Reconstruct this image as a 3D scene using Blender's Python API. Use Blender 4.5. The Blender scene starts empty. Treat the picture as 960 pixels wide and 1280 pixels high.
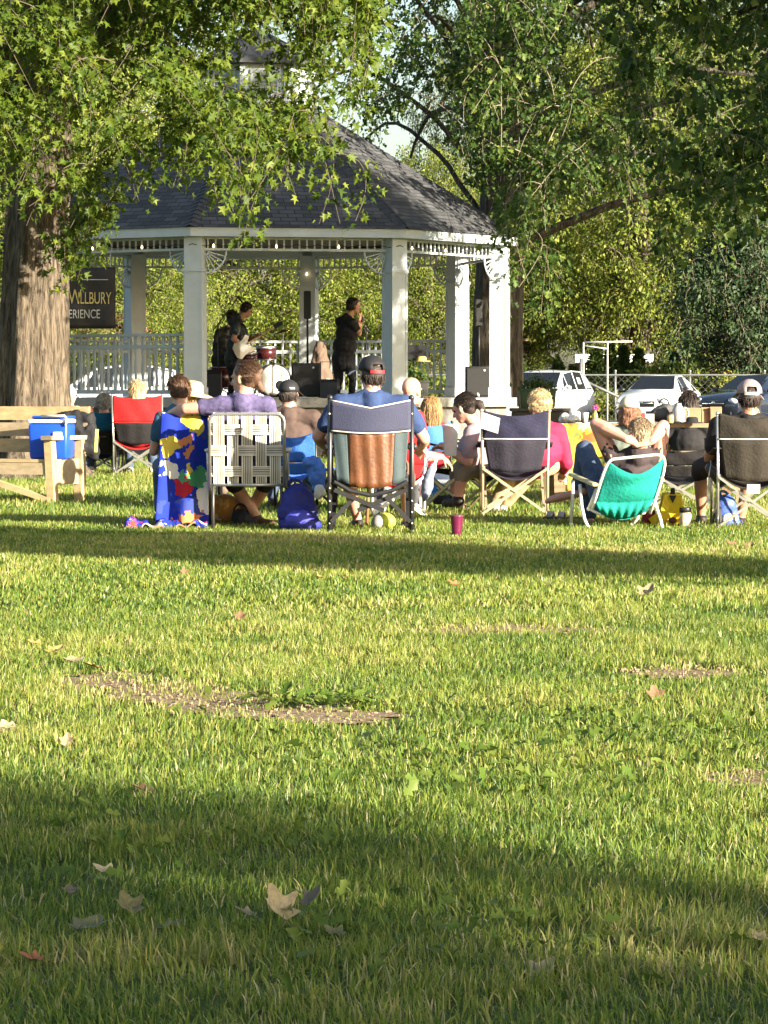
import bpy, bmesh, math, random
import numpy as np
from mathutils import Vector, Matrix, Euler, Quaternion, noise as mnoise

random.seed(7)
RNG = np.random.default_rng(11)
rad = math.radians
SC = bpy.context.scene
COL = SC.collection

# ------------------------------------------------------------------ camera, sky, sun, exposure
F, HZ, EYE = 4000.0, 484.0, 1.1          # focal length in photo pixels, horizon row, eye height
cam_d = bpy.data.cameras.new('camera')
cam = bpy.data.objects.new('camera', cam_d); COL.objects.link(cam)
cam_d.sensor_fit = 'AUTO'; cam_d.sensor_width = 36.0
cam_d.lens = F / 1280.0 * 36.0
cam_d.clip_start = 0.1; cam_d.clip_end = 3000
cam.location = (0, 0, EYE)
cam.rotation_euler = (rad(90) - math.atan((640 - HZ) / F), 0, 0)
SC.camera = cam

SUN_AZ, SUN_EL = 50.0, 15.0              # degrees right of straight behind the camera; above the horizon
SUN_DIR = Vector((math.sin(rad(SUN_AZ)) * math.cos(rad(SUN_EL)), -math.cos(rad(SUN_AZ)) * math.cos(rad(SUN_EL)), math.sin(rad(SUN_EL))))
world = bpy.data.worlds.new('World'); SC.world = world; world.use_nodes = True
wn = world.node_tree; wn.nodes.clear()
w_out = wn.nodes.new('ShaderNodeOutputWorld'); w_bg = wn.nodes.new('ShaderNodeBackground'); w_sky = wn.nodes.new('ShaderNodeTexSky')
w_sky.sky_type = 'NISHITA'; w_sky.sun_disc = False
w_sky.sun_elevation = rad(SUN_EL); w_sky.sun_rotation = math.atan2(SUN_DIR.x, SUN_DIR.y)
w_sky.air_density = 1.0; w_sky.dust_density = 2.0
w_bg.inputs['Strength'].default_value = 0.066
wn.links.new(w_sky.outputs[0], w_bg.inputs[0]); wn.links.new(w_bg.outputs[0], w_out.inputs[0])
sun_d = bpy.data.lights.new('sun', 'SUN'); sun = bpy.data.objects.new('sun', sun_d); COL.objects.link(sun)
sun_d.energy = 5.0; sun_d.angle = rad(0.5); sun_d.color = (1.0, 0.89, 0.72)
sun.rotation_euler = (-SUN_DIR).to_track_quat('-Z', 'Y').to_euler()
sun.location = (40, -30, 30)
SC.view_settings.view_transform = 'Standard'; SC.view_settings.look = 'None'
SC.view_settings.exposure = 2.1; SC.view_settings.gamma = 1.0; SC.view_settings.use_curve_mapping = False
SC.cycles.use_denoising = True
SC.cycles.max_bounces = 6; SC.cycles.diffuse_bounces = 3; SC.cycles.transparent_max_bounces = 6; SC.cycles.transmission_bounces = 4
SC.cycles.glossy_bounces = 2; SC.cycles.caustics_reflective = False; SC.cycles.caustics_refractive = False

def W(px, py, Y):
    """point of the place seen at photo pixel (px, py), Y metres ahead"""
    return Vector(((px - 480.0) * Y / F, Y, EYE + (HZ - py) * Y / F))
def GY(py):
    return EYE * F / (py - HZ)
def X(px, Y):
    return (px - 480.0) * Y / F
def V(*a): return Vector(a)

# ------------------------------------------------------------------ materials
MATS = {}
def srgb(h):
    h = h.lstrip('#'); c = [int(h[i:i+2], 16) / 255 for i in (0, 2, 4)]
    return tuple(x / 12.92 if x <= 0.04045 else ((x + 0.055) / 1.055) ** 2.4 for x in c)
def M(name, col, rough=0.65, var=0.18, scale=6.0, bump=0.0, bscale=60.0, metal=0.0, spec=0.4, coat=0.0, stretch=None, emit=0.0):
    if name in MATS: return MATS[name]
    m = bpy.data.materials.new(name); m.use_nodes = True; MATS[name] = m
    nt = m.node_tree; b = nt.nodes['Principled BSDF']
    tc = nt.nodes.new('ShaderNodeTexCoord'); n = nt.nodes.new('ShaderNodeTexNoise')
    src = tc.outputs['Object']
    if stretch:
        mp = nt.nodes.new('ShaderNodeMapping'); mp.inputs['Scale'].default_value = stretch
        nt.links.new(src, mp.inputs[0]); src = mp.outputs[0]
    n.inputs['Scale'].default_value = scale; n.inputs['Detail'].default_value = 5; n.inputs['Roughness'].default_value = 0.65
    nt.links.new(src, n.inputs['Vector'])
    r = nt.nodes.new('ShaderNodeValToRGB')
    r.color_ramp.elements[0].position = 0.3; r.color_ramp.elements[1].position = 0.7
    r.color_ramp.elements[0].color = tuple(max(0, c * (1 - var)) for c in col) + (1,)
    r.color_ramp.elements[1].color = tuple(min(1, c * (1 + var)) for c in col) + (1,)
    nt.links.new(n.outputs['Fac'], r.inputs[0]); nt.links.new(r.outputs[0], b.inputs['Base Color'])
    b.inputs['Roughness'].default_value = rough; b.inputs['Metallic'].default_value = metal
    b.inputs['Specular IOR Level'].default_value = spec; b.inputs['Coat Weight'].default_value = coat
    if bump:
        n2 = nt.nodes.new('ShaderNodeTexNoise'); n2.inputs['Scale'].default_value = bscale; n2.inputs['Detail'].default_value = 4
        nt.links.new(src, n2.inputs['Vector'])
        bp = nt.nodes.new('ShaderNodeBump'); bp.inputs['Strength'].default_value = min(1, bump); bp.inputs['Distance'].default_value = 0.01
        nt.links.new(n2.outputs['Fac'], bp.inputs['Height']); nt.links.new(bp.outputs[0], b.inputs['Normal'])
    if emit:
        b.inputs['Emission Color'].default_value = tuple(col) + (1,); b.inputs['Emission Strength'].default_value = emit
    return m
def leaf_mat(name, cols, trans=0.4, rough=0.5, spec=0.2):
    """leaf/blade colours picked by each leaf's own 'tint' value"""
    m = bpy.data.materials.new(name); m.use_nodes = True; MATS[name] = m
    nt = m.node_tree; b = nt.nodes['Principled BSDF']; out = nt.nodes['Material Output']
    a = nt.nodes.new('ShaderNodeAttribute'); a.attribute_name = 'tint'
    r = nt.nodes.new('ShaderNodeValToRGB'); els = r.color_ramp.elements
    while len(els) < len(cols): els.new(0.5)
    for i, c in enumerate(cols):
        els[i].position = i / (len(cols) - 1); els[i].color = tuple(c) + (1,)
    nt.links.new(a.outputs['Fac'], r.inputs[0]); nt.links.new(r.outputs[0], b.inputs['Base Color'])
    b.inputs['Roughness'].default_value = rough; b.inputs['Specular IOR Level'].default_value = spec
    t = nt.nodes.new('ShaderNodeBsdfTranslucent')
    hs = nt.nodes.new('ShaderNodeHueSaturation'); hs.inputs['Value'].default_value = 1.6; hs.inputs['Hue'].default_value = 0.485
    nt.links.new(r.outputs[0], hs.inputs['Color']); nt.links.new(hs.outputs[0], t.inputs['Color'])
    mx = nt.nodes.new('ShaderNodeMixShader'); mx.inputs[0].default_value = trans
    nt.links.new(b.outputs[0], mx.inputs[1]); nt.links.new(t.outputs[0], mx.inputs[2]); nt.links.new(mx.outputs[0], out.inputs['Surface'])
    return m
def blob_mat(name, base, blobs, scale=7.0, rough=0.85, thresh=0.5):
    """cloth printed with irregular coloured patches"""
    m = bpy.data.materials.new(name); m.use_nodes = True; MATS[name] = m
    nt = m.node_tree; b = nt.nodes['Principled BSDF']
    tc = nt.nodes.new('ShaderNodeTexCoord')
    vo = nt.nodes.new('ShaderNodeTexVoronoi'); vo.inputs['Scale'].default_value = scale
    nz = nt.nodes.new('ShaderNodeTexNoise'); nz.inputs['Scale'].default_value = scale * 2.2
    mixv = nt.nodes.new('ShaderNodeMixRGB'); mixv.inputs[0].default_value = 0.12
    nt.links.new(tc.outputs['Object'], nz.inputs['Vector']); nt.links.new(tc.outputs['Object'], mixv.inputs[1]); nt.links.new(nz.outputs['Color'], mixv.inputs[2])
    nt.links.new(mixv.outputs[0], vo.inputs['Vector'])
    sep = nt.nodes.new('ShaderNodeSeparateColor'); nt.links.new(vo.outputs['Color'], sep.inputs[0])
    r = nt.nodes.new('ShaderNodeValToRGB'); r.color_ramp.interpolation = 'CONSTANT'; els = r.color_ramp.elements
    allc = [base] + list(blobs)
    while len(els) < len(allc): els.new(0.5)
    for i, c in enumerate(allc):
        els[i].position = 0 if i == 0 else thresh + (1 - thresh) * (i - 1) / len(blobs); els[i].color = tuple(c) + (1,)
    nt.links.new(sep.outputs[0], r.inputs[0])
    gt = nt.nodes.new('ShaderNodeMath'); gt.operation = 'LESS_THAN'; gt.inputs[1].default_value = 0.52
    gt.inputs[1].default_value = .72; nt.links.new(vo.outputs['Distance'], gt.inputs[0])
    mx = nt.nodes.new('ShaderNodeMixRGB'); mx.inputs[1].default_value = tuple(base) + (1,)
    nt.links.new(gt.outputs[0], mx.inputs[0]); nt.links.new(r.outputs[0], mx.inputs[2])
    nt.links.new(mx.outputs[0], b.inputs['Base Color']); b.inputs['Roughness'].default_value = rough
    b.inputs['Specular IOR Level'].default_value = 0.2
    return m
def glass_mat(name='car_glass', col=(0.02, 0.025, 0.03)):
    if name in MATS: return MATS[name]
    m = M(name, (0.012, 0.014, 0.016), rough=0.12, var=0.1, spec=0.35)
    return m

# ------------------------------------------------------------------ object helpers
def tag(o, label=None, cat=None, group=None, kind=None):
    if label: o['label'] = label
    if cat: o['category'] = cat
    if group: o['group'] = group
    if kind: o['kind'] = kind
    return o
def thing(name, label, cat, loc=(0, 0, 0), rz=0.0, group=None):
    o = bpy.data.objects.new(name, None); COL.objects.link(o)
    o.empty_display_size = 0.2
    o.location = loc; o.rotation_euler = (0, 0, rz)
    return tag(o, label, cat, group)
def link(name, me, parent=None, loc=None):
    o = bpy.data.objects.new(name, me); COL.objects.link(o)
    if parent: o.parent = parent
    if loc is not None: o.location = loc
    return o
def copy_tree(o, parent=None, label=None, group=None):
    c = o.copy(); COL.objects.link(c); c.parent = parent
    if label: c['label'] = label
    if group: c['group'] = group
    for ch in [x for x in SC.objects if x.parent == o]:
        copy_tree(ch, c)
    return c

class MB:
    """collects shapes, then links them as ONE mesh object"""
    def __init__(s): s.v = []; s.f = []; s.m = []; s.mi = 0; s.uv = None
    def add(s, vs, fs):
        b = len(s.v); s.v.extend([tuple(p) for p in vs])
        for f in fs: s.f.append(tuple(b + i for i in f)); s.m.append(s.mi)
        return s
    def box(s, c, size, rot=None, taper=1.0):
        x, y, z = [d / 2 for d in size]; c = Vector(c)
        ps = [Vector((sx * x * (taper if sz > 0 else 1), sy * y * (taper if sz > 0 else 1), sz * z)) for sz in (-1, 1) for sy in (-1, 1) for sx in (-1, 1)]
        if rot is not None:
            R = rot if isinstance(rot, Matrix) else Euler(rot).to_matrix()
            ps = [R @ p for p in ps]
        return s.add([c + p for p in ps], [(0, 2, 3, 1), (4, 5, 7, 6), (0, 1, 5, 4), (2, 6, 7, 3), (0, 4, 6, 2), (1, 3, 7, 5)])
    def rbox(s, c, size, r=0.02, rot=None, taper=1.0, n=3):
        """rounded (vertical edges and rims chamfered) box"""
        x, y, z = [d / 2 for d in size]; c = Vector(c); r = min(r, x * .95, y * .95, z * .95)
        rings = []
        for zz, ins in ((-z, r), (-z + r * .3, r * .3), (-z + r, 0), (z - r, 0), (z - r * .3, r * .3), (z, r)):
            k = 1 + (taper - 1) * (zz + z) / (2 * z); ring = []
            for cx, cy, a0 in ((1, 1, 0), (-1, 1, 90), (-1, -1, 180), (1, -1, 270)):
                for i in range(n + 1):
                    a = rad(a0 + 90 * i / n)
                    ring.append(Vector((k * (cx * (x - r) + (r - ins) * math.cos(a)), k * (cy * (y - r) + (r - ins) * math.sin(a)), zz)))
            rings.append(ring)
        R = None
        if rot is not None: R = rot if isinstance(rot, Matrix) else Euler(rot).to_matrix()
        N = len(rings[0]); vs = []; fs = []
        for rg in rings: vs += [c + (R @ p if R else p) for p in rg]
        for j in range(len(rings) - 1):
            for i in range(N): fs.append((j * N + i, j * N + (i + 1) % N, (j + 1) * N + (i + 1) % N, (j + 1) * N + i))
        fs.append(tuple(range(N - 1, -1, -1))); fs.append(tuple((len(rings) - 1) * N + i for i in range(N)))
        return s.add(vs, fs)
    def bar(s, p0, p1, w, h, up=(0, 0, 1)):
        p0, p1 = Vector(p0), Vector(p1); d = (p1 - p0); L = d.length
        if L < 1e-6: return s
        d = d / L; u = Vector(up)
        if abs(d.dot(u)) > 0.98: u = Vector((0, 1, 0))
        sd = d.cross(u).normalized(); u = sd.cross(d).normalized()
        vs = [p + sd * (a * w / 2) + u * (b * h / 2) for p in (p0, p1) for a, b in ((-1, -1), (1, -1), (1, 1), (-1, 1))]
        return s.add(vs, [(3, 2, 1, 0), (4, 5, 6, 7), (0, 1, 5, 4), (1, 2, 6, 5), (2, 3, 7, 6), (3, 0, 4, 7)])
    def tube(s, pts, r, n=8, cap=True):
        pts = [Vector(p) for p in pts]; k = len(pts)
        rs = list(r) if hasattr(r, '__len__') else [r] * k
        t0 = (pts[1] - pts[0]).normalized(); u = t0.orthogonal().normalized(); vs = []
        for i in range(k):
            t = (pts[min(i + 1, k - 1)] - pts[max(i - 1, 0)])
            t = t.normalized() if t.length > 1e-9 else t0
            u = (u - t * u.dot(t)); u = u.normalized() if u.length > 1e-6 else t.orthogonal().normalized()
            w = t.cross(u)
            for j in range(n):
                a = 2 * math.pi * j / n; vs.append(pts[i] + (u * math.cos(a) + w * math.sin(a)) * rs[i])
        fs = [(i * n + j, i * n + (j + 1) % n, (i + 1) * n + (j + 1) % n, (i + 1) * n + j) for i in range(k - 1) for j in range(n)]
        if cap: fs += [tuple(range(n - 1, -1, -1)), tuple((k - 1) * n + j for j in range(n))]
        return s.add(vs, fs)
    def ball(s, c, r, R=None, nu=14, nv=9):
        if not hasattr(r, '__len__'): r = (r, r, r)
        c = Vector(c); vs = []
        for j in range(1, nv):
            th = math.pi * j / nv
            for i in range(nu):
                a = 2 * math.pi * i / nu
                p = Vector((r[0] * math.sin(th) * math.cos(a), r[1] * math.sin(th) * math.sin(a), r[2] * math.cos(th)))
                vs.append(c + (R @ p if R else p))
        top = Vector((0, 0, r[2])); vs.append(c + (R @ top if R else top)); vs.append(c - (R @ top if R else top))
        T, B = len(vs) - 2, len(vs) - 1; fs = []
        for j in range(nv - 2):
            for i in range(nu): fs.append((j * nu + i, (j + 1) * nu + i, (j + 1) * nu + (i + 1) % nu, j * nu + (i + 1) % nu))
        for i in range(nu):
            fs.append((T, i, (i + 1) % nu)); fs.append((B, (nv - 2) * nu + (i + 1) % nu, (nv - 2) * nu + i))
        return s.add(vs, fs)
    def cap(s, p0, r0, p1, r1, n=12):
        """tapered capsule, for bodies that are fused afterwards"""
        p0, p1 = Vector(p0), Vector(p1)
        s.ball(p0, r0, nu=n, nv=8); s.ball(p1, r1, nu=n, nv=8)
        if (p1 - p0).length > 1e-5: s.tube([p0, p1], [r0, r1], n)
        return s
    def lathe(s, prof, c=(0, 0, 0), n=20, R=None):
        c = Vector(c); vs = []
        for (r, z) in prof:
            for j in range(n):
                a = 2 * math.pi * j / n; p = Vector((r * math.cos(a), r * math.sin(a), z)); vs.append(c + (R @ p if R else p))
        k = len(prof)
        fs = [(i * n + j, i * n + (j + 1) % n, (i + 1) * n + (j + 1) % n, (i + 1) * n + j) for i in range(k - 1) for j in range(n)]
        fs += [tuple(range(n - 1, -1, -1)), tuple((k - 1) * n + j for j in range(n))]
        return s.add(vs, fs)
    def sheet(s, fn, nu, nv, th=0.004):
        """a two-sided sheet with thickness; fn(u, v) gives points, u, v in 0..1"""
        P = [[Vector(fn(i / nu, j / nv)) for i in range(nu + 1)] for j in range(nv + 1)]
        vs = []; off = []
        for j in range(nv + 1):
            for i in range(nu + 1):
                a = P[j][min(i + 1, nu)] - P[j][max(i - 1, 0)]; b = P[min(j + 1, nv)][i] - P[max(j - 1, 0)][i]
                nn = a.cross(b); nn = nn.normalized() if nn.length > 1e-9 else Vector((0, 0, 1)); off.append(nn * th / 2); vs.append(P[j][i])
        n = len(vs); allv = [v + o for v, o in zip(vs, off)] + [v - o for v, o in zip(vs, off)]
        W_ = nu + 1; fs = []
        for j in range(nv):
            for i in range(nu):
                q = (j * W_ + i, j * W_ + i + 1, (j + 1) * W_ + i + 1, (j + 1) * W_ + i)
                fs.append(q); fs.append(tuple(n + k for k in reversed(q)))
        rim = [i for i in range(W_)] + [j * W_ + nu for j in range(1, nv + 1)] + [nv * W_ + i for i in range(nu - 1, -1, -1)] + [j * W_ for j in range(nv - 1, 0, -1)]
        for a, b in zip(rim, rim[1:] + rim[:1]): fs.append((a, n + a, n + b, b))
        return s.add(allv, fs)
    def prism(s, poly, axis_pts):
        """poly: list of 3-D points (planar); extruded along vector axis_pts"""
        e = Vector(axis_pts); n = len(poly); vs = [Vector(p) for p in poly] + [Vector(p) + e for p in poly]
        fs = [tuple(range(n - 1, -1, -1)), tuple(range(n, 2 * n))] + [(i, (i + 1) % n, n + (i + 1) % n, n + i) for i in range(n)]
        return s.add(vs, fs)
    def mesh(s, name, mats, smooth=False, origin=None):
        me = bpy.data.meshes.new(name)
        o = Vector(origin) if origin is not None else Vector((0, 0, 0))
        me.from_pydata([(p[0] - o.x, p[1] - o.y, p[2] - o.z) for p in s.v], [], s.f)
        for m in (mats if isinstance(mats, (list, tuple)) else [mats]): me.materials.append(m)
        if any(s.m): me.polygons.foreach_set('material_index', s.m)
        me.update()
        bm = bmesh.new(); bm.from_mesh(me); bmesh.ops.recalc_face_normals(bm, faces=bm.faces); bm.to_mesh(me); bm.free()
        if smooth == 'auto':
            me.polygons.foreach_set('use_smooth', [True] * len(me.polygons))
            try: me.set_sharp_from_angle(angle=rad(38))
            except Exception: pass
        elif smooth: me.polygons.foreach_set('use_smooth', [True] * len(me.polygons))
        return me
    def build(s, name, mats, parent=None, smooth=False, origin=None, loc=None):
        if origin is not None and loc is None and parent is None: loc = origin
        return link(name, s.mesh(name, mats, smooth, origin), parent, loc)
    def fuse(s, name, mats, parent=None, voxel=0.012, smooth=4, wrinkle=0.0, wscale=0.12, origin=None, loc=None, post=None):
        """fuse the collected solids into one continuous skin"""
        me0 = s.mesh(name + '_raw', mats, True, origin); tmp = bpy.data.objects.new('tmp', me0); COL.objects.link(tmp)
        md = tmp.modifiers.new('r', 'REMESH'); md.mode = 'VOXEL'; md.voxel_size = voxel; md.use_smooth_shade = True
        if smooth:
            sm = tmp.modifiers.new('s', 'SMOOTH'); sm.iterations = smooth; sm.factor = 0.5
        if wrinkle:
            tx = bpy.data.textures.new('w', 'CLOUDS'); tx.noise_scale = wscale; tx.noise_depth = 3
            dm = tmp.modifiers.new('d', 'DISPLACE'); dm.texture = tx; dm.strength = wrinkle; dm.mid_level = 0.5; dm.texture_coords = 'GLOBAL'
        dg = bpy.context.evaluated_depsgraph_get(); dg.update()
        me = bpy.data.meshes.new_from_object(tmp.evaluated_get(dg), depsgraph=dg)
        me.name = name
        bpy.data.objects.remove(tmp); bpy.data.meshes.remove(me0)
        me.materials.clear()
        for m in (mats if isinstance(mats, (list, tuple)) else [mats]): me.materials.append(m)
        if post: post(me)
        me.polygons.foreach_set('use_smooth', [True] * len(me.polygons))
        if origin is not None and loc is None and parent is None: loc = origin
        return link(name, me, parent, loc)

def bez(p0, p1, p2, p3, n=8):
    p0, p1, p2, p3 = map(Vector, (p0, p1, p2, p3)); out = []
    for i in range(n + 1):
        t = i / n; out.append(p0 * (1 - t) ** 3 + p1 * 3 * t * (1 - t) ** 2 + p2 * 3 * t * t * (1 - t) + p3 * t ** 3)
    return out

# ------------------------------------------------------------------ many small faces at once (leaves, blades)
def nrm(a):
    return a / np.maximum(np.linalg.norm(a, axis=-1, keepdims=True), 1e-9)
def poly_mesh(name, verts, faces, mat, tint=None, parent=None, loc=None, smooth=False):
    """verts (N,3), faces (M,k) arrays"""
    me = bpy.data.meshes.new(name); k = faces.shape[1]
    me.vertices.add(len(verts)); me.vertices.foreach_set('co', np.ascontiguousarray(verts, np.float32).ravel())
    me.loops.add(faces.size); me.loops.foreach_set('vertex_index', np.ascontiguousarray(faces, np.int32).ravel())
    me.polygons.add(len(faces)); me.polygons.foreach_set('loop_start', np.arange(0, faces.size, k, dtype=np.int32))
    if smooth: me.polygons.foreach_set('use_smooth', np.ones(len(faces), bool))
    me.update(calc_edges=True)
    if tint is not None:
        at = me.attributes.new('tint', 'FLOAT', 'POINT'); at.data.foreach_set('value', np.ascontiguousarray(tint, np.float32))
    me.materials.append(mat)
    return link(name, me, parent, loc)
MAPLE_T = np.array([(0, .36, -.03), (0, 0, 0), (.16, .02, 0), (.50, .04, .05), (.20, .30, .0), (.60, .62, .08), (.17, .56, .0), (0, 1.08, .09),
                    (-.17, .56, .0), (-.60, .62, .08), (-.20, .30, .0), (-.50, .04, .05), (-.16, .02, 0)])
MAPLE_F = np.array([(0, i, i + 1) for i in range(1, 12)] + [(0, 12, 1)])
OAK_T = np.array([(0, 0, 0), (.12, .2, 0), (.42, .42, .04), (.14, .5, 0), (.36, .8, .05), (0, 1.0, .02), (-.36, .8, .05), (-.14, .5, 0), (-.42, .42, .04), (-.12, .2, 0)])
OAK_F = np.array([(0, 1, 9), (1, 2, 3), (1, 3, 7), (1, 7, 9), (9, 7, 8), (3, 4, 5), (3, 5, 7), (7, 5, 6)])
DIA_T = np.array([(0, 0, 0), (.33, .45, .07), (0, 1, 0), (-.33, .45, .07)])
DIA_F = np.array([(0, 1, 2), (0, 2, 3)])
def leaves(name, pos, d, nv, size, mat, T=DIA_T, Fc=DIA_F, tint=None, parent=None, loc=(0, 0, 0)):
    d = nrm(d); nv = nv - d * np.sum(nv * d, -1, keepdims=True); nv = nrm(nv); sd = np.cross(d, nv)
    N, k = len(pos), len(T)
    t = T[None] * size[:, None, None]
    # no two leaves alike: width, fold along the midrib, droop of the tip, twist
    rr = np.random.default_rng(N + 3); asp = rr.uniform(.62, 1.12, N)[:, None]; fold = rr.normal(.25, .35, N)[:, None]; bend = rr.normal(-.18, .3, N)[:, None]; tw = rr.normal(0, .3, N)[:, None]
    sz = np.maximum(size, 1e-6)[:, None]; ux, uy = t[..., 0] / sz, t[..., 1] / sz
    t = np.stack([t[..., 0] * asp, t[..., 1], t[..., 2] + sz * (np.abs(ux) * fold + bend * uy * uy + tw * ux * uy)], -1)
    vs = pos[:, None] + t[..., 0:1] * sd[:, None] + t[..., 1:2] * d[:, None] + t[..., 2:3] * nv[:, None]
    fs = (Fc[None] + (np.arange(N) * k)[:, None, None]).reshape(-1, Fc.shape[1])
    tt = np.repeat(tint if tint is not None else RNG.random(N), k)
    return poly_mesh(name, vs.reshape(-1, 3) - np.array(loc), fs, mat, tt, parent)
class VN:
    """smooth value noise on the ground"""
    def __init__(s, cell, seed): s.c = cell; s.g = np.random.default_rng(seed).random((256, 256))
    def __call__(s, x, y):
        u, v = x / s.c, y / s.c; i, j = np.floor(u).astype(int), np.floor(v).astype(int); a, b = u - i, v - j
        a = a * a * (3 - 2 * a); b = b * b * (3 - 2 * b); g = s.g; i &= 255; j &= 255; i1 = (i + 1) & 255; j1 = (j + 1) & 255
        return (g[i, j] * (1 - a) + g[i1, j] * a) * (1 - b) + (g[i, j1] * (1 - a) + g[i1, j1] * a) * b
# ================================================================== ground
def ground_material():
    m = bpy.data.materials.new('lawn_soil'); m.use_nodes = True; nt = m.node_tree; b = nt.nodes['Principled BSDF']
    tc = nt.nodes.new('ShaderNodeTexCoord')
    n1 = nt.nodes.new('ShaderNodeTexNoise'); n1.inputs['Scale'].default_value = 0.7; n1.inputs['Detail'].default_value = 8
    n2 = nt.nodes.new('ShaderNodeTexNoise'); n2.inputs['Scale'].default_value = 28; n2.inputs['Detail'].default_value = 6
    for n in (n1, n2): nt.links.new(tc.outputs['Object'], n.inputs['Vector'])
    r = nt.nodes.new('ShaderNodeValToRGB'); e = r.color_ramp.elements
    e[0].position = .3; e[0].color = (.05, .085, .018, 1); e[1].position = .75; e[1].color = (.11, .14, .035, 1)
    r2 = nt.nodes.new('ShaderNodeValToRGB'); e = r2.color_ramp.elements
    e[0].position = .35; e[0].color = (.04, .055, .015, 1); e[1].position = .7; e[1].color = (.13, .14, .05, 1)
    mx = nt.nodes.new('ShaderNodeMixRGB'); mx.inputs[0].default_value = .5
    nt.links.new(n1.outputs['Fac'], r.inputs[0]); nt.links.new(n2.outputs['Fac'], r2.inputs[0])
    nt.links.new(r.outputs[0], mx.inputs[1]); nt.links.new(r2.outputs[0], mx.inputs[2]); nt.links.new(mx.outputs[0], b.inputs['Base Color'])
    b.inputs['Roughness'].default_value = .95; b.inputs['Specular IOR Level'].default_value = .1
    bp = nt.nodes.new('ShaderNodeBump'); bp.inputs['Strength'].default_value = .8; bp.inputs['Distance'].default_value = .03
    nt.links.new(n2.outputs['Fac'], bp.inputs['Height']); nt.links.new(bp.outputs[0], b.inputs['Normal'])
    return m
g = MB(); nx = 24
g.add([(-700, -200, 0), (700, -200, 0), (700, 1500, 0), (-700, 1500, 0)], [(0, 1, 2, 3)])
tag(g.build('ground', ground_material()), kind='structure')
pk = MB(); pk.box((0, 97.5, .006), (160, 15, .012))
tag(pk.build('parking_lot', M('asphalt', (.07, .07, .072), .9, .25, 3, .4, 80)), kind='structure')
kb = MB(); kb.box((0, 89.8, .06), (160, .18, .12)); 
tag(kb.build('kerb', M('concrete', (.34, .33, .3), .85, .15, 8, .3)), kind='structure')
ln = MB()
for i in range(-9, 12): ln.box((i * 2.75 + 1.2, 97.4, .0155), (.1, 5, .003))
tag(ln.build('parking_lines', M('line_paint', (.7, .7, .68), .7)), kind='structure')

# bare soil showing through the lawn
SOIL = [(-1.02, 11.9, .22, .42), (-.82, 11.5, .26, .42), (-.6, 11.1, .3, .42), (-.38, 10.8, .3, .36), (-.16, 10.55, .26, .3), (1.14, 12.25, .26, .3), (.55, 14.4, .6, .3), (-1.35, 10.2, .2, .22), (1.05, 8.9, .2, .2)]
soil_mat = M('bare_soil', (.24, .175, .11), .95, .5, 30, 1.0, 70, spec=.1)
for i, (cx, cy, rx, ry) in enumerate(SOIL):
    q = MB(); pts = []; zs_ = .0045 + .0012 * (i % 5)
    for k in range(96):
        a = 2 * math.pi * k / 96; w = 1 + .5 * mnoise.noise(Vector((math.cos(a) * 1.5, math.sin(a) * 1.5, i * 3.1))) + .45 * mnoise.noise(Vector((math.cos(a) * 5, math.sin(a) * 5, i * 3.1)))
        pts.append((cx + rx * .8 * w * math.cos(a), cy + ry * .8 * w * math.sin(a), zs_))
    q.add(pts, [tuple(range(96))])
    tag(q.build('bare_soil', soil_mat), kind='structure')

rc_ = np.random.default_rng(77); cb_ = MB()
for i in range(420):
    cx, cy, rx, ry = SOIL[int(rc_.integers(0, len(SOIL)))]; s_ = rc_.uniform(.003, .011); a_ = rc_.uniform(0, 6.28); q_ = rc_.uniform(0, .95) ** .5
    cb_.ball((cx + rx * q_ * math.cos(a_), cy + ry * q_ * math.sin(a_), .008 + s_ * .3), (s_ * rc_.uniform(.7, 1.5), s_, s_ * .6), Euler((0, 0, a_)).to_matrix(), 6, 4)
tag(cb_.build('soil_crumbs', soil_mat), kind='stuff')

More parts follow.
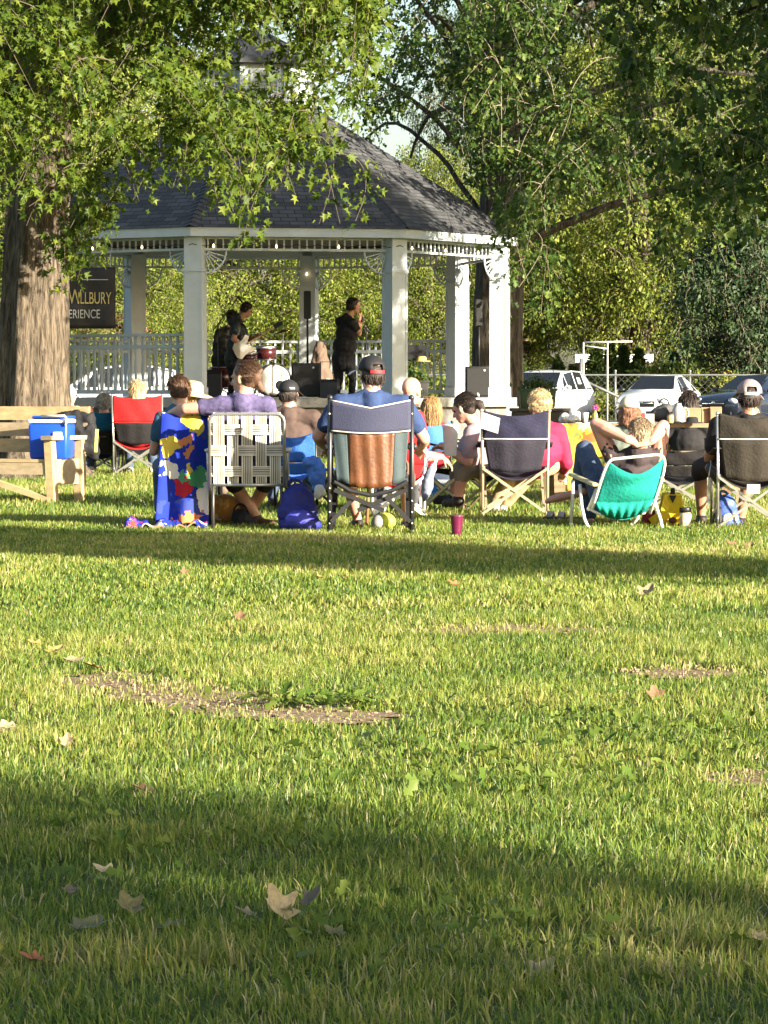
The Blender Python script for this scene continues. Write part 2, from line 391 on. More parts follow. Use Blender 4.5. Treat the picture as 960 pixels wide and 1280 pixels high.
# ================================================================== grass
vnA, vnB, vnC = VN(.55, 1), VN(.16, 2), VN(1.9, 3)
def soil_amount(x, y):
    s = np.zeros_like(x)
    for cx, cy, rx, ry in SOIL:
        s = np.maximum(s, 1.25 - ((x - cx) / rx) ** 2 - ((y - cy) / ry) ** 2)
    return np.clip(s, 0, .72)
def grass(name, y0, y1, dens, hmean, wid, seg, seed, mat, kx=.3, mx=1.0, hole=0):
    rg = np.random.default_rng(seed)
    area = lambda y: kx / 2 * y * y + mx * y
    N = int((area(y1) - area(y0)) * dens)
    y = y0 + (y1 - y0) * rg.random(N * 2); keep = rg.random(N * 2) < (kx * y + mx) / (kx * y1 + mx); y = y[keep][:N]; N = len(y)
    x = (rg.random(N) - .5) * (kx * y + mx)
    if hole:
        kk = np.abs(x) > .5 * (.3 * y + 1.0); x, y = x[kk], y[kk]; N = len(x)
    cl = vnB(x, y); big = vnA(x, y); dry = vnC(x + 40, y)
    thin = soil_amount(x, y) * (.55 + .8 * vnB(x + 9, y + 5))
    ok = (rg.random(N) < .35 + .9 * cl) & (rg.random(N) > thin * 1.05)
    x, y, cl, big, dry, thin = [a[ok] for a in (x, y, cl, big, dry, thin)]; N = len(x)
    h = hmean * (.28 + .65 * rg.random(N) + .9 * cl * big) * (1 - .45 * thin)
    az = vnA(x * 1.4 + 7, y * 1.4) * 9.5 + rg.normal(0, 1.7, N); lean = np.abs(rg.normal(.38, .28, N)); flat = rg.random(N) < .14; lean[flat] += .75
    w = wid * (.6 + .8 * rg.random(N)); ta = rg.random(N) * 2 * np.pi
    tint = np.clip(.44 + .34 * (big - .5) + .28 * (dry - .5) + rg.normal(0, .2, N) + .25 * thin, 0, .86)
    straw = rg.random(N) < .035 + .13 * np.clip(dry - .45, 0, 1) + .2 * thin; tint[straw] = rg.uniform(.88, 1, straw.sum())
    dx, dy = np.cos(az), np.sin(az); wx, wy = np.cos(ta), np.sin(ta)
    P = []
    for k in range(seg + 1):
        t = k / seg; ang = lean * (.35 + .85 * t)
        r_ = h * t * np.sin(ang) ; z = h * t * np.cos(np.minimum(ang, 1.45)) + .003
        c = np.stack([x + dx * r_, y + dy * r_, z], -1)
        if k < seg:
            ww = w * (1 - .55 * t * t) / 2; o = np.stack([wx * ww, wy * ww, np.zeros(N)], -1); P += [c - o, c + o]
        else: P.append(c)
    nvp = 2 * seg + 1; vs = np.stack(P, 1).reshape(-1, 3); base = (np.arange(N) * nvp)[:, None, None]
    tri = []
    for k in range(seg - 1): tri += [(2 * k, 2 * k + 1, 2 * k + 3), (2 * k, 2 * k + 3, 2 * k + 2)]
    tri.append((2 * seg - 2, 2 * seg - 1, 2 * seg))
    fs = (np.array(tri)[None] + base).reshape(-1, 3)
    return tag(poly_mesh(name, vs, fs, mat, np.repeat(tint, nvp)), kind='stuff')
grass_m = leaf_mat('grass_blades', [(.034, .08, .014), (.08, .145, .022), (.145, .205, .03), (.215, .255, .044), (.32, .29, .09), (.48, .42, .24)], .38, .5, .3)
grass('lawn_grass', 4.6, 9.0, 10500, .043, .0034, 3, 21, grass_m)
grass('lawn_grass', 9.0, 15.5, 6600, .039, .0046, 2, 22, grass_m)
grass('lawn_grass', 15.5, 27, 2900, .04, .009, 2, 23, grass_m)
grass('lawn_grass', 27, 50, 900, .06, .016, 1, 24, grass_m)
grass('lawn_grass', 3.5, 50, 420, .06, .018, 1, 25, grass_m, .75, 6, 1)
# broad-leaved weeds low in the lawn
def weeds(name, n, cx, cy, rx, ry, seed, size):
    rg = np.random.default_rng(seed)
    p = np.stack([cx + rx * rg.normal(0, .5, n), cy + ry * rg.normal(0, .5, n), rg.uniform(.015, .05, n)], -1)
    d = np.stack([rg.normal(0, 1, n), rg.normal(0, 1, n), rg.normal(.25, .25, n)], -1); nv = np.stack([rg.normal(0, .4, n), rg.normal(-.25, .4, n), np.ones(n)], -1)
    o = leaves(name, p, d, nv, size * rg.uniform(.6, 1.3, n), MATS['weed_leaf'], OAK_T * np.array([1, 1, 1.0]), OAK_F, rg.random(n))
    return tag(o, kind='stuff')
leaf_mat('weed_leaf', [(.06, .115, .018), (.10, .155, .025), (.15, .19, .035)], .3)
weeds('weed_leaves', 150, X(400, 10.7), 10.95, .34, .2, 1, .042)
weeds('weed_leaves', 160, X(640, 9), 9.2, .7, .8, 2, .045)
weeds('weed_leaves', 120, X(850, 9), 10.2, .5, 1.2, 3, .04)
weeds('weed_leaves', 90, X(210, 7.4), 7.4, .6, .8, 4, .035)
weeds('weed_leaves', 90, X(620, 6.3), 6.3, .6, .6, 5, .035)

# ================================================================== trees
def bark(name, c0, c1, sx=5.0):
    m = bpy.data.materials.new(name); m.use_nodes = True; nt = m.node_tree; b = nt.nodes['Principled BSDF']; MATS[name] = m
    tc = nt.nodes.new('ShaderNodeTexCoord'); mp = nt.nodes.new('ShaderNodeMapping'); mp.inputs['Scale'].default_value = (sx, sx, sx * .17)
    nt.links.new(tc.outputs['Object'], mp.inputs[0])
    w = nt.nodes.new('ShaderNodeTexNoise'); w.inputs['Scale'].default_value = 2.6; w.inputs['Detail'].default_value = 9; w.inputs['Roughness'].default_value = .68; w.inputs['Distortion'].default_value = .6
    nt.links.new(mp.outputs[0], w.inputs['Vector'])
    r = nt.nodes.new('ShaderNodeValToRGB'); e = r.color_ramp.elements; e[0].position = .38; e[0].color = tuple(c0) + (1,); e[1].position = .62; e[1].color = tuple(c1) + (1,)
    nt.links.new(w.outputs['Fac'], r.inputs[0]); nt.links.new(r.outputs[0], b.inputs['Base Color']); b.inputs['Roughness'].default_value = .92; b.inputs['Specular IOR Level'].default_value = .15
    bp = nt.nodes.new('ShaderNodeBump'); bp.inputs['Strength'].default_value = 1; bp.inputs['Distance'].default_value = .06
    nt.links.new(w.outputs['Fac'], bp.inputs['Height']); nt.links.new(bp.outputs[0], b.inputs['Normal'])
    return m
bark_m = bark('maple_bark', (.04, .033, .026), (.185, .148, .108), 8)
bark_d = bark('dark_bark', (.03, .026, .021), (.115, .097, .076), 6)
twig_m = M('twig_wood', (.20, .165, .115), .85, .3, 10)
twig_d = M('dark_twig_wood', (.085, .068, .045), .85, .3, 10)
maple_leaf = leaf_mat('maple_leaves', [(.028, .055, .008), (.062, .105, .012), (.108, .152, .018), (.165, .20, .028)], .40)
oak_leaf = leaf_mat('oak_leaves', [(.018, .042, .008), (.035, .07, .012), (.07, .115, .02), (.17, .20, .045)], .34)  # leaf colours lowered to carry the shade of neighbouring trees
far_leaf = leaf_mat('far_leaves', [(.045, .08, .012), (.105, .15, .022), (.185, .22, .036), (.29, .30, .08)], .35)
dark_leaf = leaf_mat('spruce_needles', [(.018, .04, .016), (.035, .065, .026), (.07, .10, .04)], .2)

def trunk_mesh(t, pts, rs, mat, flare=1.6, lobes=7, n=110, seed=0):
    """fluted trunk with root flare"""
    b = MB(); k = len(pts); vs = []
    P = [Vector(p) for p in pts]
    for i in range(k):
        hgt = (P[i] - P[0]).length; fl = 1 + (flare - 1) * math.exp(-hgt / .28)
        for j in range(n):
            a = 2 * math.pi * j / n
            rr = rs[i] * fl * (1 + (.05 + .13 * math.exp(-hgt / .35)) * math.cos(lobes * a + seed) + .04 * mnoise.noise(Vector((math.cos(a) * 2, math.sin(a) * 2, hgt * .9 + seed))) - .045 * abs(mnoise.noise(Vector((math.cos(a) * 9, math.sin(a) * 9, hgt * 1.1 + seed))) * 1.6))
            vs.append(P[i] + Vector((math.cos(a) * rr, math.sin(a) * rr, 0)))
    b.add(vs, [(i * n + j, i * n + (j + 1) % n, (i + 1) * n + (j + 1) % n, (i + 1) * n + j) for i in range(k - 1) for j in range(n)])
    return b.build('trunk', mat, t, smooth=True)
def tree(name, label, base, trunk, tr, limbs, targets, T, Fc, lmat, bmat, leaf, nleaf, slen, seed, droop=.9, cat='tree', group=None, twig_r=.010, flare=1.6, spread=.16, bare=0, hang=.5):
    """trunk: points; limbs: list of point lists; targets: ends of leafy sprigs (all absolute)"""
    rg = np.random.default_rng(seed); base = Vector(base)
    t = thing(name, label, cat, base, 0, group)
    pts = [Vector(p) - base for p in trunk]
    dense = []
    for a, b in zip(pts, pts[1:]):
        n = max(2, int((b - a).length / .16)); dense += [a.lerp(b, i / n) for i in range(n)]
    dense.append(pts[-1]); hh = dense[-1].z
    trunk_mesh(t, dense, [tr * (1 - .35 * max(0, p.z) / max(hh, .1)) for p in dense], bmat, flare, seed=seed)
    lb = MB(); tb = MB(); samp = []
    for L in limbs:
        P = [Vector(p) - base for p in L[0]]
        P = bez(*P, n=12) if len(P) == 4 else P
        P = [p + Vector((mnoise.noise(p * 1.3) * .12, mnoise.noise(p * 1.3 + Vector((9, 0, 0))) * .12, mnoise.noise(p * 1.3 + Vector((0, 9, 0))) * .1)) for p in P]
        r0 = L[1]; lb.tube(P, [r0 * (1 - .8 * i / (len(P) - 1)) + .012 for i in range(len(P))], 9)
        samp += [(p, max(.012, r0 * .3 * (1 - .8 * i / (len(P) - 1)))) for i, p in enumerate(P) if i > 2]
    sp = np.array([p[:] for p, _ in samp]) if samp else np.array([dense[-1][:]])
    sr = [r for _, r in samp] if samp else [tr * .2]
    lp, ld = [], []
    tg = np.array(targets) - np.array(base)
    # sprigs nearest the limbs grow first; later ones may branch off earlier ones
    dmin = np.array([np.min(np.sum((sp - q) ** 2, 1)) for q in tg]); tg = tg[np.argsort(dmin)]
    cap_ = len(sp) + len(tg) * 4; SP = np.zeros((cap_, 3)); SP[:len(sp)] = sp; SR = np.zeros(cap_); SR[:len(sp)] = sr; ns = len(sp)
    for e in tg:
        e = Vector(e); L = slen * rg.uniform(.6, 1.35)
        lat = Vector((rg.normal(0, .45), rg.normal(0, .45), 0))
        st = e + Vector((0, 0, L * hang)) + lat * L
        k = int(np.argmin(np.sum((SP[:ns] - np.array(st)) ** 2 * np.array([1, 1, 1.2]), 1))); a = Vector(SP[k])
        up = (st - a).length * .25
        P = bez(a, a.lerp(st, .5) + Vector((rg.normal(0, .12), rg.normal(0, .12), up)), st + Vector((rg.normal(0, .1), rg.normal(0, .1), .3 * L)), e, n=9)
        r0 = min(SR[k], twig_r * (1 + .6 * (st - a).length))
        tb.tube(P, [r0 * (1 - .85 * i / 9) + .003 for i in range(10)], 5, cap=False)
        for i_ in (2, 3, 4, 5):
            SP[ns] = P[i_]; SR[ns] = r0 * (1 - .85 * i_ / 9) * .85 + .002; ns += 1
        tot = sum((P[i + 1] - P[i]).length for i in range(9)); frac = min(.95, L / max(tot, .01))
        if rg.random() < bare: continue
        m_ = int(nleaf * rg.uniform(.6, 1.3))
        u = 1 - frac * rg.random(m_) ** .8
        for uu in u:
            f_ = uu * 9; i = min(8, int(f_)); p = P[i].lerp(P[i + 1], f_ - i); tn = (P[i + 1] - P[i]).normalized()
            o = Vector(rg.normal(0, 1, 3)); o = o - tn * o.dot(tn) * .6; o.normalize(); q = spread * rg.uniform(.25, 1.25)
            lp.append(p + o * q + Vector((0, 0, -.25 * q))); ld.append((o * .7 + tn * .4 + Vector((0, 0, -droop * rg.uniform(.2, 1)))))
    lb.build('limbs', [bmat if tr > .3 else twig_m], t, smooth=True); tb.build('twigs', twig_d if lmat is maple_leaf else twig_m, t, smooth=True)
    lp = np.array([p[:] for p in lp]); ld = np.array([p[:] for p in ld]); N = len(lp)
    nv = rg.normal(0, .85, (N, 3)) + np.array([.34, -.42, .55])
    leaves('crown', lp, ld, nv, leaf * rg.uniform(.5, 1.35, N), lmat, T, Fc, np.clip(rg.normal(.45, .26, N), 0, 1), t)
    return t
def boxes(rg, spec):
    out = []
    for x0, x1, y0, y1, Y0, Y1, n in spec:
        for _ in range(n):
            Y = rg.uniform(Y0, Y1); out.append(W(rg.uniform(x0, x1), rg.uniform(y0, y1), Y)[:])
    return out
# --- the big maple on the left, its branches hanging in front of the bandstand
rg = np.random.default_rng(5)
mb_ = V(-4.25, 38.6, 0)
tg = boxes(rg, [(-120, 300, -240, 50, 33, 43, 170), (300, 470, -200, -30, 33, 43, 50), (170, 620, -380, -70, 32.5, 36.5, 130), (-90, 120, 50, 215, 33.5, 37.4, 62), (-60, 45, 200, 290, 34, 37, 14), (85, 112, 285, 318, 36, 37.5, 5), (62, 108, 330, 378, 36.4, 37.2, 6),
               (110, 260, 30, 130, 34, 41, 46), (185, 250, 130, 240, 34, 38, 18), (250, 312, 110, 240, 33.5, 38, 15), (268, 310, 250, 315, 34, 36, 7), (318, 375, 190, 255, 34, 38, 8), (390, 465, 0, 180, 35, 41, 22), (380, 480, -60, 95, 35, 41, 26), (270, 410, -60, 84, 35, 40, 90),
               (380, 440, 180, 215, 35, 37, 5), (395, 445, 250, 290, 35, 36.5, 3), (110, 190, 230, 268, 35, 38, 3)])
for _ in range(190):                       # the rest of the crown, above and round the frame
    a = rg.uniform(0, 6.283); r_ = 6.5 * math.sqrt(rg.uniform(.05, 1)); z = rg.uniform(5.6, 10.5)
    p = mb_ + V(r_ * math.cos(a), r_ * math.sin(a), z)
    if not (p.y < 34 and z < 6.4): tg.append(p[:])
top = mb_ + V(.25, 0, 6.2)
limbs = [([mb_ + V(.1, 0, h0), mb_ + V(.3 * c, .3 * s_, h0 + 1.6), mb_ + V(r_ * .6 * c, r_ * .6 * s_, h1 + .8), mb_ + V(r_ * c, r_ * s_, h1)], th)
         for h0, c, s_, r_, h1, th in ((3.6, .9, -.4, 4.6, 6.4, .16), (4.4, .75, -.65, 5.2, 7.2, .14), (4.0, 1.0, .1, 5.0, 6.9, .17), (3.9, .2, -1, 4.2, 6.6, .13), (4.6, -.7, -.7, 4.5, 7.5, .14), (5.0, -.9, .4, 5, 8, .15),
                                        (5.2, .1, 1, 5, 8, .14), (5.6, .7, .7, 5, 9, .13), (5.8, -.2, -.5, 2.5, 10, .15), (5.6, .4, .1, 2.4, 10.5, .16), (4.1, .55, -.8, 3.2, 5.6, .11), (3.7, -.5, -.85, 2.6, 5.4, .1))]
tree('maple_tree', 'broad old maple with a thick lit trunk and leafy branches drooping over the bandstand', mb_, [mb_, mb_ + V(.02, 0, 1.2), mb_ + V(.08, 0, 3), mb_ + V(.16, 0, 4.6), top], .455,
     limbs, tg, MAPLE_T, MAPLE_F, maple_leaf, bark_m, .09, 68, 1.0, 51, droop=.9, flare=1.55, spread=.17)
# --- the oak behind the bandstand on the right
rg = np.random.default_rng(6)
ob = V(X(622, 62), 62, 0)
tg = boxes(rg, [(550, 700, -120, 90, 53, 66, 130), (565, 670, 60, 210, 53, 65, 95), (560, 680, 200, 290, 53, 60, 40), (612, 658, 280, 335, 49, 53, 9), (632, 690, 330, 420, 53, 58, 16), (660, 980, -150, 120, 52, 66, 190), (640, 800, 100, 290, 52, 64, 62), (780, 985, 100, 290, 50, 60, 66), (650, 980, 270, 360, 54, 66, 12),
               (480, 560, -40, 190, 56, 66, 34), (435, 520, -60, 190, 56, 64, 26)])
for _ in range(160):
    a = rg.uniform(0, 6.283); r_ = 8.5 * math.sqrt(rg.uniform(.05, 1)); z = rg.uniform(7.5, 13)
    tg.append((ob + V(1.2 + r_ * math.cos(a), -1 + r_ * math.sin(a), z))[:])
limbs = []
for i in range(20):
    a = i * 2.399; h0 = 3.6 + i * .28; r_ = 7.2 - .12 * i + (1.5 if math.cos(a) > .3 else 0); h1 = h0 + (1.2 if i < 9 else 2.2)
    if math.cos(a) < -.35: r_ *= .55; h1 += 1.2
    limbs.append(([ob + V(0, 0, h0), ob + V(r_ * .3 * math.cos(a), r_ * .3 * math.sin(a), h0 + 1.6), ob + V(r_ * .7 * math.cos(a), r_ * .7 * math.sin(a), h1 + .9), ob + V(r_ * math.cos(a), r_ * math.sin(a), h1 - .5)], .05 if math.cos(a) < -.35 else .085))
q_ = []
for p_ in tg:                              # gather the sprigs into boughs with gaps between them
    if mnoise.noise(Vector(p_) * .62) > -.16: q_.append(p_)
tg = q_
tree('oak_tree', 'dark spreading oak behind the bandstand with bare twigs among its drooping leaves', ob, [ob, ob + V(0, 0, 2), ob + V(.1, 0, 5), ob + V(.1, 0, 9.5)], .52, limbs, tg, OAK_T, OAK_F, oak_leaf, bark_d, .11, 78, 1.15, 61,
     droop=.8, spread=.2, twig_r=.013, bare=.22, hang=.55)
# --- a tree to the right whose branches reach into the picture and whose crown shades the bandstand
rg = np.random.default_rng(8)
rb = V(11.5, 39.5, 0)
tg = []
for _ in range(800):
    a = rg.uniform(0, 6.283); r_ = 3.9 * math.sqrt(rg.uniform(.0, 1)); tg.append((rb + V(.6 + r_ * math.cos(a), -.6 + r_ * math.sin(a), rg.uniform(4.2, 13)))[:])
tg += boxes(rg, [(800, 1000, -60, 70, 42, 46, 26), (850, 1000, 150, 300, 42, 47, 20), (690, 860, -60, 40, 43, 47, 18), (790, 1000, 40, 330, 44, 50, 22)])
limbs = []
for i in range(14):
    a = i * 2.399; h0 = 3.8 + i * .4; r_ = 3.2
    limbs.append(([rb + V(0, 0, h0), rb + V(r_ * .3 * math.cos(a), r_ * .3 * math.sin(a), h0 + 1), rb + V(r_ * .7 * math.cos(a), r_ * .7 * math.sin(a), h0 + 1.6), rb + V(r_ * math.cos(a), r_ * math.sin(a), h0 + 1.2)], .1))
for e, h0 in ((V(-6.6, 5.5, 6.3), 4.6), (V(-7.2, 4, 7.2), 5.4), (V(-8.5, 6, 6.6), 5.0), (V(-5.6, 7, 5.2), 4.2)):
    limbs.append(([rb + V(0, 0, h0), rb + V(e.x * .3, e.y * .3, h0 + 1.5), rb + V(e.x * .7, e.y * .7, e.z + .9), rb + e], .13))
tree('pin_oak_tree', 'bright leafy branches of a tree standing outside the picture on the right', rb, [rb, rb + V(0, 0, 3), rb + V(.1, 0, 10.5)], .36, limbs, tg, OAK_T, OAK_F, oak_leaf, bark_d, .15, 84, 1.0, 81, droop=.8, spread=.2, bare=.16, hang=.7)

# --- trees nobody sees but whose shade lies on the lawn or the oak
def shade_tree(name, label, base, c, r, n, seed, leaf, nleaf, tr):
    rg = np.random.default_rng(seed); base = Vector(base); c = Vector(c); tg = []
    while len(tg) < n:
        p = rg.uniform(-1, 1, 3)
        if np.sum(p * p) < 1: tg.append((c + V(p[0] * r[0], p[1] * r[1], p[2] * r[2]))[:])
    limbs = []
    for i in range(9):
        a = i * 2.399; h0 = c.z - r[2] * .9 + i * r[2] * .15
        limbs.append(([base + V(0, 0, h0), base + V(r[0] * .3 * math.cos(a), r[1] * .3 * math.sin(a), h0 + .4), c + V(r[0] * .5 * math.cos(a), r[1] * .5 * math.sin(a), h0 + .8 - c.z), c + V(r[0] * .8 * math.cos(a), r[1] * .8 * math.sin(a), h0 + .9 - c.z)], tr * .3))
    return tree(name, label, base, [base, base + V(0, 0, c.z * .5), base + V(0, 0, c.z + r[2] * .5)], tr, limbs, tg, DIA_T, DIA_F, maple_leaf, bark_d, leaf, nleaf, .8, seed, spread=.22)
def sunward(n_, s_): return V(n_ * .643 + s_ * .766, n_ * .766 - s_ * .643, 0)
b0 = sunward(15.75, 2.0)
shade_tree('young_tree', 'young round tree out of view that lays a band of shade behind the chairs', b0, b0 + V(0, 0, 15.5 * .268 + .1), (1.45, 1.45, 1.25), 230, 31, .17, 56, .12)
b2 = sunward(49, -19.3)
shade_tree('maple_tree', 'tall maple added out of view on the right to shade the oak', b2, b2 + V(0, 0, 10), (4.4, 4.4, 3.6), 400, 33, .2, 52, .32)  # unseen crown added to darken the oak
b1 = sunward(.9, 15.5)
shade_tree('linden_tree', 'wide shade tree out of view beyond the near right edge of the lawn', b1, b1 + V(0, 0, 5.6), (5.2, 5.2, 3.9), 520, 32, .19, 52, .3)

# --- trees far behind
def far_tree_proto(label, seed, H, R, base_f, mat, leaf=.135, n=640, nl=115):
    rg = np.random.default_rng(seed); tg = []
    while len(tg) < n:
        p = rg.normal(0, 1, 3); p /= np.linalg.norm(p); q = rg.uniform(.55, 1.02); w = 1 + .28 * mnoise.noise(Vector(p * 2.1) + Vector((seed, 0, 0)))
        z = H * (base_f + (1 - base_f) * (.5 + .5 * p[2] * q)); tg.append((R * w * q * p[0] * (1 - .25 * max(0, p[2])), R * w * q * p[1] * (1 - .25 * max(0, p[2])), z))
    limbs = []
    for i in range(16):
        a = i * 2.399; h0 = H * (.14 + .045 * i); r_ = R * (.75 - .02 * i)
        limbs.append(([V(0, 0, h0), V(r_ * .3 * math.cos(a), r_ * .3 * math.sin(a), h0 + .1 * H), V(r_ * .7 * math.cos(a), r_ * .7 * math.sin(a), h0 + .14 * H), V(r_ * math.cos(a), r_ * math.sin(a), h0 + .12 * H)], .12))
    return tree('background_tree', label, (0, 0, 0), [V(0, 0, 0), V(0, 0, H * .4), V(.2, 0, H * .8)], .4, limbs, tg, DIA_T, DIA_F, mat, bark_d, leaf, nl, 1.3, seed, spread=.42, group='trees far behind the bandstand')
protos = [far_tree_proto('x', 71, 14, 5.6, .05, far_leaf), far_tree_proto('x', 72, 17, 6.2, .08, far_leaf), far_tree_proto('x', 73, 9, 4.2, .02, far_leaf, .11)]
spots = [  # photo x, distance, kind, scale, turn, label
    (168, 96, 2, .62, .3, 'low bright bushy tree seen behind the left railing of the bandstand'),
    (285, 118, 0, (.95, .8), 1.2, 'bright green tree seen through the bandstand behind the guitarist'),
    (352, 128, 0, (.9, .75), 2.0, 'bright green tree seen between the drums and the lit rear post'),
    (440, 132, 1, (.7, .62), 2.9, 'bright tree seen through the bandstand behind the singer'),
    (535, 122, 0, (.7, .72), 4.1, 'sunlit tree seen through the bandstand right of the front right post'),
    (90, 138, 1, 1.05, 5.0, 'tall tree rising behind the banner and the big trunk'),
    (170, 150, 1, (.9, 1.15), .9, 'tall tree rising behind the left half of the bandstand roof'),
    (600, 150, 1, (.55, 1.25), 3.6, 'tall tree rising behind the oak beside the bandstand roof'),
    (655, 128, 0, (.55, .72), 1.0, 'yellow-green tree above the white SUV'),
    (765, 140, 1, (.85, 1.1), 2.2, 'tall yellow-green tree above the brick building with a sky gap on its left'),
    (800, 126, 0, 1.15, 3.4, 'yellow-green tree rising above the parked white sedan'),
    (868, 145, 1, 1.1, 4.6, 'tall tree behind the dark spruce'),
    (965, 134, 1, 1.0, 5.4, 'tall tree above the dark blue car at the right edge'),
    (15, 120, 0, 1.1, 2.6, 'leafy tree behind the big maple trunk at the left edge'),
    (1080, 140, 1, 1.1, .2, 'tall tree beyond the right edge of the picture'), (-90, 130, 1, 1.1, 1.9, 'tall tree beyond the left edge of the picture'),
]
used = set()
for px, Y, k, s_, rz, lab in spots:
    o = protos[k] if k not in used else copy_tree(protos[k]); used.add(k)
    o.location = (X(px, Y), Y, 0); o.rotation_euler = (0, 0, rz); o.scale = (s_[0], s_[0], s_[1]) if isinstance(s_, tuple) else (s_, s_, s_); o['label'] = lab
# --- spruce on the right
def conifer(name, label, base, H, R, n, leaf, mat, seed, group=None, tufts=1, cat='tree', z0=.06):
    rg = np.random.default_rng(seed); t = thing(name, label, cat, base, rg.uniform(0, 6), group)
    tb = MB(); tb.tube([(0, 0, 0), (0, 0, H * .5), (0, 0, H * .95)], [R * .07 + .02, R * .05 + .012, .01], 8); tb.build('trunk', bark_d, t, True)
    z = H * (z0 + (1 - z0) * rg.random(n) ** 1.25); lay = np.abs(np.sin(z / H * 34)) * .22
    rr = R * (1 - z / H) ** .85 * (.72 + .3 * rg.random(n) + lay); a = rg.random(n) * 6.2832; inn = rg.random(n) < .3; rr[inn] *= rg.random(inn.sum())
    p = np.stack([rr * np.cos(a), rr * np.sin(a), z - rr * .12], -1)
    d = np.stack([np.cos(a), np.sin(a), rg.normal(.15 if tufts == 2 else -.25, .35, n)], -1) + rg.normal(0, .3, (n, 3)); nv = rg.normal(0, .5, (n, 3)) + np.array([0, 0, 1])
    if tufts == 2: d[:, 2] += 1.1
    leaves('crown', p, d, nv, leaf * rg.uniform(.6, 1.3, n), mat, DIA_T * np.array([.75, 1, 1]), DIA_F, rg.random(n), t)
    return t
ev = far_tree_proto('dark bushy evergreen tree standing above the dark blue car', 74, 6.6, 2.6, .06, dark_leaf, .15, 330, 60); ev.name = 'evergreen_tree'; ev.location = (X(930, 108), 108, 0); del ev['group']
arb = leaf_mat('arborvitae_sprays', [(.025, .055, .014), (.05, .085, .02), (.10, .13, .03)], .2)
for i, (px, top, Y, rr, lab) in enumerate([(650, 452, 110, .42, 'narrow conical evergreen beside the white SUV roof'), (697, 452, 112, .5, 'pointed evergreen behind the rear of the white SUV'), (716, 462, 111, .36, 'small pointed evergreen right of the white SUV'),
        (745, 437, 109, .62, 'wide dark conical evergreen in front of the brick building, leftmost there'), (763, 434, 110, .45, 'slim bright conical evergreen in front of the brick wall, right of the wide dark one'), (779, 436, 112, .4, 'slim dark conical evergreen under the white fascia'),
        (798, 440, 113, .42, 'slim evergreen just left of the parked white sedan roof'), (842, 444, 110, .4, 'narrow evergreen in the hedge row above the white sedan')]):
    conifer('arborvitae', lab, (X(px, Y), Y, 0), EYE + (HZ - top) * Y / F, rr * 1.15, 1700, .2, arb, 100 + i, 'clipped evergreens along the fence', 2, 'shrub', .01)
def bush(name, label, px, Y, H, R, n, leaf, mat, seed, group=None, ry=None, cat='bush'):
    rg = np.random.default_rng(seed); t = thing(name, label, cat, (X(px, Y), Y, 0), 0, group); ry = ry or R
    p = rg.normal(0, 1, (n, 3)); p = nrm(p) * (rg.uniform(.4, 1, (n, 1))); w = np.array([1 + .35 * mnoise.noise(Vector(q * 2.3) + Vector((seed, 0, 0))) for q in p])[:, None]
    p = p * w * np.array([R, ry, H * .5]); p[:, 2] += H * .5; p[:, 2] = np.clip(p[:, 2], .03, None)
    s = MB()
    for k in range(7):
        a = k * .9; s.tube([(0, 0, 0), (R * .25 * math.cos(a), ry * .25 * math.sin(a), H * .4), (R * .5 * math.cos(a), ry * .5 * math.sin(a), H * .75)], [.03, .02, .008], 5)
    s.build('stems', twig_m, t, True)
    leaves('foliage', p, p - np.array([0, 0, H * .3]) + rg.normal(0, .4, (n, 3)), rg.normal(0, .6, (n, 3)) + np.array([.2, -.4, .7]), leaf * rg.uniform(.6, 1.3, n), mat, DIA_T, DIA_F, rg.random(n), t)
    return t
yel = leaf_mat('bright_bush_leaves', [(.09, .13, .02), (.17, .2, .03), (.28, .27, .05)], .3)
for i, (px, Y, H, R, m, lab) in enumerate([(820, 109, 2.0, 1.0, far_leaf, 'leafy vine-covered bush behind the white sedan windscreen'), (868, 108, 2.1, 1.1, far_leaf, 'leafy hedge bush right of the white sedan roof'), (890, 108, 1.5, .8, far_leaf, 'low hedge bush between the white sedan and the dark blue car'),
        (912, 107, 1.55, .75, yel, 'bright yellow-green bush above the pink-capped man'), (940, 108, 1.2, .9, yel, 'low yellow-green bush beside the dark blue car roof'), (738, 106, .75, 1.0, yel, 'low weedy bush with pale flowers between the SUV and the sedan'), (768, 106, .9, .9, far_leaf, 'low green weedy bush left of the sedan'),
        (560, 100, 1.4, 1.2, far_leaf, 'low bush seen through the rear right railing of the bandstand'), (420, 104, 1.5, 1.4, far_leaf, 'low bush seen through the rear railing behind the singer'), (330, 104, 1.4, 1.3, far_leaf, 'low bush seen through the rear railing behind the drums')]):
    bush('bush', lab, px, Y, H, R, 1500, .16, m, 200 + i, 'low bushes beyond the parking lot')
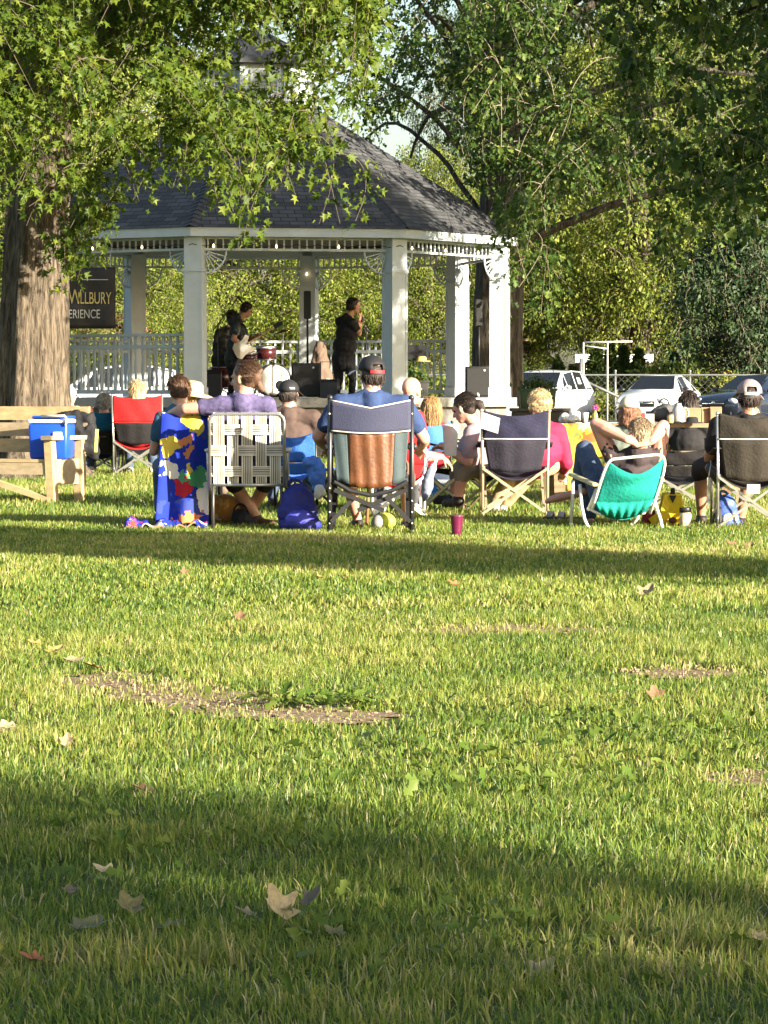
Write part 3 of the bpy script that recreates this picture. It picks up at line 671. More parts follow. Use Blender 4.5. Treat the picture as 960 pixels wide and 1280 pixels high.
# ================================================================== bandstand
wp = M('bandstand_white', (.50, .55, .58), .55, .08, 3, .15, 30)  # white paint tinted blue-grey to stand in for shade
wp2 = M('darker_white', (.36, .40, .41), .6, .12, 4, .15, 30)  # darker than the posts, for railings and louvres
def shingle_mat():
    m = bpy.data.materials.new('slate_shingles'); m.use_nodes = True; nt = m.node_tree; b = nt.nodes['Principled BSDF']
    uv = nt.nodes.new('ShaderNodeUVMap'); uv.uv_map = 'UVMap'
    br = nt.nodes.new('ShaderNodeTexBrick'); br.offset = .5; br.inputs['Scale'].default_value = 1
    br.inputs['Brick Width'].default_value = .26; br.inputs['Row Height'].default_value = .118; br.inputs['Mortar Size'].default_value = .009; br.inputs['Bias'].default_value = -.1
    br.inputs['Color1'].default_value = (.045, .047, .05, 1); br.inputs['Color2'].default_value = (.11, .113, .12, 1); br.inputs['Mortar'].default_value = (.012, .013, .016, 1)
    nt.links.new(uv.outputs[0], br.inputs['Vector'])
    n = nt.nodes.new('ShaderNodeTexNoise'); n.inputs['Scale'].default_value = 3; n.inputs['Detail'].default_value = 6
    nt.links.new(uv.outputs[0], n.inputs['Vector'])
    mx = nt.nodes.new('ShaderNodeMixRGB'); mx.blend_type = 'MULTIPLY'; mx.inputs[0].default_value = .55
    nt.links.new(br.outputs['Color'], mx.inputs[1]); nt.links.new(n.outputs['Fac'], mx.inputs[2])
    br2 = nt.nodes.new('ShaderNodeBrightContrast'); br2.inputs['Bright'].default_value = .02; nt.links.new(mx.outputs[0], br2.inputs[0])
    nt.links.new(br2.outputs[0], b.inputs['Base Color']); b.inputs['Roughness'].default_value = .85; b.inputs['Specular IOR Level'].default_value = .25
    bp = nt.nodes.new('ShaderNodeBump'); bp.inputs['Strength'].default_value = .9; bp.inputs['Distance'].default_value = .02
    nt.links.new(br.outputs['Fac'], bp.inputs['Height']); bp.invert = True; nt.links.new(bp.outputs[0], b.inputs['Normal'])
    return m
shingle = shingle_mat()
GZ = V(-2.2285, 56.0, 0); RP = 4.3
gaz = thing('bandstand', 'white octagonal bandstand with a grey shingled roof and louvred cupola', 'bandstand', GZ)
def gv(i, r, z):
    a = rad(-11 + 45 * i); return V(r * math.sin(a), -r * math.cos(a), z)
FL = .92; ZB0, ZB1 = 3.31, 3.525
# base, floor, steps
b = MB(); b.add([gv(i, RP + .12, 0) for i in range(8)] + [gv(i, RP + .12, .77) for i in range(8)], [tuple(range(8)), tuple(range(15, 7, -1))] + [(i, (i + 1) % 8, 8 + (i + 1) % 8, 8 + i) for i in range(8)])
b.build('base', M('base_block', (.16, .15, .14), .9, .3, 5, .5, 30), gaz)
b = MB(); b.add([gv(i, RP + .3, .772) for i in range(8)] + [gv(i, RP + .3, FL) for i in range(8)], [tuple(range(8)), tuple(range(15, 7, -1))] + [(i, (i + 1) % 8, 8 + (i + 1) % 8, 8 + i) for i in range(8)])
b.build('floor', M('bandstand_concrete', (.30, .29, .27), .85, .15, 6, .3), gaz)
# posts
for i in range(8):
    p = gv(i, RP, 0); R = Euler((0, 0, rad(-11 + 45 * i))).to_matrix(); b = MB()
    b.box(p + V(0, 0, (FL + 3.55) / 2 + .002), (.29, .29, 3.55 - FL), R)
    b.box(p + V(0, 0, FL + .09), (.34, .34, .176), R); b.box(p + V(0, 0, ZB0 - .32), (.335, .335, .05), R)
    for sx in (-1, 1):
        for sy in (-1, 1): b.box(p + R @ V(sx * .135, sy * .135, 0) + V(0, 0, 2.05), (.035, .035, 1.9), R)
    b.build('post', wp, gaz)
# beam, fascia, frieze, brackets, railings
for i in range(8):
    a, c = gv(i, RP, 0), gv(i + 1, RP, 0); d = (c - a).normalized(); L = (c - a).length; nrm_ = V(d.y, -d.x, 0)
    b = MB(); b.bar(a + d * .14 + V(0, 0, 3.545 + .06), c - d * .14 + V(0, 0, 3.545 + .06), .2, .12); b.build('beam', wp, gaz)
    b = MB(); s0, s1 = a + d * .147, c - d * .147
    b.bar(s0 + V(0, 0, ZB1 - .015), s1 + V(0, 0, ZB1 - .015), .05, .036); b.bar(s0 + V(0, 0, ZB0 + .018), s1 + V(0, 0, ZB0 + .018), .05, .04)
    n = 24
    for k in range(n): q = s0.lerp(s1, (k + .5) / n); b.bar(q + V(0, 0, ZB0 + .038), q + V(0, 0, ZB1 - .033), .022, .026, up=d)
    b.build('frieze', wp, gaz)
    for e, sd in ((s0, 1), (s1, -1)):     # sunburst brackets
        b = MB(); o = e + V(0, 0, ZB0 - .005); RR = .36
        def q(t, r): return o + d * (sd * r * math.cos(t)) + V(0, 0, -r * math.sin(t))
        b.tube([q(rad(90 * k / 10), RR) for k in range(11)], .016, 6)
        for k in range(1, 6): b.bar(q(rad(15 * k), .06), q(rad(15 * k), RR - .01), .018, .02, up=nrm_)
        b.tube([q(rad(90 * k / 6), .07) for k in range(7)], .014, 6)
        b.build('bracket', wp, gaz)
    if i in (2, 3, 4, 5, 6, 7):           # front two sides stay open
        b = MB(); z1, z2, z3 = FL + 1.03, FL + .84, FL + .1
        b.bar(s0 + V(0, 0, z1), s1 + V(0, 0, z1), .10, .045); b.bar(s0 + V(0, 0, z2), s1 + V(0, 0, z2), .05, .06); b.bar(s0 + V(0, 0, z3), s1 + V(0, 0, z3), .05, .07)
        n = 21
        for k in range(n):
            q_ = s0.lerp(s1, (k + .5) / n)
            b.bar(q_ + V(0, 0, z2 + .03), q_ + V(0, 0, z1 - .0225), .034, .034, up=d); 
            b.tube([q_ + V(0, 0, z3 + .035), q_ + V(0, 0, z3 + .12), q_ + V(0, 0, z3 + .2), q_ + V(0, 0, z3 + .38), q_ + V(0, 0, z3 + .56), q_ + V(0, 0, z2 - .03)], [.026, .026, .018, .03, .018, .026], 6)
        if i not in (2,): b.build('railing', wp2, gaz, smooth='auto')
# eaves and roof
RE, RT = 4.6, .95; ZE, ZT = 3.675, 5.98
b = MB()
for i in range(8):
    o0, o1 = gv(i, RE, 3.53), gv(i + 1, RE, 3.53)
    d = (o1 - o0).normalized()
    vs = [gv(i, RE, 3.525), gv(i + 1, RE, 3.525), gv(i + 1, RE, 3.67), gv(i, RE, 3.67), gv(i, RE - .035, 3.525), gv(i + 1, RE - .035, 3.525), gv(i + 1, RE - .035, 3.67), gv(i, RE - .035, 3.67)]
    b.add(vs, [(0, 1, 2, 3), (7, 6, 5, 4), (0, 4, 5, 1), (3, 2, 6, 7)])
b.build('fascia', wp, gaz)
b = MB(); b.add([gv(i, RE - .036, 3.66) for i in range(8)] + [gv(i, .6, 4.2) for i in range(8)], [(i, (i + 1) % 8, 8 + (i + 1) % 8, 8 + i) for i in range(8)] + [tuple(range(8, 16))])
b.build('ceiling', M('soffit_wood', (.16, .145, .12), .8, .2, 5), gaz)
b = MB()
for i in range(8):
    lo0, lo1, hi1, hi0 = gv(i, RE + .04, ZE), gv(i + 1, RE + .04, ZE), gv(i + 1, RT, ZT), gv(i, RT, ZT)
    b.add([lo0, lo1, hi1, hi0], [(0, 1, 2, 3)])
me = b.mesh('roof', shingle); uvl = me.uv_layers.new(name='UVMap')
for p in me.polygons:
    cs = [me.vertices[me.loops[l].vertex_index].co for l in p.loop_indices]; n = p.normal; ax = V(0, 0, 1).cross(n).normalized(); ay = n.cross(ax)
    for l in p.loop_indices: co = me.vertices[me.loops[l].vertex_index].co; uvl.data[l].uv = (co.dot(ax) + p.index * 3.37, co.dot(ay))
rf = link('roof', me, gaz)
for i in range(8):
    b = MB(); lo, hi = gv(i, RE + .05, ZE + .012), gv(i, RT, ZT + .012); n = 34
    for k in range(n):                 # ridge caps, lapped like the shingles
        p0, p1 = lo.lerp(hi, k / n), lo.lerp(hi, (k + 1.15) / n); dd = (p1 - p0).normalized(); sd = dd.cross(V(0, 0, 1)).normalized(); up = sd.cross(dd).normalized()
        sl = .115; dn = -.045
        vs = [p0 - sd * sl + up * (dn + .016), p0 + up * .022, p0 + sd * sl + up * (dn + .016), p1 - sd * sl + up * dn, p1 + up * .004, p1 + sd * sl + up * dn]
        b.add(vs, [(0, 1, 4, 3), (1, 2, 5, 4)])
    b.build('ridge_cap', M('ridge_shingle', (.06, .062, .066), .85, .35, 9, .5, 60), rf)
# cupola
cu = MB(); r0 = .98
cu.add([gv(i, r0, ZT - .05) for i in range(8)] + [gv(i, r0, 6.64) for i in range(8)], [(i, (i + 1) % 8, 8 + (i + 1) % 8, 8 + i) for i in range(8)] + [tuple(range(8, 16))])
for i in range(8): cu.bar(gv(i, r0 + .02, ZT - .03), gv(i, r0 + .02, 6.62), .09, .09)
cup = cu.build('cupola', wp, gaz)
for i in range(8):
    a, c = gv(i, r0 + .012, 0), gv(i + 1, r0 + .012, 0); lv = MB()
    x0, x1 = a.lerp(c, .2), a.lerp(c, .8); nn = V((c - a).y, -(c - a).x, 0).normalized()
    for k in range(6): z = ZT + .17 + k * .062; lv.bar(x0 + V(0, 0, z) + nn * .012, x1 + V(0, 0, z) + nn * .012, .03, .05, up=(nn * .6 + V(0, 0, .8)))
    for z in (ZT + .12, ZT + .53): lv.bar(x0 + V(0, 0, z) + nn * .01, x1 + V(0, 0, z) + nn * .01, .05, .05)
    for q_ in (x0, x1): lv.bar(q_ + V(0, 0, ZT + .10) + nn * .011, q_ + V(0, 0, ZT + .56) + nn * .011, .05, .05, up=nn)
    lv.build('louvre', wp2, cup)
c2 = MB(); c2.add([gv(i, 1.22, 6.64) for i in range(8)] + [gv(i, 1.22, 6.72) for i in range(8)] + [gv(i, .06, 7.35) for i in range(8)], [tuple(range(8))] + [(i, (i + 1) % 8, 8 + (i + 1) % 8, 8 + i) for i in range(8)] + [(8 + i, 8 + (i + 1) % 8, 16 + (i + 1) % 8, 16 + i) for i in range(8)] + [tuple(range(16, 24))])
c2.build('cupola_roof', M('ridge_shingle', (.07, .075, .09)), cup)
f_ = MB(); f_.lathe([(.05, 7.33), (.07, 7.4), (.03, 7.46), (.06, 7.54), (.02, 7.64), (.012, 8.0)], n=10); f_.build('finial', wp, cup, True)
# steps on the right side, low walls
st = MB()
for k in range(5): p = gv(2.5, RP * .924 + .44 + .28 * k, 0); st.box(p + V(0, 0, (FL - .16 * (k + 1)) / 2), (1.6, .28, FL - .16 * (k + 1)), (0, 0, rad(99)))
st.build('steps', M('bandstand_concrete', (.30, .29, .27)), gaz)
# string of bulbs under the frieze
sl = thing('string_lights', 'string of small warm bulbs hung under the bandstand frieze', 'string lights', GZ + V(0, 0, ZB0 + .05))
cb = MB(); off = V(0, 0, -(ZB0 + .05)); bulbs = []
for i in (7, 0, 1):
    a, c = gv(i, RP + .17, ZB0 + .1), gv(i + 1, RP + .17, ZB0 + .1); N = 10; pts = []
    for k in range(N * 4 + 1): t = k / (N * 4); pts.append(a.lerp(c, t) + off + V(0, 0, -.035 * abs(math.sin(t * N * math.pi))))
    cb.tube(pts, .006, 5)
    for k in range(1, N, 3): bulbs.append(a.lerp(c, (k) / N) + off)
cb.build('cable', M('black_rubber', (.02, .02, .02), .6), sl)
bulbs += [gv(4, RP - .2, ZB0 - .06) + off]
bulb_m = M('bulb_glow', (1, .72, .36), .4, .02, emit=1.6)
for p in bulbs:
    bl = MB(); bl.lathe([(.006, .0), (.009, -.012), (.015, -.028), (.018, -.042), (.011, -.058), (.002, -.064)], c=p, n=10); bl.build('bulb', bulb_m, sl, True)

# banner behind the big trunk
def text_mesh(name, s, size, mat, M4, parent, sx=1.0, ex=.002):
    cu_ = bpy.data.curves.new(name, 'FONT'); cu_.body = s; cu_.size = size; cu_.extrude = ex; cu_.align_x = 'RIGHT'
    o = bpy.data.objects.new(name, cu_); COL.objects.link(o); dg = bpy.context.evaluated_depsgraph_get(); dg.update()
    me = bpy.data.meshes.new_from_object(o.evaluated_get(dg)); bpy.data.objects.remove(o)
    me.transform(Matrix.Diagonal((sx, 1, 1, 1))); me.transform(M4); me.materials.clear(); me.materials.append(mat)
    return link(name, me, parent)
YB = 52.35; bx0, bx1 = X(24, YB), X(145, YB); bz0, bz1 = W(0, 411, YB).z, W(0, 334, YB).z; bc = V((bx0 + bx1) / 2, YB, bz0)
bn = thing('banner', 'black cloth banner with yellow and white lettering hung on the bandstand', 'banner', bc)
bw, bh = bx1 - bx0, bz1 - bz0
b = MB(); b.sheet(lambda u, v: V((u - .5) * bw, .015 * math.sin(u * 19) * (1 - .5 * v) + .01 * math.sin(v * 9 + u * 4), v * bh - .02 * math.sin(u * math.pi) * v), 30, 14, .004)
b.build('cloth', M('banner_cloth', (.022, .02, .02), .6, .25, 9, .2), bn, True)
face = lambda x, z: Matrix.Translation((x, -.033, z)) @ Matrix.Rotation(rad(90), 4, 'X')
gold = M('banner_gold', (.5, .42, .16), .7); pale = M('banner_pale', (.5, .5, .46), .7)
xr = X(140, YB) - bc.x
text_mesh('lettering', 'ILLBURY', .275, gold, face(xr, W(0, 380, YB).z - bz0), bn, .54)
text_mesh('lettering', 'W', .34, gold, face(X(103, YB) - bc.x, W(0, 380, YB).z - bz0), bn, .62)
text_mesh('lettering', 'EXPERIENCE', .205, pale, face(X(126, YB) - bc.x, W(0, 398, YB).z - bz0), bn, .66)
b = MB(); b.box((X(120, YB) - bc.x, -.03, W(0, 350, YB).z - bz0), (.42, .004, .012)); b.build('rule_line', pale, bn)
for u_ in (.05, .95):
    b = MB(); b.tube([V((u_ - .5) * bw, 0, bh - .02), V((u_ - .5) * bw * .98, .12, bh + .24)], .006, 5); b.build('cord', pale, bn)

# ================================================================== houses, fence, frame behind
brick = M('red_brick', (.24, .09, .07), .85, .25, 4, .4, 30); white_s = M('white_siding', (.6, .6, .58), .6, .06, 2); roof_red = M('red_roof', (.30, .12, .10), .85, .2, 3, .4, 20); dk_glass = M('window_glass', (.03, .035, .04), .08, .1, spec=.8)
def house(name, label, px0, px1, Y, ztop, depth, wall_m, roof_m, roofh, gable_x=True, windows=(), white_band=0):
    x0, x1 = X(px0, Y), X(px1, Y); w = x1 - x0; cx = (x0 + x1) / 2
    t = thing(name, label, 'house', (cx, Y + depth / 2, 0))
    b = MB(); b.box((0, 0, ztop / 2), (w, depth, ztop)); b.build('wall', wall_m, t)
    if roofh:
        r = MB(); o = .35
        if gable_x: r.add([(-w/2-o, -depth/2-o, ztop), (w/2+o, -depth/2-o, ztop), (w/2+o, depth/2+o, ztop), (-w/2-o, depth/2+o, ztop), (-w/2-o, 0, ztop+roofh), (w/2+o, 0, ztop+roofh)], [(0, 1, 5, 4), (2, 3, 4, 5), (1, 2, 5), (3, 0, 4), (3, 2, 1, 0)])
        else: r.add([(-w/2-o, -depth/2-o, ztop), (w/2+o, -depth/2-o, ztop), (w/2+o, depth/2+o, ztop), (-w/2-o, depth/2+o, ztop), (0, -depth/2-o, ztop+roofh), (0, depth/2+o, ztop+roofh)], [(0, 4, 5, 3), (1, 2, 5, 4), (0, 1, 4), (2, 3, 5), (3, 2, 1, 0)])
        r.build('roof', roof_m, t)
    if white_band:
        r = MB(); r.box((0, -depth / 2 - .2, ztop + white_band / 2), (w + .6, .5, white_band)); r.build('fascia', white_s, t)
    for (u, z, ww, hh) in windows:
        f = MB(); x = (u - .5) * w; y = -depth / 2 - .03
        for s_ in (-1, 1): f.box((x + s_ * ww / 2, y, z), (.1, .08, hh + .1)); f.box((x, y, z + s_ * hh / 2), (ww - .1, .08, .1))
        fr = f.build('window', white_s, t); g_ = MB(); g_.box((x, y + .02, z), (ww - .1, .03, hh - .1)); g_.build('pane', dk_glass, fr)
    return t
house('house', 'white house with a red roof seen under the banner behind the railing', 60, 158, 100, 2.35, 8, white_s, roof_red, 1.3, True, [(.35, 1.3, 1.2, 1), (.75, 1.3, 1.2, 1)])
house('brick_building', 'low red brick building with a white roof edge behind the evergreens', 728, 805, 117, 2.0, 9, brick, white_s, 0, True, [(.3, 1.3, 1.0, 1.1), (.75, 1.3, 1.0, 1.1)], .3)
house('house', 'small white house half hidden by trees above the white SUV', 630, 688, 140, 2.2, 8, white_s, M('grey_roof', (.2, .19, .18), .9, .2), 1.1, False, [(.3, 1.3, 1, 1), (.7, 1.3, 1, 1)])
house('house', 'dark maroon house under the spruce at the right edge', 888, 990, 128, 1.9, 8, M('maroon_siding', (.10, .035, .04), .8, .15), M('dark_roof', (.06, .055, .055), .9), .9, True, [(.25, 1.1, 1.3, .8), (.7, 1.1, 1.6, .8)])
house('white_building', 'pale flat building glimpsed behind the guitarist and the drums', 255, 345, 108, 1.5, 6, white_s, white_s, 0, True, [(.4, .8, 1, .7)], .12)
steel = M('galvanised_steel', (.20, .21, .21), .5, .12, 10, metal=.6)
fe = thing('chain_link_fence', 'grey chain link fence running behind the parked cars', 'fence', (4, 105.2, 0))
wm = MB(); x0, x1 = -16, 16
for k in range(int((x1 - x0) / .22)):
    xx = x0 + k * .22
    for dx in (1.45, -1.45):
        wm.bar((xx, 0, .03), (xx + dx, .004 * dx, 1.48), .004, .004)
wm.build('wire_mesh', steel, fe)
b = MB(); b.tube([(x0, 0, 1.5), (x1, 0, 1.5)], .03, 8); b.build('top_rail', steel, fe)
for k in range(14):
    b = MB(); b.tube([(x0 + k * 2.45, .04, 0), (x0 + k * 2.45, .04, 1.62)], .04, 8); b.ball((x0 + k * 2.45, .04, 1.63), .05); b.build('post', steel, fe, True)
pf = thing('pipe_frame', 'tall white pipe frame standing beside the evergreens', 'frame', (X(745, 104), 104, 0))
wpaint = M('white_pipe', (.42, .43, .43), .5); q = lambda px, py: V(X(px, 104) - X(745, 104), 0, EYE + (HZ - py) * 104 / F)
for px in (729, 759):
    b = MB(); p = q(px, 428); b.tube([V(p.x, 0, 0), p], .028, 8); b.build('upright', wpaint, pf, True)
b = MB(); b.tube([q(728, 428), q(790, 427)], .028, 8); b.tube([q(728, 432), q(759, 436)], .02, 8); b.build('crossbar', wpaint, pf, True)
rl = thing('gate_rail', 'dark pipe rail sloping down between the white SUV and the sedan', 'rail', (X(740, 101), 101, 0))
b = MB(); b.tube([V(X(712, 101) - X(740, 101), 0, EYE + (HZ - 468) * 101 / F), V(X(786, 101) - X(740, 101), 0, EYE + (HZ - 502) * 101 / F)], .045, 8); b.build('pipe', M('dark_steel', (.12, .12, .12), .5), rl, True)
b = MB(); b.tube([V(X(726, 101) - X(740, 101), 0, 0), V(X(726, 101) - X(740, 101), 0, 2.0)], .05, 8); b.build('post', steel, rl, True)
pp = thing('utility_pole', 'thin wooden pole standing beyond the evergreens left of the white SUV', 'pole', (X(644, 125), 125, 0))
b = MB(); b.tube([(0, 0, 0), (0, 0, 3.1)], [.13, .11], 8); b.build('shaft', M('pole_wood', (.2, .15, .1), .9), pp, True)
b = MB(); b.bar((-.6, 0, 2.95), (.6, 0, 2.95), .1, .1); b.build('crossarm', M('pole_wood', (.2, .15, .1)), pp)

# ================================================================== cars
def car(label, px, Y, heading, paint, kind='sedan', px_anchor=0):
    """heading: degrees the nose is turned to picture-left from facing the camera; built nose at -y"""
    t = thing('parked_car', label, 'car', (X(px, Y), Y, 0), rad(-heading), 'cars in the parking lot')
    suv = kind == 'suv'
    # stations: y from nose, half width, z bottom, z shoulder, z top, half width top
    if suv: S = [(-2.3, .70, .42, .80, .86, .62), (-2.2, .84, .30, .92, .98, .74), (-1.6, .92, .27, 1.0, 1.08, .78), (-1.05, .93, .27, 1.04, 1.13, .78), (-.25, .93, .27, 1.06, 1.64, .66), (.5, .93, .27, 1.07, 1.72, .68), (1.4, .93, .27, 1.08, 1.70, .67), (2.0, .91, .3, 1.08, 1.58, .64), (2.25, .87, .36, 1.05, 1.12, .74), (2.33, .78, .42, .9, .96, .66)]
    else: S = [(-2.25, .62, .40, .62, .68, .55), (-2.15, .78, .25, .72, .80, .68), (-1.6, .87, .2, .84, .93, .72), (-.95, .885, .2, .90, 1.0, .72), (-.15, .885, .2, .93, 1.42, .56), (.45, .885, .2, .94, 1.46, .57), (1.05, .885, .2, .95, 1.38, .55), (1.6, .87, .22, .96, 1.08, .66), (2.15, .80, .28, .92, 1.02, .66), (2.28, .7, .36, .82, .88, .6)]
    b = MB(); N = 11; vs = []
    for (y, w, zb, zs, zt, wt) in S:
        half = [(w * .9, zb), (w, zb + .14), (w * 1.0, (zb + zs) / 2 + .05), (w * .965, zs), (wt, zt), (0, zt + .035)]
        ring = [(-x, z) for x, z in half[:5]] + [half[5]] + [(x, z) for x, z in reversed(half[:5])]
        vs += [V(x, y, z) for x, z in ring]
    fs = []
    for i in range(len(S) - 1):
        for j in range(N - 1): fs.append((i * N + j, i * N + j + 1, (i + 1) * N + j + 1, (i + 1) * N + j))
        fs.append((i * N + N - 1, i * N, (i + 1) * N, (i + 1) * N + N - 1))
    fs += [tuple(range(N)), tuple((len(S) - 1) * N + j for j in range(N - 1, -1, -1))]
    b.add(vs, fs); body = b.build('body', paint, t, smooth='auto')
    gl = glass_mat()
    def panel(name, quad, ins=.07, off=.008, mat=gl, parent=None):
        c = sum(quad, Vector()) / 4; n = (quad[1] - quad[0]).cross(quad[3] - quad[0]).normalized()
        if n.dot(c - V(0, 0, .8)) < 0: n = -n
        qs = [p + (c - p) * ins + n * off for p in quad]; m = MB(); m.add(qs + [p - n * .006 for p in qs], [(0, 1, 2, 3), (7, 6, 5, 4), (0, 4, 5, 1), (1, 5, 6, 2), (2, 6, 7, 3), (3, 7, 4, 0)])
        return m.build(name, mat, parent or t)
    at = lambda i, j: vs[i * N + j].copy()
    mid = lambda a, c, k: a.lerp(c, k)
    panel('windscreen', [at(3, 4) + V(0, 0, .03), at(3, 6) + V(0, 0, .03), at(4, 6) + V(0, -.03, .03), at(4, 4) + V(0, -.03, .03)], .05)
    r_i = 7 if suv else 6
    panel('rear_window', [at(r_i, 4) + V(0, 0, .03), at(r_i, 6) + V(0, 0, .03), at(r_i + 1, 6) + V(0, 0, .03), at(r_i + 1, 4) + V(0, 0, .03)], .08)
    for a_, c_ in ((3, 4), (7, 6)):
        for i0, i1 in ((4, 5), (5, 6)) + (((6, 7),) if suv else ()):
            panel('side_window', [at(i0, a_), at(i1, a_), at(i1, c_), at(i0, c_)], .1, .006)
        tri = [mid(at(3, a_), at(4, a_), .45), at(4, a_), at(4, c_), mid(at(3, c_), at(4, c_), .9)]; panel('side_window', tri, .14, .006)
        if not suv: panel('side_window', [at(6, a_), mid(at(6, a_), at(7, a_), .7), mid(at(6, c_), at(7, c_), .15), at(6, c_)], .14, .006)
    rub = M('tyre_rubber', (.02, .02, .02), .8); rimm = M('alloy', (.45, .45, .46), .3, .1, metal=.8)
    wr = .35 if suv else .31
    for y in (-1.38, 1.38):
        for s_ in (-1, 1):
            w = thing('wheel', None, None); w.parent = t; w.location = (s_ * .80, y, wr); Rw = Euler((0, rad(90), 0)).to_matrix()
            a = MB(); a.lathe([(wr * .6, -.1), (wr * .93, -.105), (wr, -.07), (wr, .07), (wr * .93, .105), (wr * .6, .1)], n=24, R=Rw); a.build('tyre', rub, w, True)
            a = MB(); a.lathe([(.05, .075 * s_), (.07, .108 * s_), (wr * .1, .1 * s_)], n=10, R=Rw)
            for k in range(8): an = k * math.pi / 4; a.bar(V(.095 * s_, 0, 0), V(.09 * s_, wr * .6 * math.cos(an), wr * .6 * math.sin(an)), .03, .05, up=(1, 0, 0))
            a.tube([V(.09 * s_, wr * .6 * math.cos(k * .262), wr * .6 * math.sin(k * .262)) for k in range(25)], .025, 6, cap=False); a.build('rim', rimm, w, True)
    blk = M('black_trim', (.015, .015, .016), .4)
    zg = .72 if suv else .60; yn = -2.262 if suv else -2.21
    g_ = MB(); g_.rbox((0, yn - .045, zg), (.85, .05, .17), .03); gp = g_.build('grille', blk, t)
    cr = MB(); cr.bar((-.38, yn - .075, zg + .02), (.38, yn - .075, zg + .02), .015, .03); cr.ball((0, yn - .08, zg + .045), (.06, .012, .045)); cr.build('badge', M('chrome', (.75, .75, .75), .1, .02, metal=1), gp, True)
    lo = MB(); lo.rbox((0, yn - .01, .38 if suv else .33), (1.2, .07, .13), .03); lo.build('air_intake', blk, t)
    lp = MB(); lp.box((0, yn - .09, zg - .22), (.31, .012, .15)); lp.build('license_plate', M('plate_white', (.6, .6, .58), .5), t)
    for s_ in (-1, 1):
        hl = MB(); hl.ball((s_ * .60, yn + .05, zg + .1), (.2, .12, .085), Euler((0, s_ * .18, s_ * -.45)).to_matrix()); hl.build('headlight', M('lamp_lens', (.5, .52, .54), .12, .2, 30, spec=.9), t, True)
        mr = MB(); mr.ball((s_ * 1.0, -.72, 1.02 + (.14 if suv else 0)), (.12, .08, .085)); mr.bar((s_ * .86, -.72, .98 + (.14 if suv else 0)), (s_ * .95, -.72, 1.0 + (.14 if suv else 0)), .04, .05); mr.build('mirror', paint if suv else blk, t, True)
        hd = MB()
        for y in (.1, .95): hd.bar((s_ * .895, y, .80 + (.12 if suv else 0)), (s_ * .895, y + .2, .80 + (.12 if suv else 0)), .03, .03)
        hd.build('door_handle', paint, t)
        dl = MB()
        for y in (-.62, .42, 1.25): dl.bar((s_ * .893, y, .35), (s_ * .87, y + .02, .9), .006, .012)
        dl.build('door_seam', blk, t)
    return t
white_car = M('white_car_paint', (.74, .75, .76), .22, .02, coat=.6); white_car2 = M('pearl_car_paint', (.70, .72, .75), .2, .02, coat=.7); navy_car = M('navy_car_paint', (.012, .017, .03), .12, .05, coat=1.0, spec=.7)
car('white sedan with dark windscreen parked beyond the picnic tables', 824, 97.5, 19, white_car)
sv = car('white SUV parked behind the green planter box', 680, 97, 22, white_car2, 'suv'); sv.scale = (1, 1, .93)
car('dark blue car with chrome grille behind the pink-capped man', 945, 96, 40, navy_car)
car('white car seen low through the bandstand left railing', 128, 92, 75, white_car, 'suv')
car('pale car seen behind the guitarist through the bandstand', 268, 94, 70, white_car2)
# ================================================================== people
skin_a = M('skin_fair', (.52, .29, .20), .5, .12, 9, spec=.4); skin_b = M('skin_tan', (.40, .20, .125), .5, .12, 9, spec=.4); skin_p = M('skin_pink', (.55, .28, .21), .45, .12, 9)
eye_m = M('eye_white', (.6, .58, .55), .3, .02); iris_m = M('eye_dark', (.02, .015, .012), .2, .02)
lip_m = M('lips', (.36, .14, .11), .5)
def hair_mat(n, c): return M('hair_' + n, c, .5, .55, 40, .8, 80, stretch=(2.2, 2.2, .3))
H_BROWN = hair_mat('brown', (.105, .055, .03)); H_DARK = hair_mat('dark', (.03, .02, .015)); H_BLOND = hair_mat('blond', (.52, .40, .22)); H_HONEY = hair_mat('honey', (.36, .22, .09))
H_GREY = hair_mat('grey', (.34, .33, .31)); H_MIX = hair_mat('ash_blond', (.30, .225, .14)); H_RED = hair_mat('auburn', (.16, .07, .035))

def hand(mb, wr, d, n, side, curl=.5, s=1.0):
    """palm, four unequal bent fingers and a thumb. d: towards the fingers, n: out of the back of the hand, side: +1 right"""
    d = Vector(d).normalized(); n = Vector(n); n = (n - d * n.dot(d)).normalized(); x = d.cross(n) * side     # x points to the thumb side
    if side < 0: x = -d.cross(n) * 1.0
    wr = Vector(wr)
    for k in (-1, 0, 1): mb.cap(wr + x * (k * .016 * s), .017 * s, wr + d * .075 * s + x * (k * .026 * s), .0155 * s, 8)
    base = [(.032, .068, 1.0), (.011, .074, 1.08), (-.011, .072, 1.0), (-.031, .064, .8)]
    for ox, oy, ln in base:
        p = wr + d * oy * s + x * ox * s; a = .25 * curl; dd = d
        for seg, r in ((.042, .0098), (.026, .0088), (.021, .0078)):
            dd = (d * math.cos(a) - n * math.sin(a)); q = p + dd * seg * ln * s; mb.cap(p, r * s, q, r * .95 * s, 8); p = q; a += .95 * curl
    p = wr + d * .022 * s + x * .026 * s; dd = (d * .55 + x * .8 - n * .25).normalized()
    q = p + dd * .045 * s; mb.cap(p, .0135 * s, q, .011 * s, 8); e = q + (d * .85 + x * .25 - n * .35 * (1 + curl)).normalized() * .032 * s; mb.cap(q, .011 * s, e, .009 * s, 8)

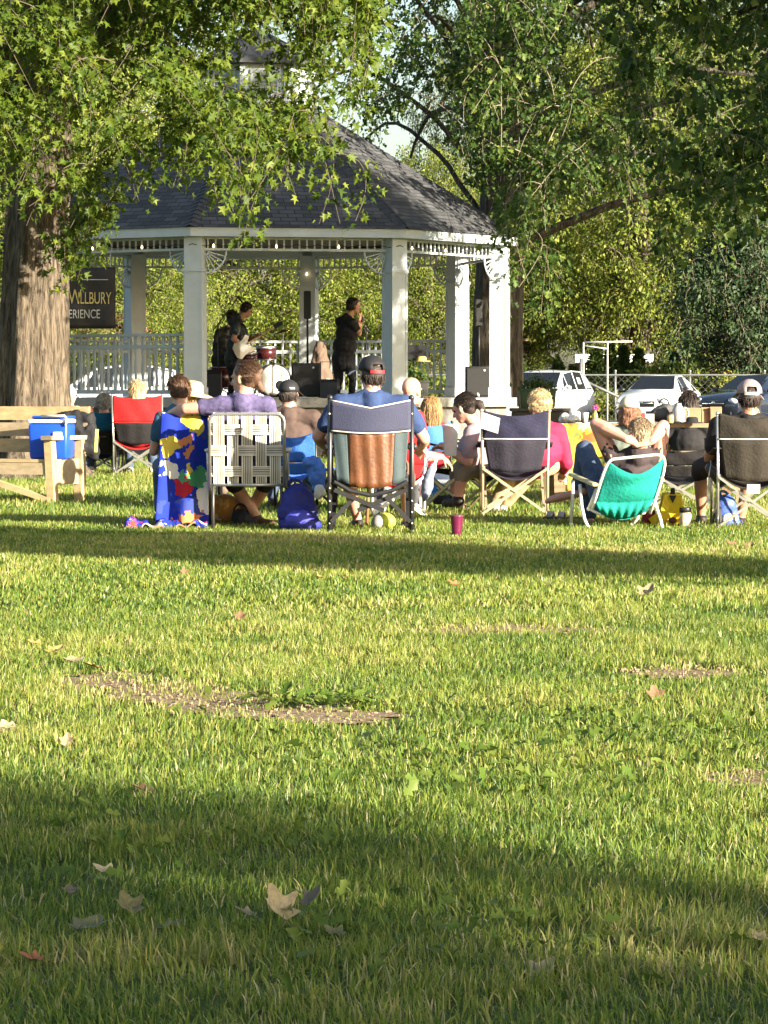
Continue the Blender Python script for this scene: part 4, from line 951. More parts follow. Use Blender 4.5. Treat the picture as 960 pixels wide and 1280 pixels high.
def person(label, head, Y=None, yaw=0, pitch=0, roll=0, face=None, w=1.0, skin=skin_a, shirt=None, sleeve=.55, bottoms=None, shorts=False, shoes=None,
           hair=None, hstyle='short', J=None, lean=.12, voxel=.011, group=None, hs=1.0, seat=None, curl=.6, shirt_len=.06, glasses=False, capped=False, arm=1.0, thigh=1.0, belly=0.0, skirt=False):
    """head: centre of the head. yaw: which way the body faces (0 = away from camera, + = picture-right); face: yaw of the head"""
    J = dict(J or {}); Hc = Vector(head); face = yaw if face is None else face
    f = V(math.sin(rad(yaw)), math.cos(rad(yaw)), 0); r = V(math.cos(rad(yaw)), -math.sin(rad(yaw)), 0); z = V(0, 0, 1)
    N = J.get('neck', Hc - z * .165 * hs - f * .035)
    P = J.get('pelvis', N - z * .50 + f * lean)
    if seat is not None: P = V(P.x, P.y, seat + .1)
    lsh = J.get('lsh', N - r * .185 * w - z * .055); rsh = J.get('rsh', N + r * .185 * w - z * .055)
    lel = J.get('lel', lsh - r * .06 - z * .26 + f * .06); rel = J.get('rel', rsh + r * .06 - z * .26 + f * .06)
    lwr = J.get('lwr', lel + f * .24 + r * .03 + z * .03); rwr = J.get('rwr', rel + f * .24 - r * .03 + z * .03)
    lhp, rhp = P - r * .095 * w, P + r * .095 * w
    lkn = J.get('lkn', lhp + f * .43 - r * .05 + z * .02); rkn = J.get('rkn', rhp + f * .43 + r * .05 + z * .02)
    lan = J.get('lan', V(lkn.x, lkn.y, .085) + f * .06); ran = J.get('ran', V(rkn.x, rkn.y, .085) + f * .06)
    lto = J.get('lto', lan + f * .15 - z * .05 - r * .02); rto = J.get('rto', ran + f * .15 - z * .05 + r * .02)
    root = V(P.x, P.y, 0)
    t = thing('person', label, 'person', root, 0, group)
    RH = Euler((rad(pitch), rad(roll), rad(-face)), 'XYZ').to_matrix() if True else None
    RH = Matrix.Rotation(rad(-face), 3, 'Z') @ Matrix.Rotation(rad(pitch), 3, 'X') @ Matrix.Rotation(rad(roll), 3, 'Y')
    h = lambda a, b_, c: Hc + RH @ (V(a, b_, c) * hs)
    ch = N - z * .2 + (P - N) * .1
    ws = N.lerp(P, .68)
    Rt = Matrix.Rotation(rad(-yaw), 3, 'Z')
    # ---- body
    b = MB()
    b.ball(h(0, -.012, .03), (.076 * hs, .095 * hs, .088 * hs), RH); b.ball(h(0, .012, -.03), (.063 * hs, .078 * hs, .085 * hs), RH); b.ball(h(0, .045, -.085), (.042 * hs, .04 * hs, .032 * hs), RH)
    b.cap(h(0, .088, .0), .011, h(0, .105, -.03), .015, 8); b.ball(h(0, .083, .022), (.05, .018, .012), RH)       # nose, brow
    b.ball(h(0, .083, -.062), (.024, .013, .010), RH)                                                          # mouth
    for s in (-1, 1): b.ball(h(s * .077, -.005, -.012), (.011 * hs, .02 * hs, .032 * hs), RH @ Matrix.Rotation(rad(-20 * s), 3, 'Z'))
    b.cap(N - z * .03, .066 * (.55 + .45 * w), h(0, -.022, -.055), .057 * (.7 + .3 * w), 12); b.cap(N + z * .035, .05, N.lerp(lsh, .6), .045, 10); b.cap(N + z * .035, .05, N.lerp(rsh, .6), .045, 10)
    b.cap(N - z * .05, .062, lsh + z * .01, .055, 10); b.cap(N - z * .05, .062, rsh + z * .01, .055, 10)
    b.ball(ch, (.165 * w, .115 * (.5 + .5 * w), .17), Rt); b.ball(ws + f * belly * .4, (.15 * w + belly * .5, .115 * w + belly, .17), Rt); b.ball(P, (.16 * w, .125 * w, .12), Rt)
    for sh, el, wr in ((lsh, lel, lwr), (rsh, rel, rwr)):
        q_ = (.6 + .4 * w) * arm; b.cap(sh, .056 * q_, sh.lerp(el, .45), .053 * q_, 10); b.cap(sh.lerp(el, .45), .053 * q_, el, .041 * q_, 10); b.cap(el, .041 * q_, el.lerp(wr, .32), .046 * q_, 10); b.cap(el.lerp(wr, .32), .046 * q_, wr, .028 * (.5 + .5 * arm), 10)
    for side, el, wr, k in ((-1, lel, lwr, 'l'), (1, rel, rwr, 'r')):
        d = J.get(k + 'hd', (wr - el).normalized()); nn = J.get(k + 'hn', z * .8 + r * side * .5)
        hand(b, wr, d, nn, side, J.get(k + 'curl', curl), 1.0)
    for hp, kn, an, to in ((lhp, lkn, lan, lto), (rhp, rkn, ran, rto)):
        b.cap(hp, .088 * w * thigh, kn, .058, 12); c_ = kn.lerp(an, .3); bk = c_ - (to - an).normalized() * .012
        b.cap(kn, .055, bk, .056, 10); b.cap(bk, .056, an, .036, 10)
        b.cap(an - z * .005, .038, an - z * .045 - (to - an) * .25, .034, 8); b.cap(an - z * .04, .036, to, .03, 10); b.cap(to, .03, to + (to - an).normalized() * .045 - z * .002, .02, 8)
    def paint(me):                       # lips and eyes are painted by where they are on the head
        inv = RH.transposed(); idx = []
        for p in me.polygons:
            q = inv @ (p.center + root - Hc) / hs; m = 0
            if q.y > .06:
                if abs(q.z + .062) < .011 and abs(q.x) < .024: m = 1
                for s in (-1, 1):
                    if abs(q.x - s * .031) < .014 and abs(q.z - .003) < .008: m = 2
            idx.append(m)
        me.polygons.foreach_set('material_index', idx)
    b.fuse('body', [skin, lip_m, iris_m], t, voxel, 3, origin=root, post=paint)
    # ---- clothes
    if shirt:
        s = MB(); g = .016
        s.cap(N - z * .045, .066, lsh + z * .005, .07 * (.5 + .5 * w), 12); s.cap(N - z * .045, .066, rsh + z * .005, .07 * (.5 + .5 * w), 12)
        s.cap(N + z * .03, .057, N.lerp(lsh, .6), .06, 10); s.cap(N + z * .03, .057, N.lerp(rsh, .6), .06, 10); s.ball(N - z * .04 - f * .02, (.09, .08, .09))
        s.lathe([(.05, -.02), (.082 * (.7 + .3 * w), .0), (.078 * (.7 + .3 * w), .03), (.074 * (.7 + .3 * w), .045)], N - z * .005 - f * .008, 14)
        s.ball(ch, (.165 * w + g + .012, .115 * (.5 + .5 * w) + g, .19), Rt); s.ball(ws + f * belly * .4, (.15 * w + belly * .5 + g + .008, .115 * w + belly + g, .2), Rt)
        s.ball(P + z * .02, (.16 * w + g + .004, .125 * w + g, .10 + shirt_len), Rt)
        for sh, el, wr in ((lsh, lel, lwr), (rsh, rel, rwr)):
            k1 = min(sleeve, 1); e1 = sh.lerp(el, k1); s.cap(sh, .07 * (.5 + .5 * w), e1, .062 * (.55 + .45 * w), 12)
            if sleeve > 1: s.cap(el, .058, el.lerp(wr, sleeve - 1), .045, 12)
        s.fuse('shirt', shirt, t, voxel + .001, 2, .026, .11, origin=root)
    if bottoms:
        s = MB(); s.ball(P - z * .01, (.16 * w + .012, .125 * w + .012, .125), Rt); s.ball(P + z * .06, (.155 * w + .01, .12 * w + .012, .1), Rt)
        for hp, kn, an in ((lhp, lkn, lan), (rhp, rkn, ran)):
            s.cap(hp, .1 * w * thigh, kn, .074, 12)
            if not shorts: s.cap(kn, .072, kn.lerp(an, .92), .056, 12)
            else: s.cap(kn, .076, kn.lerp(an, .12), .074, 12)
        s.fuse('shorts' if shorts else 'trousers', bottoms, t, voxel + .001, 3, .02, .1, origin=root)
    if shoes:
        for an, to in ((lan, lto), (ran, rto)):
            d = (to - an).normalized(); s = MB(); s.cap(an - z * .045 - d * .04, .042, to + d * .02, .04, 12); s.cap(an - z * .015, .046, an - z * .05, .046, 12); s.cap(to, .042, to + d * .05, .028, 10)
            s.fuse('shoe', shoes, t, .009, 3, origin=root)
    # ---- hair
    if hair:
        s = MB(); st = hstyle
        s.ball(h(0, -.022, .045 - .02 * capped), (.083 * hs, .094 * hs, .086 * hs * (1 - .12 * capped)), RH); s.ball(h(0, -.048, .0), (.078 * hs, .07 * hs, .09 * hs), RH)
        wr_ = .010
        for k in range(0 if capped else 22):       # loose locks give an uneven outline
            a = random.uniform(0, 6.283); e = random.uniform(-.25, 1.45); ca = math.cos(a) * math.cos(e); sa = math.sin(a) * math.cos(e)
            if sa > .55 and e < .75: continue
            q0 = h(.078 * ca, -.02 + .09 * sa, .04 + .084 * math.sin(e)); q1 = h(.086 * ca, -.026 + .098 * sa, .04 + .084 * math.sin(e) - random.uniform(.02, .05)); s.cap(q0, .012 if st not in ('bun', 'pony') else .009, q1, .006, 6)
        if st in ('curly', 'bob'):
            for k in range(34 if st == 'curly' else 18):
                a = random.uniform(math.pi * .98, math.pi * 2.02); e = random.uniform(-.5, -.05 if capped else 1.3); s.ball(h(.083 * math.cos(a) * math.cos(e), -.015 + .09 * math.sin(a) * math.cos(e), .02 + .1 * math.sin(e)), random.uniform(.02, .034))
            wr_ = .03
        if st in ('long', 'bob'):
            for k in range(9):
                a = math.pi * (1.02 + .96 * k / 8); L = .30 if st == 'long' else .12
                p = h(.078 * math.cos(a), -.02 + .075 * math.sin(a), -.02); s.cap(p, .036, p + V(0, 0, -L * random.uniform(.8, 1.1)) - f * .02, .02, 8)
        if st == 'bun':
            p = h(0, -.105, -.0); s.ball(p, (.05, .045, .06), RH); s.cap(p, .034, p + V(.03, .0, -.075), .03, 8); s.cap(p, .03, p + V(.05, -.01, -.11), .014, 8); s.cap(p + V(0, 0, .03), .03, p + V(.04, 0, .05), .016, 8)
        if st == 'pony':
            p = h(0, -.1, .02); s.ball(p, .03); s.cap(p, .03, h(.01, -.155, -.02), .042, 10); s.cap(h(.01, -.155, -.02), .042, h(.02, -.165, -.1), .02, 10)
        hm = s.fuse('hair', hair, t, .0085, 2, wr_, .035, origin=root)
        sd = MB(); npole = h(0, -.105, .0) if st == 'bun' else h(0, -.1, .02) if st == 'pony' else None
        for k in range(760 if st in ('long', 'curly', 'bob') else 560):
            a = random.uniform(0, 6.283); e = math.asin(random.uniform(-.55, 1)); ca, sa = math.cos(a) * math.cos(e), math.sin(a) * math.cos(e)
            if sa > .45 and e < .6 or (capped and e > -.05): continue
            nv_ = V(ca, sa, math.sin(e)); q0 = V(.084 * ca, -.024 + .097 * sa, .038 + .092 * math.sin(e))
            if e < 0: q0 = V(.08 * ca, -.04 + .082 * sa, .01 + .085 * math.sin(e))
            if npole is not None: dd = (RH.transposed() @ (npole - Hc) / hs) - q0; L = min(dd.length * .8, .1)
            elif st == 'curly': dd = V(random.gauss(0, 1), random.gauss(0, 1), random.gauss(0, 1)); L = random.uniform(.03, .06)
            else: dd = V(ca * .25, sa * .25 - .35, -.9 - .2 * random.random()) if e < .9 else V(random.gauss(0, .5), -.8 + .9 * (sa > 0), -.1); L = random.uniform(.03, .07) if st == 'short' else random.uniform(.05, .11) if st == 'bob' else random.uniform(.15, .3)
            dd = dd - nv_ * dd.dot(nv_) * .85; dd = dd.normalized() if dd.length > 1e-5 else V(0, -1, 0); lift = random.uniform(.002, .009) if st != 'curly' else random.uniform(.008, .02); pts = []
            for i in range(5):
                u = i / 4; pt = q0 + dd * L * u + nv_ * (lift * math.sin(u * 2.6) + .002) + V(random.gauss(0, .0016), random.gauss(0, .0016), random.gauss(0, .0016))
                if npole is None and st != 'long':                # keep to the skull
                    m_ = V(pt.x / .086, (pt.y + .026) / .1, (pt.z - .03) / .1).length
                    if m_ < .98: pt = V(0, -.026, .03) + (pt - V(0, -.026, .03)) * (.99 / max(m_, .3))
                pts.append(h(*pt))
            if st == 'long': pts = [pts[0], pts[1]] + [pts[1] + V(random.gauss(0, .006), random.gauss(0, .006), -L * u) for u in (.35, .7, 1)]
            sd.tube(pts, [.0022, .0024, .002, .0015, .0006], 3, cap=False)
        sd.build('strands', hair, hm, True, origin=root)
        if st in ('bun', 'pony'):
            c = MB(); p = h(0, -.098, .02); c.tube([p + RH @ V(.03 * math.cos(k * .7), -.012, .03 * math.sin(k * .7)) for k in range(10)], .008, 6); c.build('hair_clip', M('clip_pale', (.6, .55, .5), .3), hm, True)
    if glasses:
        gmb = MB(); 
        for sx in (-1, 1):
            gmb.tube([h(sx * .033 + .022 * math.cos(k * .628), .1, .004 + .017 * math.sin(k * .628)) for k in range(11)], .003, 5); gmb.tube([h(sx * .056, .098, .008), h(sx * .08, .04, .008), h(sx * .084, -.01, .002)], .003, 5)
        gmb.tube([h(-.012, .102, .006), h(.012, .102, .006)], .003, 5); gmb.build('glasses', M('black_trim', (.015, .015, .016)), t, origin=root)
    t['_x'] = 0; del t['_x']
    return dict(t=t, h=h, RH=RH, root=root, Hc=Hc, f=f, r=r, N=N, P=P, hs=hs, J=dict(lsh=lsh, rsh=rsh, lel=lel, rel=rel, lwr=lwr, rwr=rwr))

def ball_cap(p, crown, brim=None, back=False, strap=None, front=None, low=0.0):
    """baseball cap: panelled crown, curved brim; back=True wears it backwards-open side towards the camera"""
    RH, h, hs = p['RH'], p['h'], p['hs'] * 1.07; t = p['t']; root = p['root']
    c = MB(); n = 28; rings = []
    for j in range(8):
        th = rad(90 * j / 7); ring = []
        for i in range(n):
            a = 2 * math.pi * i / n; x, y = math.cos(a), math.sin(a)
            zz = .038 - low + .098 * math.cos(th) if j < 7 else .03 - low - .012 * (y < -.3)
            if j == 7: zz = .03 - low
            ring.append(p['Hc'] + RH @ (V(.093 * x * math.sin(max(th, .02)), -.012 + .112 * y * math.sin(max(th, .02)), zz) * (hs / 1.07 * 1.03)))
        rings.append(ring)
    vs = [q for r_ in rings for q in r_]
    gap = set()
    fs = []
    for j in range(7):
        for i in range(n):
            a = 2 * math.pi * (i + .5) / n
            if back and j >= 5 and abs((a - 1.5 * math.pi)) < .5: continue       # opening above the strap
            fs.append((j * n + i, (j + 1) * n + i, (j + 1) * n + (i + 1) % n, j * n + (i + 1) % n))
    c.add(vs, fs)
    k = MB(); k.ball(p['Hc'] + RH @ V(0, -.012, .137 - low), .009)
    cr = c.build('cap', crown, t, True, origin=root)
    md = cr.modifiers.new('thick', 'SOLIDIFY'); md.thickness = .005
    k.build('button', crown, cr, True, origin=root)
    bm_ = MB()
    def bf(u, v):
        a = (u - .5) * 2.1; rr = .098 + .085 * v * math.cos(a) ** .5 if abs(a) < 1.55 else .098
        return p['Hc'] + RH @ (V(.9 * rr * math.sin(a), -.012 + (1.08 * (.1) * math.cos(a) + .075 * v * math.cos(a * .8)), .032 - low - .02 * v - .035 * (math.sin(a) ** 2) * v) * hs)
    bm_.sheet(bf, 14, 5, .005); bm_.build('brim', brim or crown, cr, True, origin=root)
    if back:
        s = MB(); pts = [p['Hc'] + RH @ (V(.094 * math.cos(a), -.014 + .113 * math.sin(a), .03 - low) * 1.02 * hs / 1.07) for a in [1.5 * math.pi + (q - 8) * .075 for q in range(17)]]
        for q0, q1 in zip(pts, pts[1:]): s.bar(q0, q1, .004, .024)
        s.build('strap', strap or crown, cr, origin=root)
    if front:
        s = MB()
        def ff(u, v):
            a = math.pi / 2 + (u - .5) * 1.7; th = rad(90 - 62 * v)
            return p['Hc'] + RH @ (V(.0965 * math.cos(a) * math.sin(th), -.012 + .116 * math.sin(a) * math.sin(th), .038 - low + .101 * math.cos(th)) * 1.03 * hs / 1.07)
        s.sheet(ff, 12, 8, .004); s.build('front_panel', front, cr, True, origin=root)
    return cr

# cloth colours
navy_t = M('blue_tshirt', (.022, .045, .125), .85, .15, 5, .35, 120); purple_t = M('purple_tshirt', (.085, .07, .155), .85, .4, 22, .35, 120); dkbrown = M('brown_tshirt', (.07, .045, .036), .85, .15, 6, .3, 120)
black_t = M('black_tshirt', (.012, .011, .012), .85, .2, 6, .3, 120); char_t = M('charcoal_tshirt', (.045, .032, .035), .85, .2, 6, .3, 120); mauve_t = M('mauve_tshirt', (.30, .225, .25), .85, .15, 6, .3, 120); red_t = M('red_top', (.42, .02, .03), .8, .15, 6, .3, 120)
pink_t = M('raspberry_top', (.36, .014, .06), .8, .15, 6, .3, 120); sage_t = M('sage_shirt', (.17, .20, .16), .85, .12, 6, .3, 120); grey_t = M('pale_blue_shirt', (.20, .27, .33), .85, .15, 6, .3, 120); white_t = M('white_cloth', (.62, .61, .58), .85, .08, 6, .3, 120)
denim = M('denim', (.055, .085, .15), .85, .35, 14, .4, 160); khaki = M('khaki_cloth', (.14, .095, .07), .85, .18, 8, .35, 120); tan_c = M('tan_cloth', (.42, .31, .18), .85, .15, 8, .3, 120); black_c = M('black_cloth', (.012, .012, .013), .8, .2, 8, .3, 120)
shoe_b = M('dark_shoe', (.025, .018, .016), .6, .2, 10); shoe_w = M('pale_shoe', (.5, .48, .45), .6, .2, 10); sandal = M('brown_sandal', (.12, .06, .03), .7, .25, 14)

# --- the man in the wide padded chair
Y = 24.3
p = person('broad man in a blue tee and black cap sitting in the wide padded chair', W(464, 468, Y), yaw=-4, face=-24, pitch=6, w=1.32, skin=skin_p, shirt=navy_t, sleeve=.62, bottoms=khaki, shorts=True, shoes=shoe_b, capped=True, hair=H_DARK, belly=.05, seat=.44, hs=1.06,
    J=dict(lel=W(397, 545, Y + .05), rel=W(530, 548, Y + .05), lwr=W(408, 560, Y + .32), rwr=W(526, 560, Y + .32), lan=W(447, 650, Y + .75), ran=W(509, 652, Y + .75), lkn=W(432, 592, Y + .5), rkn=W(508, 596, Y + .5)))
ball_cap(p, M('cap_black', (.013, .013, .015), .75, .2, 12), M('cap_white', (.62, .6, .6), .7), back=True, strap=M('cap_red', (.45, .02, .03), .6), front=M('cap_white', (.62, .6, .6)))
MAN = p
# --- the woman in the webbed lawn chair, her arm round the boy
Y = 24.75
p = person('woman in a purple tee with tied-up brown hair, her arm stretched round the boy', W(305, 473, Y), yaw=2, face=-62, pitch=-6, w=1.22, skin=skin_a, shirt=purple_t, sleeve=.5, bottoms=M('dark_shorts', (.03, .03, .045), .8), shorts=True, hair=H_BROWN, hstyle='bun', belly=.03, seat=.38, voxel=.0085, hs=1.05,
    J=dict(neck=W(303, 499, Y - .02), lsh=W(278, 507, Y), lel=W(232, 511, Y + .03), lwr=W(213, 517, Y + .2), lhd=V(-.25, .9, -.35), lhn=V(-.9, -.3, .3), rsh=W(333, 507, Y), rel=W(345, 548, Y + .06), lkn=W(290, 600, Y + .42), rkn=W(334, 600, Y + .42), lan=W(321, 646, Y + .5), ran=W(309, 646, Y + .6), lto=W(338, 656, Y + .42), rto=W(296, 655, Y + .7)), shoes=sandal)
# --- the boy behind the towel
Y = 25.35
person('boy with short brown hair bending forward behind the printed blue towel', W(223, 490, Y), yaw=-6, face=-30, pitch=-24, roll=-4, w=.74, skin=skin_a, shirt=M('teal_tshirt', (.03, .09, .16), .85), bottoms=denim, shoes=shoe_b, hair=H_BROWN, seat=.34, hs=.96)
# --- straw hat
Y = 30.2
p = person('person in a wide tan straw hat seated beyond the boy', W(240, 497, Y), yaw=12, w=1.0, shirt=tan_c, bottoms=khaki, shoes=shoe_b, capped=True, hair=H_HONEY, seat=.36)
hb = MB(); Rh = p['RH'] @ Matrix.Rotation(rad(8), 3, 'Y'); hb.lathe([(.205, -.012), (.21, -.004), (.16, .012), (.112, .012), (.105, .05), (.098, .095), (.07, .125), (.03, .132), (.005, .133)], p['Hc'] + V(0, 0, .03), 26, Rh)
hb.build('hat', M('straw', (.50, .37, .20), .8, .15, 40, .5, 120), p['t'], True, origin=p['root'])
# --- brown tee, black cap
Y = 28.6
p = person('man in a dark brown tee and black cap seated right of the webbed chair', W(361, 492, Y), yaw=0, face=6, w=1.2, skin=skin_p, shirt=dkbrown, sleeve=.95, bottoms=denim, shoes=shoe_b, capped=True, hair=H_DARK, seat=.38,
    J=dict(rel=W(398, 540, Y + .02), rwr=W(393, 546, Y + .2)))
ball_cap(p, M('cap_black', (.013, .013, .015)), low=.012)
lg = MB(); Rl = p['RH']; lg.box(p['h'](.045, -.116, .048), (.05, .006, .016), Rl); lg.build('cap_label', M('cap_white', (.62, .6, .6)), p['t'], origin=p['root'])
# --- bald man
Y = 27.2
p = person('bald man in a red top with glasses reaching out over a white armrest', W(515, 489, Y), yaw=-4, face=38, pitch=-4, w=1.1, skin=skin_p, shirt=red_t, sleeve=.5, bottoms=M('grey_trousers', (.10, .10, .11), .85), shoes=shoe_w, seat=.36, glasses=True, voxel=.0085,
    J=dict(neck=W(505, 511, Y - .02), rsh=W(521, 524, Y), rel=W(529, 570, Y - .02), rwr=W(552, 571, Y + .1), rhd=V(.75, .25, -.62), rhn=V(.5, -.3, .8), rcurl=.45))
# --- girl with long fair hair
Y = 33.4
person('long-haired blond girl seated in a blue folding chair beyond the bald man', W(538, 511, Y), yaw=-14, face=-18, w=.82, shirt=red_t, bottoms=denim, shoes=shoe_w, hair=H_HONEY, hstyle='long', seat=.33, hs=.98)
# --- woman with dark ponytail
Y = 27.9
p = person('woman in a mauve tee with a dark ponytail leaning left over her drink', W(579, 511, Y), yaw=-42, face=-66, pitch=-22, w=1.12, skin=skin_p, shirt=mauve_t, sleeve=.72, bottoms=M('taupe_shorts', (.2, .16, .12), .85), shorts=True, shoes=shoe_b, hair=H_DARK, hstyle='pony', seat=.36, voxel=.0085, belly=.04,
    J=dict(neck=W(598, 532, Y + .04), pelvis=W(604, 592, Y + .1), rsh=W(589, 542, Y - .14), rel=W(585, 577, Y - .2), rwr=W(561, 562, Y - .1), rhd=V(-.8, .25, .25), lsh=W(606, 540, Y + .2), lel=W(585, 572, Y + .3), lwr=W(565, 560, Y + .2), lkn=W(572, 590, Y + .3), rkn=W(578, 592, Y - .1), lan=W(566, 618, Y + .3), ran=W(572, 622, Y - .1)))
# --- short fair hair, raspberry top, in the dark blue chair
Y = 27.75
person('woman with short curly blond hair and a raspberry top in the dark blue chair', W(674, 507, Y), yaw=0, face=-8, w=1.12, skin=skin_p, shirt=pink_t, sleeve=1.75, bottoms=tan_c, shoes=shoe_w, hair=H_BLOND, hstyle='curly', seat=.34, lean=.1,
    J=dict(neck=W(672, 529, Y - .03), rsh=W(698, 540, Y), rel=W(708, 578, Y + .04), rwr=W(704, 590, Y + .28), lsh=W(650, 540, Y), lel=W(634, 572, Y + .05), lan=W(618, 630, Y + .5), ran=W(630, 632, Y + .6), lkn=W(640, 588, Y + .45), rkn=W(668, 588, Y + .45)))
# --- beige cap at the table
Y = 29.7
p = person('curly dark-haired person in a cream cap and sage shirt on the picnic bench', W(786, 514, Y), yaw=4, face=-6, w=1.05, shirt=sage_t, bottoms=denim, shoes=shoe_b, capped=True, hair=H_RED, hstyle='bob', seat=.42, lean=.06)
ball_cap(p, M('cap_cream', (.60, .52, .38), .8, .08, 9), low=-.006)
# --- dark haired person beyond the table
Y = 33
person('dark-haired person in black sitting on the far side of the picnic table', W(861, 505, Y), yaw=10, w=1.0, shirt=black_t, bottoms=black_c, shoes=shoe_b, hair=H_DARK, hstyle='bob', seat=.42, hs=1.0)
# --- lounging in the teal chair, hands clasped behind the head
Y = 25.0
p = person('person in a charcoal tee and jeans lounging in the teal chair, hands behind head', W(800, 543, Y), yaw=-10, face=-6, pitch=-4, w=1.1, skin=skin_p, shirt=char_t, sleeve=.45, bottoms=denim, hair=H_MIX, hstyle='short', voxel=.0075, arm=1.22, lean=.2, shirt_len=.02,
    J=dict(neck=W(797, 566, Y - .0), pelvis=W(772, 628, Y + .28), lsh=W(768, 576, Y + .06), lel=W(745, 530, Y + .08), lwr=W(783, 549, Y - .10), lhd=V(.92, -.06, -.2), lhn=V(.12, -1, .25), lcurl=.15, rsh=W(822, 571, Y + .06), rel=W(829, 533, Y + .06), rwr=W(815, 551, Y - .1), rhd=V(-.95, -.1, -.12), rhn=V(-.1, -1, .3), rcurl=.2,
           lkn=W(731, 561, Y + .55), lan=W(722, 610, Y + .62), lto=W(690, 624, Y + .7), rkn=W(738, 590, Y + .62), ran=W(737, 648, Y + .66), rto=W(730, 656, Y + .8)))
MBc = p
# --- pink-capped man in black
Y = 25.1
p = person('man in a black tee and pink-grey cap in the black chair at the right edge', W(936, 497, Y), yaw=2, face=-4, w=1.3, skin=skin_b, shirt=black_t, sleeve=.85, bottoms=M('dark_brown_shorts', (.03, .02, .018), .85), shorts=True, shoes=shoe_b, capped=True, hair=H_DARK, seat=.40, hs=1.05, belly=.03,
    J=dict(lel=W(890, 562, Y + .02), lwr=W(884, 578, Y + .3), lkn=W(875, 585, Y + .42), lan=W(877, 645, Y + .52), lto=W(872, 655, Y + .7), rkn=W(938, 590, Y + .45), ran=W(926, 648, Y + .5), rto=W(930, 656, Y + .65)))
ball_cap(p, M('cap_pink_grey', (.30, .23, .23), .75, .12, 14), back=True, strap=M('cap_pale', (.5, .45, .44), .7))
# --- far group by the trunk
Y = 39.9
person('white-haired person sitting in the tall red folding chair', W(172, 489, Y), yaw=0, w=1.0, shirt=red_t, bottoms=denim, shoes=shoe_w, hair=H_BLOND, hstyle='bob', seat=.42)
Y = 40.3
person('grey-haired person in a pale blue top sitting in the blue folding chair', W(130, 505, Y), yaw=-6, w=1.1, shirt=grey_t, bottoms=denim, shoes=shoe_w, hair=H_GREY, hstyle='curly', seat=.34, sleeve=1.8)
Y = 41.2
p = person('person in a white cap half hidden behind the big trunk', W(87, 496, Y), yaw=0, w=1.0, shirt=char_t, bottoms=denim, shoes=shoe_b, capped=True, hair=H_GREY, seat=.38)
ball_cap(p, M('cap_white', (.62, .6, .6)))

# --- on stage
FZ = FL
Y = 54.2
st = lambda px, py, dy=0: W(px, py, Y + dy)
S = person('singer in black clothes standing on the bandstand holding a microphone to the mouth', st(443, 383), yaw=40, face=72, pitch=-4, w=1.18, skin=skin_b, shirt=black_t, sleeve=.55, bottoms=black_c, shoes=shoe_b, hair=H_DARK, hs=1.1, belly=.05, voxel=.009, shirt_len=.14, curl=.95,
    J=dict(neck=st(434, 397), pelvis=st(429, 449), lsh=st(424, 402, .12), rsh=st(442, 404, -.16), rel=st(449, 417, -.12), rwr=st(449, 401, -.02), rhd=V(.15, .1, .6), rhn=V(.8, -.4, .1), lel=st(440, 424, .3), lwr=st(452, 403, .15), lhd=V(.1, -.2, .6), lhn=V(.8, .5, .1),
           lkn=st(424, 474, .12), rkn=st(441, 473, -.02), lan=V(st(421, 490, .1).x, Y + .1, FZ + .09), ran=V(st(440, 490, 0).x, Y - .05, FZ + .09), lto=V(st(427, 490, .1).x, Y + .16, FZ + .04), rto=V(st(448, 490, 0).x, Y + .02, FZ + .04)))
mic_p = st(452, 396, .04)
mk = thing('microphone', 'dark handheld microphone held at the singer’s mouth'.replace('’', "'"), 'microphone', mic_p)
b = MB(); dv = V(-.25, .0, .28).normalized(); b.tube([-dv * .12, dv * .04], [.012, .018], 10); b.build('handle', M('black_trim', (.015, .015, .016)), mk, True)
b = MB(); b.ball(dv * .065, .028); b.build('grille_head', M('mic_mesh', (.1, .1, .1), .35, .3, 200, metal=.8), mk, True)
Y = 55.2
st = lambda px, py, dy=0: W(px, py, Y + dy)
G = person('guitarist in a dark tee looking down at a pale guitar on the bandstand', st(309, 388), yaw=55, face=62, pitch=-26, w=1.08, skin=skin_b, shirt=M('dark_olive_tshirt', (.03, .035, .03), .85), sleeve=.6, bottoms=black_c, shoes=shoe_b, hair=H_DARK, voxel=.009, shirt_len=.1,
    J=dict(neck=st(299, 398), pelvis=st(292, 449), lsh=st(290, 403, .14), rsh=st(299, 407, -.14), rel=st(292, 424, -.25), rwr=st(305, 433, -.22), rhd=V(.7, 0, -.4), rhn=V(.2, -1, .2), lel=st(308, 425, .2), lwr=st(320, 422, -.1), lhd=V(.4, -.5, .3), lhn=V(.6, .6, .1),
           lkn=st(292, 474, .1), rkn=st(299, 474, -.05), lan=V(st(288, 490).x, Y + .12, FZ + .09), ran=V(st(299, 490).x, Y - .08, FZ + .09), lto=V(st(295, 490).x, Y + .18, FZ + .04), rto=V(st(307, 490).x, Y - .02, FZ + .04)))
Y = 56.3
st = lambda px, py, dy=0: W(px, py, Y + dy)
person('bearded figure in loose black clothes standing behind the guitarist', st(291, 397), yaw=10, face=20, w=1.2, skin=skin_b, shirt=M('black_print_shirt', (.02, .018, .012), .85, .5, 9), sleeve=1.6, bottoms=black_c, shoes=shoe_b, hair=H_DARK, voxel=.012, shirt_len=.2,
    J=dict(pelvis=st(280, 450), neck=st(287, 411), lsh=st(274, 416), lel=st(270, 438, .05), lwr=st(276, 452, .2), lkn=st(276, 474, .05), rkn=st(288, 474, .05), lan=V(st(274, 490).x, Y, FZ + .09), ran=V(st(289, 490).x, Y, FZ + .09), lto=V(st(274, 490).x, Y + .16, FZ + .04), rto=V(st(291, 490).x, Y + .16, FZ + .04)))
